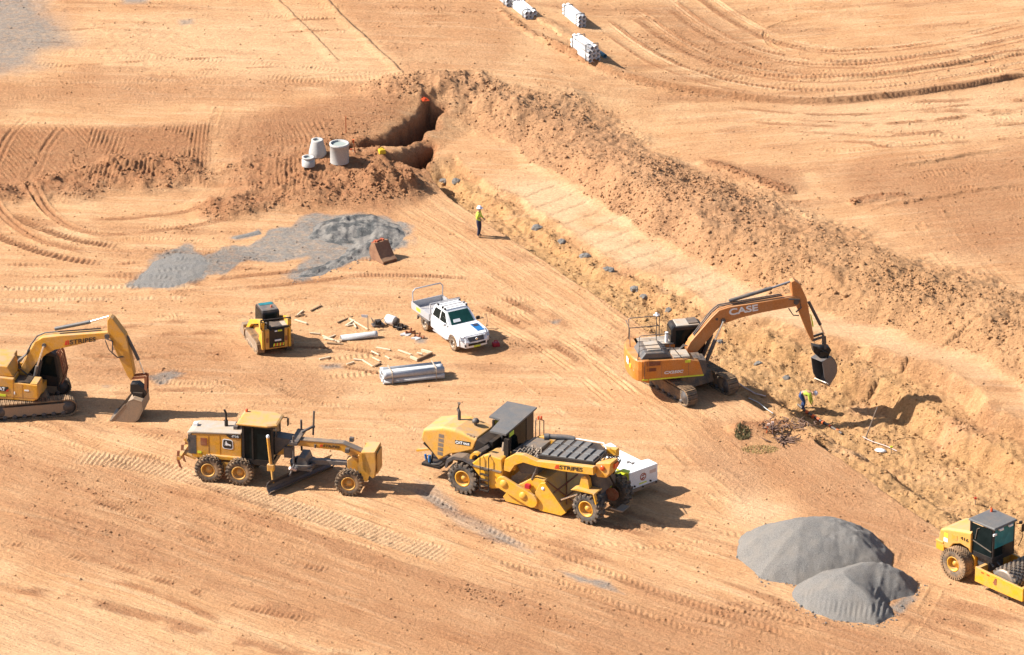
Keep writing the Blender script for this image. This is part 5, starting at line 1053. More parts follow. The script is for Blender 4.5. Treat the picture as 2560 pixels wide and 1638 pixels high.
# ------------------------------------------------------------------ compact track loader
def loader():
    O = (-12.685, -2.09); h = 110; stand(O, h, 1.6, 1.05, -.2)
    t = thing('track_loader', 'small yellow and black track loader seen from behind', 'skid steer', (O[0], O[1], 0), h)
    for y in (-.80, .80):
        tr = crawler(t, y, -.98, .72, .36, .40, 'rubber_dusty', 40, grouser=.02, frame='bucket', idler='bucket')
    c = MB(); c.prism([(-1.5, .35), (-1.55, 1.45), (-1.1, 1.55), (.7, .9), (1.0, .35)], -.60, .60); c.b2(-1.52, -1.1, .42, .62, .36, 1.5); body = c.build('body', M['dusty_yellow'], t, .03)
    c = MB(); c.prism([(-1.53, .42), (-1.58, 1.46), (-1.4, 1.50), (-1.4, .42)], -.42, .40); dr = c.build('rear_door', M['black'], body, .02)
    for nm, y0, y1, z0, z1, m in (('number_plate', -.22, .12, .80, .88, 'letter_white'), ('white_label', -.02, .12, 1.33, 1.40, 'letter_white'), ('yellow_label', -.28, -.05, 1.33, 1.41, 'hivis_sticker'), ):
        c = MB(); c.b2(-1.60, -1.55, y0, y1, z0, z1); c.build(nm, M[m], dr)
    for k in range(7):
        c = MB(); y = .20-.085*k; c.loft([[(-1.562, y, .50), (-1.562, y-.06, .50), (-1.562, y-.09, .66), (-1.562, y-.03, .66)], [(-1.54, y, .50), (-1.54, y-.06, .50), (-1.54, y-.09, .66), (-1.54, y-.03, .66)]]); c.build('hazard_stripe', M['beacon' if k % 2 else 'hivis_sticker'], dr)
    c = MB(); c.b2(-1.56, -1.5, .46, .56, .75, 1.0); c.b2(-1.56, -1.5, -.56, -.46, .75, 1.0); parts(c, 'tail_lamp', M['rust'], body)
    # lift arms
    for y in (-.72, .72):
        c = MB(); c.prism([(-1.45, 1.45), (-1.5, 1.88), (-1.1, 1.95), (.6, 1.25), (1.25, .55), (1.35, .25), (1.1, .25), (.9, .6), (.3, 1.1), (-1.0, 1.65), (-1.15, 1.2), (-1.35, 1.2)], y-.09, y+.09); c.build('lift_arm', M['cat_yellow'], t, .02)
        c = MB(); c.prism([(-1.5, .35), (-1.5, 1.4), (-1.15, 1.4), (-.9, .8), (-.9, .4)], y-.07, y+.07); c.build('arm_tower', M['cat_yellow'], t, .02)
    c = MB(); c.tube([(-1.42, -.82, 1.95), (-1.42, .82, 2.0)], .035, 6); c.tube([(-1.42, -.78, 1.5), (-1.42, -.78, 1.95)], .05, 6); c.tube([(-1.42, .80, 1.5), (-1.42, .80, 1.98)], .05, 6); c.tube([(-1.42, .42, 1.45), (-1.42, .42, 1.96)], .06, 6); c.tube([(-1.5, -.70, 1.52), (-1.5, .4, 1.52)], .05, 6); c.build('rear_guard', M['black'], t)
    c = MB(); c.b2(-1.42, -.7, -.35, .38, 1.48, 1.56); c.build('engine_cover', M['dark'], t, .02); c = MB(); c.b2(-1.40, -.75, -.62, -.36, 1.50, 1.55); c.build('cover_panel', M['hoodwhite'], t)
    # cab
    c = MB(); c.prism([(-.55, .8), (-.62, 1.62), (-.58, 2.0), (-.45, 2.10), (.55, 2.10), (.68, 1.95), (.75, .8)], -.47, .47); cab = c.build('cab', M['black'], t, .05)
    c = MB(); c.prism([(-.50, 2.085), (-.42, 2.12), (.5, 2.12), (.5, 2.08)], -.44, .44); rf = c.build('cab_roof', M['bluegrey'], cab, .02)
    c = MB(); c.b2(.18, .48, -.36, .36, 2.115, 2.135); c.build('roof_window', M['glass_teal'], rf)
    c = MB(); c.lathe([(.06, 0), (.06, .1), (.02, .13)], (-.2, -.15, 2.11), 'z', 10); c.build('beacon', M['rust_red'], rf)
    c = MB(); c.box((-.625, 0, 1.78), (.02, .62, .34), (0, R(-5), 0)); c.build('rear_window', M['glass'], cab)
    for y in (-.478, .478): c = MB(); c.b2(-.4, .5, y-.006, y+.006, 1.25, 1.95); c.build('side_window', M['glass'], cab)
    c = MB(); c.prism([(1.25, .06), (1.75, .06), (1.95, .12), (1.5, .75), (1.25, .7)], -.95, .95); c.build('bucket', M['bucket'], t)
loader()

# ------------------------------------------------------------------ white ute
def ute():
    O = (-3.05, -1.217); h = -60; stand(O, h, 2.6, 1.0, 0)
    t = thing('ute', 'white tray-back ute parked on the dirt with a blue panel on its bonnet', 'ute', (O[0], O[1], 0), h)
    for x in (1.5, -1.52):
        wheel(t, (x, -.78, .37), .37, .25, .22, 'rubber_dusty', 'steel', 20, .015); wheel(t, (x, .78, .37), .37, .25, .22, 'rubber_dusty', 'steel', 20, .015, flip=True)
    c = MB()
    def sec(x, hw, z0, z1, k=.93): return [(x, -hw, z0), (x, hw, z0), (x, hw*1.0, z0+(z1-z0)*.55), (x, hw*k, z1-.03), (x, hw*k*.8, z1), (x, -hw*k*.8, z1), (x, -hw*k, z1-.03), (x, -hw, z0+(z1-z0)*.55)]
    c.loft([sec(-.85, .89, .48, 1.16), sec(.0, .90, .42, 1.15), sec(.95, .90, .42, 1.14, .95)]); c.loft([sec(.95, .78, .5, 1.14, .95), sec(1.1, .78, .5, 1.13), sec(1.9, .78, .5, 1.06)], True)
    body = c.build('body', M['white'], t, .03)
    c = MB()
    for s in (-1, 1):
        ar = arc(1.5, .40, .47, 180, 0, 8); pf = [(.95, .42), (.95, 1.12), (1.9, 1.04), (2.2, .95), (2.2, .5)]
        P = [(.95, .42)]+ar+[(2.15, .45), (2.15, .92), (1.9, 1.02), (.95, 1.10)]
        c.prism(P, s*.76, s*.91)
    parts(c, 'wing', M['white'], body, .02)
    c = MB(); c.loft([[(.92, -.80, 1.13), (.92, .80, 1.13), (.92, .80, 1.17), (.92, -.80, 1.17)], [(1.9, -.82, 1.02), (1.9, .82, 1.02), (1.9, .78, 1.09), (1.9, -.78, 1.09)], [(2.28, -.72, .92), (2.28, .72, .92), (2.26, .68, .99), (2.26, -.68, .99)]]); bon = c.build('bonnet', M['white'], body, .03)
    c = MB(); c.loft([[(1.35, .22, 1.158), (2.05, .28, 1.058), (2.05, .70, 1.05), (1.35, .68, 1.15)], [(1.35, .22, 1.172), (2.05, .28, 1.075), (2.05, .70, 1.068), (1.35, .68, 1.165)]]); bp = c.build('bonnet_panel', M['blue'], bon)
    c = MB(); c.loft([[(1.40, .30, 1.17), (1.62, .32, 1.138), (1.62, .62, 1.13), (1.40, .60, 1.163)], [(1.40, .30, 1.18), (1.62, .32, 1.148), (1.62, .62, 1.14), (1.40, .60, 1.173)]]); c.build('panel_mark', M['navy'], bp)
    c = MB(); c.loft([[(2.10, -.88, .42), (2.44, -.62, .38), (2.50, 0, .38), (2.44, .62, .38), (2.10, .88, .42)], [(2.10, -.90, .72), (2.46, -.64, .70), (2.52, 0, .70), (2.46, .64, .70), (2.10, .90, .72)], [(2.0, -.86, .97), (2.28, -.62, .95), (2.32, 0, .95), (2.28, .62, .95), (2.0, .86, .97)]]); bum = c.build('front_bumper', M['white'], body, .02)
    c = MB(); c.loft([[(2.41, -.45, .72), (2.40, .45, .72), (2.30, .48, .93), (2.31, -.48, .93)], [(2.50, -.42, .73), (2.50, .42, .73), (2.37, .45, .92), (2.37, -.45, .92)]]); gr = c.build('grille', M['dark'], bum)
    c = MB(); c.lathe([(.07, 0), (.08, .015), (.05, .03), (.0, .03)], (2.45, 0, .83), 'x', 14); c.build('emblem', M['chrome'], gr)
    for s in (-1, 1):
        c = MB(); c.loft([[(2.20, s*.50, .78), (2.42, s*.50, .78), (2.30, s*.86, .82), (2.05, s*.90, .82)], [(2.18, s*.50, .93), (2.36, s*.50, .93), (2.18, s*.84, .97), (1.98, s*.87, .98)]]); c.build('headlight', M['alu'], bum)
        c = MB(); c.b2(2.40, 2.45, s*.58-.12, s*.58+.12, .46, .60); c.build('fog_lamp', M['dark'], bum)
    c = MB(); c.b2(2.46, 2.515, -.50, .50, .52, .64); c.build('air_intake', M['black'], bum)
    c = MB(); c.b2(2.47, 2.525, -.19, .19, .40, .50); c.build('number_plate', M['hivis_sticker'], bum)
    # greenhouse
    c = MB()
    def gh(x0, x1, hw, z): return [(x0, -hw, z), (x1, -hw, z), (x1+.04, -hw*.6, z), (x1+.04, hw*.6, z), (x1, hw, z), (x0, hw, z)]
    c.loft([gh(-.83, 1.02, .84, 1.12), gh(-.80, .70, .78, 1.42), gh(-.72, .34, .69, 1.72), gh(-.62, .18, .60, 1.78)]); roof = c.build('cab', M['white'], t, .02)
    def quad(nm, pts, mat, n, th=.014):
        c = MB(); n = Vector(n).normalized(); c.loft([[Vector(p) for p in pts], [Vector(p)+n*th for p in pts]]); return c.build(nm, M[mat], roof)
    quad('windscreen', [(.99, -.66, 1.17), (.99, .66, 1.17), (.44, .58, 1.67), (.44, -.58, 1.67)], 'glass_green', (.7, 0, .7), .03)
    quad('dash_paper', [(.93, -.50, 1.25), (.93, -.08, 1.25), (.80, -.10, 1.37), (.80, -.48, 1.37)], 'letter_white', (.7, 0, .7), .03)
    for s in (-1, 1):
        quad('side_window', [(.05, s*.833, 1.17), (.80, s*.833, 1.17), (.42, s*.71, 1.64), (.05, s*.71, 1.66)], 'glass', (0, s, .3), .012)
        quad('side_window', [(-.72, s*.833, 1.19), (-.02, s*.833, 1.17), (-.02, s*.71, 1.66), (-.60, s*.71, 1.64)], 'glass', (0, s, .3), .012)
        c = MB(); c.box((.82, s*1.00, 1.20), (.12, .2, .17)); c.build('mirror', M['black' if s > 0 else 'white'], roof, .03)
        c = MB(); c.b2(-.55, .9, s*.90-.03, s*.90+.03, .36, .42); c.build('side_step', M['alu'], body)
        c = MB(); c.b2(-.03, -.02, s*.896-.004, s*.896+.004, .5, 1.12); c.build('door_gap', M['dark'], body)
    quad('rear_window', [(-.81, -.6, 1.25), (-.81, .6, 1.25), (-.72, .55, 1.65), (-.72, -.55, 1.65)], 'glass', (-1, 0, .2), .012)
    for x in (-.48, -.02, .24):
        c = MB(); c.b2(x-.03, x+.03, -.66, .66, 1.84, 1.885); bar = c.build('roof_bar', M['alu' if x < .2 else 'white'], roof)
        for s in (-1, 1): c = MB(); c.box((x, s*.64, 1.80), (.09, .08, .12)); c.build('bar_foot', M['black'], bar)
    c = MB(); c.tube([(1.95, .80, .95), (1.85, .98, 1.35), (1.7, 1.0, 1.75)], .012, 6); c.tube([(1.9, .86, .9), (2.2, .98, .55)], .02, 6); c.build('aerial', M['dark'], body)
    # tray
    c = MB(); c.b2(-2.85, -.92, -.92, .92, .74, .80); c.b2(-2.8, -.9, -.45, .45, .48, .74); tray = c.build('tray', M['alu'], t)
    for s in (-1, 1):
        c = MB(); c.b2(-2.85, -.95, s*.92-.02, s*.92+.02, .80, 1.14); c.build('drop_side', M['alu'], tray)
        c = MB(); c.prism([(-2.1, .44), (-2.05, .72), (-1.0, .72), (-.95, .5), (-1.15, .68), (-1.95, .68)], s*.92-.1, s*.92+.02); c.build('mudguard', M['dark'], tray)
    c = MB(); c.b2(-2.88, -2.84, -.92, .92, .80, 1.14); c.build('tailgate', M['alu'], tray)
    c = MB(); c.b2(-1.6, -.98, -.3, .85, .80, 1.22); c.b2(-2.1, -1.65, .2, .85, .8, 1.1); parts(c, 'tool_box', M['alu'], tray, .02)
    c = MB(); c.b2(-.95, -.90, -.90, .90, .8, 1.18)
    for k in range(6): c.tube([(-.92, -.85+.34*k, 1.15), (-.92, -.85+.34*k, 1.70)], .018, 6)
    c.tube([(-.92, -.88, 1.15), (-.92, -.88, 1.72), (-.92, .88, 1.72), (-.92, .88, 1.15)], .025, 6); c.build('headboard', M['alu'], tray)
    c = MB(); c.tube([(-2.75, -.90, 1.1), (-2.75, -.90, 1.72), (-2.75, -.75, 1.88), (-2.75, .75, 1.88), (-2.75, .90, 1.72), (-2.75, .90, 1.1)], .035, 8); c.build('ladder_rack', M['alu'], tray)
    c = MB(); c.b2(-2.3, -1.85, -.945, -.935, .86, 1.06); c.build('yellow_label', M['hivis_sticker'], tray)
ute()

# ------------------------------------------------------------------ padfoot roller cut by the right edge
def roller():
    O = (21.61, -28.84); h = -47; stand(O, h, 2.8, 1.25, 1.3)
    t = thing('padfoot_roller', 'yellow padfoot roller with a dark cab and knobbly steel drum', 'roller', (O[0], O[1], 0), h)
    for y, f in ((-.95, False), (.95, True)): wheel(t, (0, y, .78), .78, .58, .36, 'rubber_dusty', 'cat_yellow', 34, .012, 'chev', flip=f)
    c = MB(); side = [(-1.30, 1.45), (-1.18, 2.10), (-.75, 2.28), (.75, 2.62), (.75, 1.5), (.6, 1.72), (.1, 1.80), (-.35, 1.62), (-.6, 1.25), (-.9, 1.2)]
    c.loft([[(x, y, 1.2+(z-1.2)*k) for x, z in side] for y, k in ((-.88, .93), (-.78, 1.0), (.78, 1.0), (.88, .93))]); hood = c.build('engine_hood', M['dusty_yellow'], t, .05)
    c = MB(); c.b2(-1.42, -.95, -.92, .92, 1.38, 1.50); c.b2(-1.4, -.9, -.9, -.75, 1.0, 1.4); c.b2(-1.2, .8, -.6, .6, .6, 1.3); c.build('rear_bumper', M['cat_yellow'], t, .03)
    c = MB(); c.b2(-.42, -.10, -.895, -.86, 1.85, 2.10); c.build('side_vent', M['yellow'], hood)
    c = MB(); c.b2(-.95, -.70, -.885, -.85, 1.55, 1.75); c.build('white_label', M['letter_white'], hood); c = MB(); c.b2(-.92, -.70, -.885, -.85, 1.8, 2.0); c.build('reflective_patch', M['hivis_sticker'], hood)
    text('416', .5, (.10, -.89, 2.02), RX, M['letter_black'], hood, height=.16)
    c = MB()
    for x, y in ((.62, -.74), (.62, .74), (1.98, -.70), (1.98, .70)): c.b2(x-.05, x+.05, y-.05, y+.05, 1.45, 3.12)
    c.b2(.58, 2.02, -.78, .78, 1.40, 1.66); c.b2(1.90, 2.02, -.1, .74, 1.6, 2.15); c.b2(.55, .64, -.7, .7, 1.5, 2.4); cab = c.build('cab', M['black'], t, .02)
    c = MB(); c.b2(.70, 1.94, -.775, -.755, 1.66, 3.05); dd = c.build('cab_door', M['glass'], cab)
    c = MB(); c.tube([(.95, -.80, 2.3), (1.05, -.80, 2.85), (1.2, -.80, 2.95)], .018, 6); c.bar((.7, -.785, 2.2), (1.95, -.785, 1.95), .03, .04); c.build('door_handle', M['steel'], dd)
    c = MB(); c.b2(2.0, 2.025, -.66, .66, 2.1, 3.05); c.build('windscreen', M['glass_teal'], cab)
    c = MB(); c.prism([(2.02, -.66), (2.03, -.66), (2.03, -.1), (2.02, -.1)], 0, 0.01); c.v = [(2.03, v[2], 1.66+(v[1])*100*1.0) if False else v for v in c.v]
    c = MB(); c.b2(2.0, 2.02, -.66, .1, 1.66, 2.1); c.build('lower_window', M['glass'], cab)
    c = MB(); c.b2(1.0, 1.45, -.25, .25, 1.66, 2.0); c.b2(.95, 1.1, -.25, .25, 1.9, 2.6); c.build('seat', M['dark'], cab)
    c = MB(); c.loft([[(.48, -.84, 3.12), (2.14, -.80, 3.12), (2.14, .80, 3.12), (.48, .84, 3.12)], [(.50, -.82, 3.22), (2.10, -.78, 3.22), (2.10, .78, 3.22), (.50, .82, 3.22)]]); rf = c.build('cab_roof', M['roofgrey'], cab, .03)
    c = MB(); c.lathe([(.06, 0), (.065, .14), (.02, .2)], (.75, .5, 3.22), 'z', 10); c.build('beacon', M['beacon'], rf)
    c = MB(); c.b2(2.06, 2.16, -.45, -.2, 3.0, 3.1); c.b2(2.06, 2.16, .2, .45, 3.0, 3.1); c.b2(2.04, 2.1, -.82, -.6, 2.82, 2.92); parts(c, 'work_lamp', M['letter_white'], rf)
    c = MB(); c.tube([(2.1, .75, 3.0), (2.3, 1.0, 2.95), (2.3, 1.0, 2.3), (2.15, .9, 1.8)], .022, 6); c.box((2.3, 1.02, 2.75), (.05, .2, .36)); c.box((2.22, .92, 3.05), (.1, .14, .12)); c.build('mirror', M['black'], cab)
    c = MB(); c.b2(.9, 1.6, -.5, .5, .7, 1.4); c.tube([(1.3, -.5, 1.2), (1.6, -.6, 1.4), (1.9, -.5, 1.1)], .05, 6); c.tube([(1.3, -.3, 1.3), (1.7, -.3, 1.45), (2.0, -.2, 1.1)], .05, 6); c.build('hitch', M['dark'], t)
    c = MB()
    for s in (-1, 1): c.prism([(1.36, .38), (1.36, 1.14), (2.2, 1.10), (4.35, 1.04), (4.35, .38), (3.9, .36), (2.4, .36)], s*1.20, s*1.08)
    c.b2(1.36, 1.55, -1.08, 1.08, .45, 1.1); c.b2(4.15, 4.35, -1.08, 1.08, .40, 1.04); fr = c.build('drum_frame', M['cat_yellow'], t, .02)
    c = MB(); c.prism([(2.50, .72), (2.62, .98), (2.72, .98), (2.72, .66), (2.6, .62)], -1.212, -1.19); c.build('frame_slot', M['rust'], fr)
    for x in (1.75, 2.1): c = MB(); c.b2(x, x+.16, -1.212, -1.19, .95, 1.02); c.build('red_mark', M['beacon'], fr)
    c = MB(); c.lathe([(.01, -1.0), (.55, -1.0), (.68, -.98), (.68, .98), (.55, 1.0), (.01, 1.0)], (2.95, 0, .76), 'y', 36)
    for j in range(13):
        for i in range(18):
            a_ = 2*math.pi*(i+.5*(j % 2))/18; y = -.90+j*.15; Rm = Matrix.Rotation(-a_, 3, 'Y'); b = MB(); b.box((0, 0, .73), (.15, .11, .13), None, (.65, .7))
            c.add([Rm @ Vector(v)+Vector((2.95, y, .76)) for v in b.v], b.f)
    c.build('padfoot_drum', M['steel'], t)
roller()
# ------------------------------------------------------------------ crushed rock in heaps
def rock_material(k=1.0):
    s = NT('crushed_rock' if k == 1 else 'dark_crushed_rock'); co = s.coord(); n = s.noise(22, 4, 0.7, co); n2 = s.noise(1.2, 4, 0.6, co)
    c = s.mix(s.ramp(n, .3, .7), (0.155, 0.145, 0.134), (0.30, 0.278, 0.256)); c = s.mix(s.ramp(n2, .35, .7, 0, .55), c, (0.29, 0.25, 0.21)); sp = s.noise(55, 2, .8, co); c = s.mix(s.ramp(sp, .52, .7, 0, .5), c, (.42, .40, .37)); c = s.mix(s.ramp(sp, .46, .3, 0, .6), c, (.09, .085, .08))
    if k != 1: c = s.mix(s.ramp(n2, .42, .55), s.mix(1.0, c, (k*.8, k*.85, k*.9), 'MULTIPLY'), c)  # variant darkened in noise patches
    s.l(c, s.b.inputs['Base Color']); s.b.inputs['Roughness'].default_value = .95; s.b.inputs['Specular IOR Level'].default_value = .15
    s.bump(s.math('ADD', n, s.math('MULTIPLY', s.noise(60, 2, .7, co), .9)), .9, .07); return s.m
M['gravel'] = rock_material(); M['gravel_dark'] = rock_material(.55)
def heap(name, label, pl, slope, top, cat='gravel pile', marks=None, group=None, nz=.25, tilt=(0, 0), crease=0.04, mat='gravel'):
    p = W(pl); cx, cy = p.mean(0); s_ = win(p, 1.5); x, y = X[s_], Y[s_]
    d = inside(x, y, p)+nz*fbm(x, y, 1.6, 3, 4)+.05*fbm(x, y, .35, 2, 1)
    z = slope*d; z = top*(1-np.exp(-np.maximum(z, 0)/top*1.35)); z = np.where(d > 0, z*(1+tilt[0]*(x-cx)+tilt[1]*(y-cy)), slope*d)
    n1 = fbm(x, y, .9, 4, 2); steep = sm(-.3, 1.6, x-cx)
    z = z+np.where(d > .3, steep*.30*n1*np.minimum(z, 1)+steep*.10*bil(x, y, .35, 2, 3)*np.minimum(z, 1)+.02*fbm(x, y, .25, 2, 5)+crease*bil(x, y, .8, 3, 6), 0)
    if marks is not None: z = z+marks(x, y, d)
    base = H[s_]; Z = base+z
    me = grid_mesh(name, s_, np.where(d > -.25, Z, base-.3).astype(np.float32), (d > -.06)); me.materials.append(M[mat])
    keepout[s_] = np.maximum(keepout[s_], (d > .1)*1.0)
    return tag(link(name, me), label, cat, group)
heap('gravel_pile', 'larger grey gravel pile, the one behind, beside the roller', [(1838, 1392), (1862, 1338), (1950, 1318), (2070, 1312), (2180, 1335), (2238, 1385), (2225, 1432), (2110, 1452), (1990, 1462), (1900, 1446)], .80, 2.5, nz=.5)
def marksB(x, y, d):
    m = sm(.1, .3, d)*(1-sm(.6, .95, d))*(y < g(0, 1500)[1]); return m*sm(-.45, -.1, fbm(x, y, 1.2, 2, 3))*(.03*np.sin((x*.97-y*.2)*2*math.pi/.24)-.02)
heap('gravel_pile', 'smaller grey gravel pile in front with tyre tread marks along its foot', [(1980, 1492), (1992, 1462), (2060, 1440), (2140, 1425), (2230, 1430), (2294, 1456), (2284, 1486), (2222, 1506), (2240, 1540), (2190, 1562), (2090, 1552), (2010, 1525)], .78, 2.1, marks=marksB, nz=.4, tilt=(.06, .03))
heap('gravel_heap', 'flattened dark grey gravel heap next to the rusty bucket', [(770, 600), (800, 560), (850, 540), (930, 535), (1000, 562), (1014, 592), (985, 622), (930, 640), (880, 655), (800, 690), (725, 704), (760, 680), (850, 648), (880, 622), (840, 612)], .2, .24, 'gravel heap', nz=.7, crease=.40, mat='gravel_dark')
heap('gravel_heap', 'thin tapering fan of grey gravel with wheel marks on it', [(330, 712), (380, 655), (440, 635), (500, 640), (520, 660), (505, 692), (420, 722)], .10, .12, 'gravel heap', nz=.3)
heap('gravel_strip', 'narrow strip of grey gravel on pale dirt under the rubble mound', [(578, 597), (648, 578), (655, 588), (590, 601)], .5, .12, 'gravel heap', nz=.1)
def spill():
    m = MB(); rr = random.Random(9)
    for pl, n in (([(1838, 1392), (1862, 1338), (1900, 1446), (1990, 1462), (2110, 1452)], 110), ([(1980, 1492), (2010, 1525), (2090, 1552), (2190, 1562), (2240, 1540), (2284, 1486), (2294, 1456)], 150), ([(725, 704), (800, 690), (880, 655), (985, 622), (1014, 592)], 60)):
        for k in range(n):
            i = rr.randrange(len(pl)-1); f = rr.random(); x, y = g(pl[i][0]+(pl[i+1][0]-pl[i][0])*f+rr.gauss(0, 9), pl[i][1]+(pl[i+1][1]-pl[i][1])*f+abs(rr.gauss(0, 7))); r = .02+.05*rr.random()**3
            m.lathe([(r*.6, 0), (r, r*.5), (r*.7, r*1.1), (r*.1, r*1.3)], (x, y, hz(x, y)-.01), 'z', 6, False)
    o = m.build('spilled_stones', M['gravel']); tag(o, kind='stuff')
spill()
# small lumps of blue-grey rock dropped along the trench
TRK = [(1108, 428, .8), (1140, 452, .7), (1342, 568, .55), (1404, 604, .55), (1462, 640, .6), (1520, 675, .7), (1588, 718, .5), (1610, 742, .45), (1672, 775, .4), (1770, 812, .35), (1896, 910, .45), (1966, 945, .4), (1800, 855, .35)]
def lump_rock(px, py, s):
    p = at(px, py); m = MB(); rr = random.Random(px); rings = []
    for z, k in ((-.12, 1.0), (.03, .95), (.09, .7), (.12, .35)):
        rings.append([(s*k*(.55+.25*rr.random())*math.cos(a)*1.1, s*k*(.5+.3*rr.random())*math.sin(a), z*(.8+.5*rr.random())) for a in np.linspace(0, 2*math.pi, 12)[:-1]])
    m.loft(rings, True, False); o = m.build('rock_lump', M['gravel'], None, 0); o.location = p
    tag(o, 'small lump of blue-grey rock lying in the yellow trench', 'rock lump', 'blue-grey rock lumps along the trench')
for q in TRK: lump_rock(q[0], q[1], q[2]*(.72 if q[0] > 1200 else .5))

# ------------------------------------------------------------------ loose bucket, manhole rings, trench gear
def loose_bucket():
    p = at(955, 648); t = thing('loose_bucket', 'rusty excavator bucket standing alone on the dirt by grey gravel', 'bucket', p, -52)
    pr = [(-.52, .30), (-.50, .62), (-.30, .95), (-.05, 1.02), (.22, .62), (.48, .30), (.72, .16), (.70, .06), (.35, -.03), (-.10, -.04), (-.36, .06)]
    c = MB(); c.prism(pr, -.42, .42); b = c.build('shell', M['rusty_bucket'], t, .02)
    for y in (-.46, .42): c = MB(); c.prism([(x*1.03, z*1.02) for x, z in pr], y, y+.04); c.build('cheek', M['rusty_bucket'], t)
    for y in (-.2, .2): c = MB(); c.prism([(-.58, .3), (-.62, .75), (-.35, 1.08), (-.1, 1.1), (-.15, .9), (-.45, .65), (-.48, .3)], y-.05, y+.05); c.build('lug', M['rust_red'], t)
    c = MB(); c.tube([(-.5, -.3, .85), (-.5, .3, .85)], .06, 8); c.tube([(-.25, -.3, 1.02), (-.25, .3, 1.02)], .06, 8); c.build('cross_pin', M['rust_red'], t)
    c = MB(); c.b2(.55, .75, -.45, .45, .0, .05); c.build('cutting_edge', M['rust'], t)
loose_bucket()
def ring(name, label, px, py, prof, inner, bands=()):
    "concrete ring: outer profile of (radius, z), open bore"
    p = at(px, py); t = thing(name, label, 'concrete ring', p, 0)
    s_ = win(np.array([[p.x, p.y]]), 1.2)
    c = MB(); top = prof[-1]; c.lathe(prof+[(inner, top[1]), (inner*.98, .05)], (0, 0, 0), 'z', 28); c.build('ring_wall', M['concrete'], t)
    c = MB(); c.lathe([(inner*.97, top[1]-.10), (inner*.96, .12), (.01, .1)], (0, 0, 0), 'z', 24); c.build('bore', M['concrete_in'], t)
    for z0, z1, r in bands:
        c = MB(); c.lathe([(r, z0), (r+.02, z0+.02), (r+.02, z1-.02), (r, z1)], (0, 0, 0), 'z', 28); c.build('band', M['concrete'], t)
ring('manhole_riser', 'tall grey concrete manhole riser, largest of the three rings', 849, 403, [(.53, -.05), (.53, .95), (.56, .97), (.56, 1.10)], .46)
ring('manhole_cone', 'tapered white concrete manhole cone standing behind the short ring', 794, 386, [(.50, -.05), (.50, .12), (.48, .25), (.34, .80), (.34, .90)], .22)
ring('manhole_ring', 'short white concrete ring, lowest of the three manhole pieces', 771, 412, [(.37, -.05), (.37, .30), (.32, .32), (.32, .42), (.36, .43), (.36, .48)], .24)
def crate(name, label, px, py, sz, mat, rz, cat, zoff=0, lid=None):
    p = at(px, py); t = thing(name, label, cat, p+Vector((0, 0, zoff)), rz)
    c = MB(); c.loft([[(-sz[0]/2, -sz[1]/2, 0), (sz[0]/2, -sz[1]/2, 0), (sz[0]/2, sz[1]/2, 0), (-sz[0]/2, sz[1]/2, 0)], [(-sz[0]*.45, -sz[1]*.45, sz[2]), (sz[0]*.4, -sz[1]*.45, sz[2]), (sz[0]*.4, sz[1]*.45, sz[2]), (-sz[0]*.45, sz[1]*.45, sz[2])]])
    c.build('case', M[mat], t, .05)
    c = MB(); c.tube([(-sz[0]*.25, 0, sz[2]-.02), (-sz[0]*.2, 0, sz[2]+.09), (sz[0]*.15, 0, sz[2]+.09), (sz[0]*.2, 0, sz[2]-.02)], .025, 6); c.build('handle', M[lid or mat], t)
    return t
crate('pump_box', 'yellow plastic pump box on the lip of the pit', 955, 384, (.42, .36, .28), 'yellowbox', 20, 'pump')
crate('fuel_can', 'red fuel can on the ground in the shadow of the white ute', 1240, 866, (.42, .30, .24), 'red', 15, 'fuel can')
p_ = at(1060, 250); c = MB(); c.loft([[(-.35, -.12, .0), (.0, -.18, .0), (.35, -.1, 0), (.3, .15, 0), (-.1, .2, 0), (-.35, .1, 0)], [(-.25, -.06, .12), (.05, -.08, .18), (.22, -.02, .13), (.18, .08, .12), (-.05, .1, .2), (-.22, .05, .1)]]); o = c.build('safety_cloth', M['beacon'], None, .02); o.location = p_
tag(o, 'crumpled red safety cloth lying on the rubble above the pit', 'cloth')

# ------------------------------------------------------------------ pipes
def pipe_mesh(L, r, th=.018, sock=True):
    m = MB(); n = 16; pf = [(r, 0), (r, L-.22), (r*1.1, L-.18), (r*1.1, L)] if sock else [(r, 0), (r, L)]
    m.lathe([(r-th, .01)]+pf+[(pf[-1][0]-th, L), (r-th, L-.25), (r-th, .01)], (0, 0, 0), 'x', n, cap=False); return m
PIPES = {}
def bundle(name, label, px, py, rz, L, r, cells, mat='pvc', straps=(.14, .86), group=None, strapmat='clear_band', z0=0):
    p = at(px, py); t = thing(name, label, 'pipe bundle', p, rz, group)
    s_ = win(np.array([[p.x, p.y]]), 1); ys_ = [c_[0] for c_ in cells]; zs = [c_[1] for c_ in cells]
    for j, (y, z) in enumerate(cells):
        k = (L, r, mat)
        if k not in PIPES: o = pipe_mesh(L, r).build('pipe', M[mat], t); PIPES[k] = o.data
        else: o = link('pipe', PIPES[k], t)
        o.location = (L if j % 2 else 0, y, z+r+z0); o.rotation_euler = (0, 0, math.pi if j % 2 else 0)
    y0, y1, z1 = min(ys_)-r*1.12, max(ys_)+r*1.12, max(zs)+2.12*r+z0
    for f in straps:
        c = MB(); x = L*f; w_ = .05
        for a, b in (((y0, z0), (y0, z1)), ((y0, z1), (y1, z1)), ((y1, z1), (y1, z0)), ((y1, z0), (y0, z0))): c.bar((x, a[0], a[1]), (x, b[0], b[1]), w_, .03)
        c.build('strap', M[strapmat], t)
    return t
R3 = [(y*.335, z*.31) for z in range(2) for y in range(3)]
bundle('pipe_bundle', 'strapped bundle of grey plastic pipes in front of the white ute', 958, 961, 14.5, 3.2, .16, [(y, z) for y, z in R3], 'pvc_grey', strapmat='wood_band')
FG = 'strapped pipe stacks in the upper field'
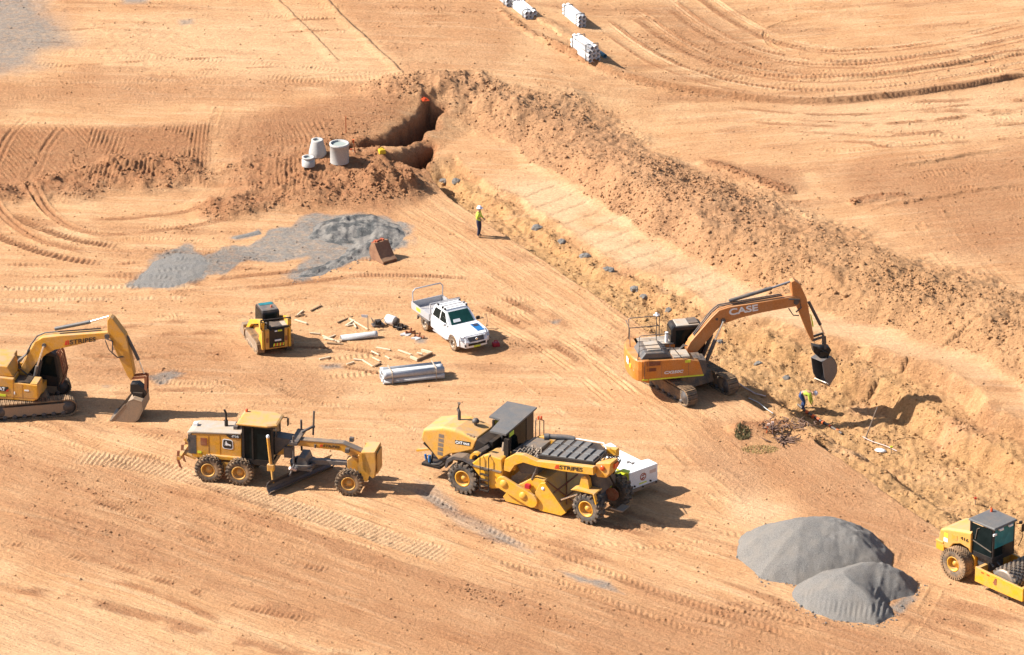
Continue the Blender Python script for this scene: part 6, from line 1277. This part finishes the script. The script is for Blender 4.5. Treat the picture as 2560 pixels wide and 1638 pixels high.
def cells(rows, r): return [((i-(n-1)/2)*2.1*r, k*2.02*r) for k, n in enumerate(rows) for i in range(n)]
bundle('pipe_bundle', 'white pipe stack cut by the top edge, farthest left of the stacks', 1281, 17, 112, 2.6, .125, cells((3, 3), .125), group=FG)
bundle('pipe_bundle', 'white pipe stack two rows high, right of the one cut by the top edge', 1328, 48, 112, 2.4, .125, cells((3, 3), .125), group=FG)
bundle('pipe_bundle', 'narrow tall white pipe stack two pipes wide on the upper field', 1456, 69, 114, 2.4, .125, cells((2, 2, 2), .125), group=FG)
bundle('pipe_bundle', 'tallest white pipe stack, nearest of those on the upper field', 1486, 152, 116, 2.4, .125, cells((3, 3, 3, 2), .125), group=FG)
def pipe(label, px, py, rz, L, r, mat, z=0):
    p = at(px, py); o = pipe_mesh(L, r).build('pipe', M[mat], None); o.location = p+Vector((0, 0, r+z)); o.rotation_euler = (0, 0, R(rz)); return tag(o, label, 'pipe')
pipe('single short white pipe lying on the dirt left of the ute', 852, 853, 16, 1.95, .165, 'pvc_grey')
pipe('short blue pipe beside the tallest pipe stack', 1513, 146, 116, 1.4, .13, 'pvc_blue')
# pale drum, compactor and fittings near the ute
def drum():
    p = at(978, 812); t = thing('plastic_drum', 'white plastic drum with a dark end lying near the ute', 'drum', p+Vector((0, 0, .26)), -35)
    c = MB(); c.lathe([(.20, -.30), (.26, -.26), (.26, .22), (.22, .28)], (0, 0, 0), 'x', 18); c.build('shell', M['pvc'], t)
    c = MB(); c.lathe([(.24, .24), (.2, .42), (.12, .46), (.01, .46)], (0, 0, 0), 'x', 16); c.build('end_fitting', M['dark'], t)
drum()
def compactor():
    p = at(945, 815); t = thing('plate_compactor', 'small black plate compactor on the dirt beside the white drum', 'compactor', p, 20)
    c = MB(); c.prism([(-.32, .06), (-.24, .0), (.24, .0), (.32, .06), (.3, .12), (-.3, .12)], -.2, .2); c.build('base_plate', M['dark'], t)
    c = MB(); c.b2(-.16, .16, -.14, .14, .12, .34); c.lathe([(.01, -.2), (.1, -.2), (.1, -.1), (.01, -.1)], (0, 0, .25), 'y', 12); c.build('engine', M['black'], t, .02)
    c = MB(); c.tube([(-.2, -.16, .12), (-.32, -.16, .45), (-.32, .16, .45), (-.2, .16, .12)], .02, 6); c.tube([(-.3, 0, .12), (.3, 0, .4)], .02, 6); c.build('handle', M['dark'], t)
compactor()
for k, (px, py, rz) in enumerate(((995, 822, -30), (1004, 824, 40), (1026, 834, 10), (1048, 845, -20))):
    p = at(px, py); t = thing('pipe_fitting', ('black valve fitting nearest the white drum', 'second dark fitting beside the black valve', 'brown branched pipe fitting midway between drum and ute', 'brown branched pipe fitting closest to the ute')[k], 'pipe fitting', p, rz, 'pipe fittings laid out by the ute')
    c = MB(); m = 'black' if k < 2 else 'rust'
    c.tube([(-.25, 0, .08), (.25, 0, .08)], .06, 8); c.tube([(0, 0, .08), (.05, .0, .32)], .055, 8); c.build('branch_body', M[m], t)
    c = MB(); c.lathe([(.09, -.27), (.09, -.2), (.05, -.2)], (0, 0, .08), 'x', 12); c.lathe([(.05, .2), (.09, .2), (.09, .27)], (0, 0, .08), 'x', 12); c.build('collar', M[m], t)
for k, (px, py, sx, sy, rz) in enumerate(((1015, 838, .9, .5, 10), (1040, 848, .8, .35, 0))):
    p = at(px, py); c = MB(); q_ = [(sx*(.3+.25*math.sin(i*2.3))*math.cos(i*.785), sy*(.4+.2*math.sin(i*1.7+px))*math.sin(i*.785)) for i in range(8)]; c.loft([[(x, y, .0) for x, y in q_], [(x*.95, y*.95, .03+.02*(i % 3)) for i, (x, y) in enumerate(q_)]]); o = c.build('plastic_sheet', M['pvc_grey'], None); o.location = p; o.rotation_euler = (0, 0, R(rz))
    tag(o, ('pale plastic sheet under the brown fittings, nearer the drum', 'pale plastic sheet under the brown fitting, nearer the ute')[k], 'sheet')

# ------------------------------------------------------------------ timber lying about
STK = [((215, 165), (355, 95), 1), ((20, 230), (100, 165), 0), ((-10, 250), (115, 220), 1), ((-10, 300), (150, 350), 0), ((600, 335), (800, 250), 1), ((780, 290), (1020, 430), 0), ((715, 380), (830, 310), 0), ((735, 385), (840, 365), 0), ((825, 350), (860, 410), 0),
       ((400, 560), (540, 590), 0), ((390, 530), (620, 620), 0), ((420, 575), (560, 520), 0), ((450, 630), (670, 650), 1), ((200, 490), (340, 500), 0), ((340, 865), (490, 830), 0), ((1160, 695), (1345, 730), 0), ((1085, 750), (1185, 800), 0), ((1100, 840), (1200, 890), 0), ((830, 865), (960, 880), 0), ((955, 880), (1095, 965), 0), ((730, 935), (830, 905), 0),
       ((1470, 735), (1640, 795), 0), ((1280, 820), (1340, 855), 0), ((560, 605), (640, 600), 0), ((1130, 960), (1210, 920), 1)]
for k, (a, b, m) in enumerate(STK):
    A = at(740+a[0]/5.73, 750+a[1]/5.73); B = at(740+b[0]/5.73, 750+b[1]/5.73); d = B-A; L = math.hypot(d.x, d.y)
    c = MB(); wd = .07 if k % 3 else .095; c.box((0, 0, .03), (L*1.08, wd, .06)); o = c.build('timber_stake', M['old_timber' if m else 'timber'], None, .006); o.location = (A+B)/2+Vector((0, 0, .03)); o.rotation_euler = (0, -math.atan2(d.z, L), math.atan2(d.y, d.x))
    tag(o, 'dark weathered timber stake lying loose on the dirt' if m else 'pale timber stake lying loose on the dirt', 'timber', 'dark timber stakes scattered on the dirt' if m else 'pale timber stakes scattered on the dirt')
def frame():
    pts = [(1640, 840), (1740, 885), (1950, 790), (1800, 745)]; P = [at(740+x/5.73, 750+y/5.73) for x, y in pts]
    t = thing('formwork_frame', 'open timber formwork frame lying behind the strapped pipe bundle', 'timber frame', P[0], 0)
    for i in range(3): c = MB(); c.bar(P[i]-P[0]+Vector((0, 0, .1)), P[i+1]-P[0]+Vector((0, 0, .1)), .09, .14); c.build('rail', M['old_timber' if i == 1 else 'timber'], t)
    a = at(740+1730/5.73, 750+785/5.73); b = at(740+1810/5.73, 750+800/5.73); c = MB(); c.bar(a-P[0]+Vector((0, 0, .1)), b-P[0]+Vector((0, 0, .1)), .12, .06); c.build('brace', M['timber'], t)
frame()
def peg(label, px, py, hgt, mat, top=None, cat='marker stake', lean=(0, 0), flag=None, group=None):
    p = at(px, py); t = thing('marker_stake', label, cat, p, 0, group)
    c = MB(); c.bar((0, 0, -.15), (lean[0], lean[1], hgt), .045, .045); c.build('post', M[mat], t)
    if top: c = MB(); c.b2(lean[0]-.06, lean[0]+.06, lean[1]-.05, lean[1]+.05, hgt*.78, hgt*1.0); c.build('painted_top', M[top], t)
    if flag: c = MB(); c.loft([[(lean[0], lean[1], hgt), (lean[0]-.35, lean[1], hgt+.02), (lean[0]-.32, lean[1]-.02, hgt-.12), (lean[0], lean[1], hgt-.16)], [(lean[0], lean[1]+.012, hgt), (lean[0]-.35, lean[1]+.012, hgt+.02), (lean[0]-.32, lean[1]-.008, hgt-.12), (lean[0], lean[1]+.012, hgt-.16)]]); c.build('flag', M[flag], t)
peg('thin survey stake with a white flag left of the compactor', 920, 825, .85, 'timber', flag='letter_white')
peg('thin orange survey stake on the slope behind the manhole rings', 865, 332, 1.0, 'orange_mesh')
peg('orange-topped stake leaning against the rubble right of the tall riser', 888, 382, .8, 'orange_mesh', 'orange_mesh', lean=(-.1, .0))
peg('short orange stake lying almost flat by the pit edge', 900, 388, .3, 'timber', 'orange_mesh', lean=(-.5, .2))
peg('white-and-pink stake standing in the root pile', 1931, 1083, .62, 'pinkwhite', 'pinkwhite')
peg('leaning pink stake beside the upright one in the root pile', 1915, 1082, .5, 'orange_mesh', 'pinkwhite', lean=(.12, 0))
peg('tall thin white pole leaning in the shaded part of the trench', 2160, 1100, 1.75, 'steel', lean=(.65, .2))
peg('green-topped stake on the right rim of the trench', 2228, 1134, .4, 'timber', 'hivis_sticker')
peg('red-topped stake by the trench behind the roller cab', 2438, 1262, .4, 'timber', 'sign_red')
def rail(label, pts, mat, rad, z=.0, name='safety_pipe', cat='barrier'):
    P = [at(1820+x/4.457, 940+y/4.457)+Vector((0, 0, z)) for x, y in pts]; t = thing(name, label, cat, P[0], 0)
    c = MB(); c.tube([p-P[0] for p in P], rad, 6); c.build('rail', M[mat], t)
    return t, P
t_, P_ = rail('long dark edge board with orange bands laid along the trench rim', [(780, 330), (870, 410), (960, 470), (1050, 525), (1150, 580), (1270, 655)], 'dark', .07, .06)
for i, f in enumerate((.22, .38, .50, .62, .78, .92)):
    a = P_[0]+(P_[-1]-P_[0])*0; k = f*(len(P_)-1); i0 = int(k); q = P_[i0]+(P_[min(i0+1, len(P_)-1)]-P_[i0])*(k-i0); d = (P_[min(i0+1, len(P_)-1)]-P_[i0]).normalized()
    c = MB(); c.tube([q-P_[0]-d*.08, q-P_[0]+d*.08], .10, 8); c.build('orange_band', M['orange_mesh'], t_)
rail('faded pink and white tape line along the trench below the excavator', [(60, 60), (180, 150), (300, 220), (420, 250)], 'pinkwhite', .035, .12, 'tape_line', 'tape')
rail('white and orange barrier tape along the trench at the shadow', [(1500, 700), (1560, 735), (1620, 760), (1750, 800), (1880, 860)], 'pinkwhite', .024, .12, 'tape_line', 'tape')
rail('thin white string line running from the tape to the root pile', [(230, 270), (340, 320), (430, 395), (500, 440)], 'bag', .018, .12, 'string_line', 'string')
p = at(1820+1700/4.457, 940+840/4.457); c = MB(); c.lathe([(.01, .0), (.42, .0), (.45, .06), (.3, .15), (.01, .19)], (0, 0, 0), 'z', 14); c.v = [(v[0]*.7, v[1]*.4, v[2]*.8) for v in c.v]; o = c.build('sand_bag', M['bag'], None); o.location = p; o.rotation_euler = (0, 0, R(-20)); tag(o, 'white woven bag lying on the trench rim by the shadow', 'bag')

# ------------------------------------------------------------------ root pile and tufts of grass beside the trench
def roots(label, px, py, n, spread, seed):
    p = at(px, py); m = MB(); rr = random.Random(seed)
    for k in range(n):
        a = rr.random()*6.28; q = Vector((rr.gauss(0, spread), rr.gauss(0, spread*.8), .02)); L = .25+.5*rr.random(); pts = [q]
        d = Vector((math.cos(a), math.sin(a), .2+.5*rr.random()))
        for j in range(3): d = d+Vector((rr.gauss(0, .4), rr.gauss(0, .4), -.3*rr.random())); pts.append(pts[-1]+d.normalized()*L/3); pts[-1].z = max(.02, pts[-1].z)
        m.tube(pts, [.045, .035, .025, .012], 5)
    o = m.build('root_pile', M['root'], None); o.location = p; return tag(o, label, 'roots')
roots('tangle of dry brown roots between the grass and the trench', 1945, 1068, 40, .5, 2)
roots('second root tangle nearer the camera, below the pink stakes', 1960, 1102, 34, .28, 5)
roots('thin heap of broken roots right along the trench rim', 2000, 1062, 22, .45, 8)
def tuft(name, label, px, py, rx, ry, n, hgt, mat, seed, cat):
    p = at(px, py); m = MB(); rr = random.Random(seed)
    for k in range(n):
        a = rr.random()*6.28; q = math.sqrt(rr.random()); x, y = rx*q*math.cos(a), ry*q*math.sin(a); z0 = hz(p.x+x, p.y+y)-p.z; h_ = hgt*(.4+.8*rr.random()); b = rr.random()*6.28; w_ = .02+.03*rr.random(); l = .5*h_
        m.add([(x-w_*math.cos(b), y-w_*math.sin(b), z0-.02), (x+w_*math.cos(b), y+w_*math.sin(b), z0-.02), (x+l*math.sin(b)*rr.random(), y-l*math.cos(b)*rr.random(), z0+h_)], [(0, 1, 2)])
    o = m.build(name, M[mat], None); o.location = p; return tag(o, label, cat)
tuft('low_shrub', 'low dull green shrub at the left end of the root pile', 1856, 1085, .40, .55, 300, .18, 'leaf', 3, 'shrub')
tuft('grass_patch', 'flat patch of yellow-green grass on the near side of the root pile', 1900, 1124, .95, .5, 800, .05, 'grass', 4, 'grass patch')

# ------------------------------------------------------------------ people
def skin_mesh(name, chains, mat, parent, sub=2):
    "one continuous surface grown over connected joints (root first)"
    vs, es, rad, idx = [], [], [], {}
    for ch in chains:
        prev = None
        for key, pos, r in ch:
            if key not in idx: idx[key] = len(vs); vs.append(pos); rad.append(r)
            i = idx[key]
            if prev is not None and prev != i: es.append((prev, i))
            prev = i
    me = bpy.data.meshes.new(name); me.from_pydata(vs, es, []); me.materials.append(mat)
    o = link(name, me, parent); o.modifiers.new('skin', 'SKIN'); sv = me.skin_vertices[0].data
    for i, r in enumerate(rad): sv[i].radius = (r, r) if not isinstance(r, tuple) else r; sv[i].use_root = (i == 0)
    o.modifiers['skin'].use_smooth_shade = True
    sb = o.modifiers.new('sub', 'SUBSURF'); sb.levels = sub; sb.render_levels = sub
    dg = bpy.context.evaluated_depsgraph_get(); m2 = bpy.data.meshes.new_from_object(o.evaluated_get(dg)); m2.name = name
    m2.polygons.foreach_set('use_smooth', np.ones(len(m2.polygons), bool)); o.modifiers.clear(); o.data = m2
    return o
def hand(key, wr, d, up, side):
    "palm and five short curled fingers"
    d, up = Vector(d).normalized(), Vector(up).normalized(); s = d.cross(up)*side; out = []
    palm = Vector(wr)+d*.07; out.append([(key+'w', tuple(wr), .028), (key+'p', tuple(palm), .036)])
    for k, L in enumerate((.065, .075, .07, .055)):
        b = palm+d*.03+s*(k-1.5)*.021; out.append([(key+'p', tuple(palm), .036), (key+'f%d' % k, tuple(b), .010), (key+'g%d' % k, tuple(b+d*L*.55+up*-.012), .009), (key+'h%d' % k, tuple(b+d*L*.85+up*-.035), .008)])
    b = palm-d*.02-s*.035; out.append([(key+'p', tuple(palm), .036), (key+'t0', tuple(b), .011), (key+'t1', tuple(b+d*.04-s*.025), .010), (key+'t2', tuple(b+d*.07-s*.03-up*.01), .009)])
    return out
def person(label, loc, rz, J, shirt, vest, pants):
    t = thing('person', label, 'person', loc, rz)
    V = {k: Vector(v) for k, v in J.items()}
    def c(*ks): return [(k, tuple(V[k]), r) for k, r in ks]
    ch = [c(('pel', .12), ('wst', .115), ('chs', .135), ('nk', .055), ('hd0', .075), ('hd1', .095), ('hd2', .075)),
          c(('pel', .12), ('lh', .09), ('lk', .06), ('la', .042), ('lt', .04)), c(('pel', .12), ('rh', .09), ('rk', .06), ('ra', .042), ('rt', .04)),
          c(('chs', .135), ('ls', .07), ('le', .045), ('lw', .028)), c(('chs', .135), ('rs', .07), ('re', .045), ('rw', .028))]
    for s, k in ((1, 'l'), (-1, 'r')):
        d = V[k+'w']-V[k+'e']; hh = hand(k, V[k+'w'], d, Vector((1, 0, .01)) if abs(d.normalized().x) < .8 else Vector((0, 0, 1)), s)
        ch += hh
    body = skin_mesh('body', ch, M['skin'], t)
    def sub(nm, chs, mat): return skin_mesh(nm, chs, M[mat], body, 2)
    sub('trousers', [c(('pel', .155), ('lh', .115), ('lk', .085), ('la', .066)), c(('pel', .155), ('rh', .115), ('rk', .085), ('ra', .066)), c(('pel', .155), ('wst', .13))], pants)
    sub('shirt', [c(('wst', .14), ('chs', .165), ('nk', .06)), c(('chs', .165), ('ls', .088), ('le', .062), ('lw', .042)), c(('chs', .165), ('rs', .088), ('re', .062), ('rw', .042))], shirt)
    if vest: sub('vest', [c(('wst', .158), ('chs', .185)), c(('chs', .185), ('ls', .10)), c(('chs', .185), ('rs', .10))], vest)
    for k in 'lr': sub('boot', [[(k, tuple(V[k+'a']), .062), (k+'t', tuple(V[k+'t']), .055)]], 'boot')
    hd = V['hd1']; ax = (V['hd2']-V['hd0']).normalized(); f = V['face'].normalized(); f = (f-ax*f.dot(ax)).normalized(); s = ax.cross(f)
    Bm = Matrix((f, s, ax)).transposed()
    m = MB(); m.add([Bm @ Vector(q)+hd for q in ((.095, -.018, -.02), (.095, .018, -.02), (.125, 0, -.03), (.10, 0, .03))], [(0, 1, 2), (0, 2, 3), (1, 3, 2), (0, 3, 1)]); m.build('nose', M['skin'], body)
    for y in (-.032, .032): m = MB(); m.lathe([(.001, -.012), (.012, 0), (.001, .012)], (0, 0, 0), 'z', 8); m.v = [tuple(Bm @ (Vector(v)+Vector((.092, y, .018)))+hd) for v in m.v]; m.build('eye', M['hair'], body)
    m = MB(); m.box((.094, 0, -.062), (.012, .05, .01)); m.v = [tuple(Bm @ Vector(v)+hd) for v in m.v]; m.build('mouth', M['rust'], body)
    for y in (-.098, .098): m = MB(); m.box((0, y, -.005), (.04, .018, .06)); m.v = [tuple(Bm @ Vector(v)+hd) for v in m.v]; m.build('ear', M['skin'], body)
    m = MB(); m.lathe([(.155, .035), (.152, .055), (.128, .06), (.120, .12), (.085, .165), (.03, .185), (.001, .187)], (0, 0, 0), 'z', 18); m.box((.14, 0, .045), (.10, .17, .012)); m.v = [tuple(Bm @ Vector(v)+hd) for v in m.v]; m.build('helmet', M['helmet'], t)
    m = MB(); m.lathe([(.09, -.05), (.104, .0), (.105, .045), (.05, .05)], (0, 0, 0), 'z', 14); m.v = [tuple(Bm @ (Vector(v)+Vector((-.018, 0, 0)))+hd) for v in m.v]; m.build('hair', M['hair'], body)
stp = at(1197, 592)
person('worker in white helmet and yellow hi-vis vest standing upright near the trench', stp, -20,
       dict(pel=(0, 0, .95), wst=(0, 0, 1.10), chs=(.0, 0, 1.33), nk=(.01, 0, 1.50), hd0=(.03, 0, 1.58), hd1=(.04, 0, 1.66), hd2=(.03, 0, 1.74), lh=(0, .10, .90), lk=(.03, .13, .50), la=(-.05, .16, .09), lt=(.10, .18, .04),
            rh=(0, -.10, .90), rk=(.05, -.10, .50), ra=(.0, -.12, .09), rt=(.15, -.14, .04), ls=(0, .19, 1.42), le=(.04, .25, 1.15), lw=(.22, .14, 1.08), rs=(0, -.19, 1.42), re=(-.02, -.26, 1.14), rw=(.17, -.17, 1.05), face=(1, .1, 0)), 'hivis', 'hivis', 'navy')
bnd = at(2014, 1024)
person('worker in blue shirt and hi-vis vest bending over in the trench', bnd, -8,
       dict(pel=(-.30, 0, .86), wst=(-.17, 0, .95), chs=(.10, 0, .98), nk=(.28, 0, .96), hd0=(.35, 0, .95), hd1=(.43, 0, .94), hd2=(.51, 0, .96), lh=(-.28, .11, .82), lk=(-.10, .14, .46), la=(-.22, .16, .09), lt=(-.06, .17, .04),
            rh=(-.28, -.11, .82), rk=(-.05, -.15, .46), ra=(-.14, -.17, .09), rt=(.02, -.18, .04), ls=(.18, .18, .92), le=(.25, .22, .62), lw=(.34, .15, .36), rs=(.18, -.18, .92), re=(.22, -.22, .62), rw=(.32, -.14, .36), face=(.2, 0, -1)), 'hivis', 'hivis', 'bluecloth')
# ------------------------------------------------------------------ the ground sheet itself, after every stand has been levelled
gm = grid_mesh('ground', np.s_[:, :], H)
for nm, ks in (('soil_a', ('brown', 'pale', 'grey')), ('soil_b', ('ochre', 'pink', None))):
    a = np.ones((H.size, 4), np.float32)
    a[:, 3] = mask['moist_shade'].ravel()
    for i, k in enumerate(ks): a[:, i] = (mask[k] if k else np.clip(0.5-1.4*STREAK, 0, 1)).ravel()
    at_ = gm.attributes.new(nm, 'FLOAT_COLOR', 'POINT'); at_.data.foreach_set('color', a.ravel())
a = np.stack(WT, -1).reshape(-1, 4).astype(np.float32); gm.attributes.new('soil_w', 'FLOAT_COLOR', 'POINT').data.foreach_set('color', a.ravel())
M['soil'] = soil_material(); gm.materials.append(M['soil'])
ground = link('ground', gm); tag(ground, kind='structure')
# loose clods of soil: nobody could count them
def clods():
    ico = bmesh.new(); bmesh.ops.create_icosphere(ico, subdivisions=1, radius=1.0); V0 = np.array([v.co[:] for v in ico.verts]); F0 = np.array([[v.index for v in f.verts] for f in ico.faces]); ico.free()
    r = np.random.RandomState(5); x0, x1 = np.searchsorted(xs, [FX0+.5, FX1-.5]); y0, y1 = np.searchsorted(ys, [FY0+.5, FY1-.5])
    N = 2600000; jx = r.randint(x0, x1, N); jy = r.randint(y0, y1, N)
    pch = sm(-0.02, 0.3, fbm(X[jy, jx], Y[jy, jx], 2.6, 4, 2))
    dens = np.clip(mask['clod'][jy, jx], 0, 1)*(0.22+0.75*pch)*0.18+0.003+0.012*pch*mask['brown'][jy, jx]+0.004*pch+0.08*mask['grit'][jy, jx]*(.15+pch)
    dens *= 1-0.85*mask['smooth'][jy, jx]*(mask['clod'][jy, jx] < 0.2)
    dens *= 1-keepout[jy, jx]
    k = r.rand(N) < dens; jx, jy = jx[k], jy[k]; n = len(jx)
    sz = (0.018+0.05*r.rand(n)**4.0)*(1+1.2*mask['clod'][jy, jx]*r.rand(n)**3)
    px = xs[jx]+(r.rand(n)-.5)*DX; py = ys[jy]+(r.rand(n)-.5)*DY; pz = H[jy, jx]+sz*0.25
    nv = len(V0); out = np.empty((n, nv, 3), np.float32)
    q = r.rand(n)*6.283; c, s_ = np.cos(q)[:, None], np.sin(q)[:, None]
    sc = sz[:, None]*(0.7+0.6*r.rand(n, nv)); ax = 0.8+0.6*r.rand(n, 1); az = 0.6+0.4*r.rand(n, 1)
    vx, vy, vz = V0[None, :, 0]*sc*ax, V0[None, :, 1]*sc, V0[None, :, 2]*sc*az
    out[..., 0] = vx*c-vy*s_+px[:, None]; out[..., 1] = vx*s_+vy*c+py[:, None]; out[..., 2] = vz+pz[:, None]
    fs = (F0[None]+(np.arange(n)*nv)[:, None, None]).reshape(-1, 3)
    me = bpy.data.meshes.new('soil_clods'); me.vertices.add(n*nv); me.vertices.foreach_set('co', out.ravel())
    m = len(fs); me.loops.add(m*3); me.loops.foreach_set('vertex_index', fs.ravel().astype(np.int32)); me.polygons.add(m); me.polygons.foreach_set('loop_start', np.arange(0, m*3, 3, dtype=np.int32))
    me.update(calc_edges=True)
    for nm, ks in (('soil_a', ('brown', 'pale', 'grey')), ('soil_b', ('ochre', 'pink', None))):
        a = np.ones((n, nv, 4), np.float32); a[:, :, 3] = 0
        for i, kk in enumerate(ks): a[:, :, i] = (mask[kk][jy, jx] if kk else np.full(n, .5))[:, None]
        me.attributes.new(nm, 'FLOAT_COLOR', 'POINT').data.foreach_set('color', a.ravel())
    a = np.zeros((n, nv, 4), np.float32); a[:, :, 1] = 1; me.attributes.new('soil_w', 'FLOAT_COLOR', 'POINT').data.foreach_set('color', a.ravel())
    me.materials.append(M['soil']); print('clods', n)
    return tag(link('soil_clods', me), kind='stuff')
clods()
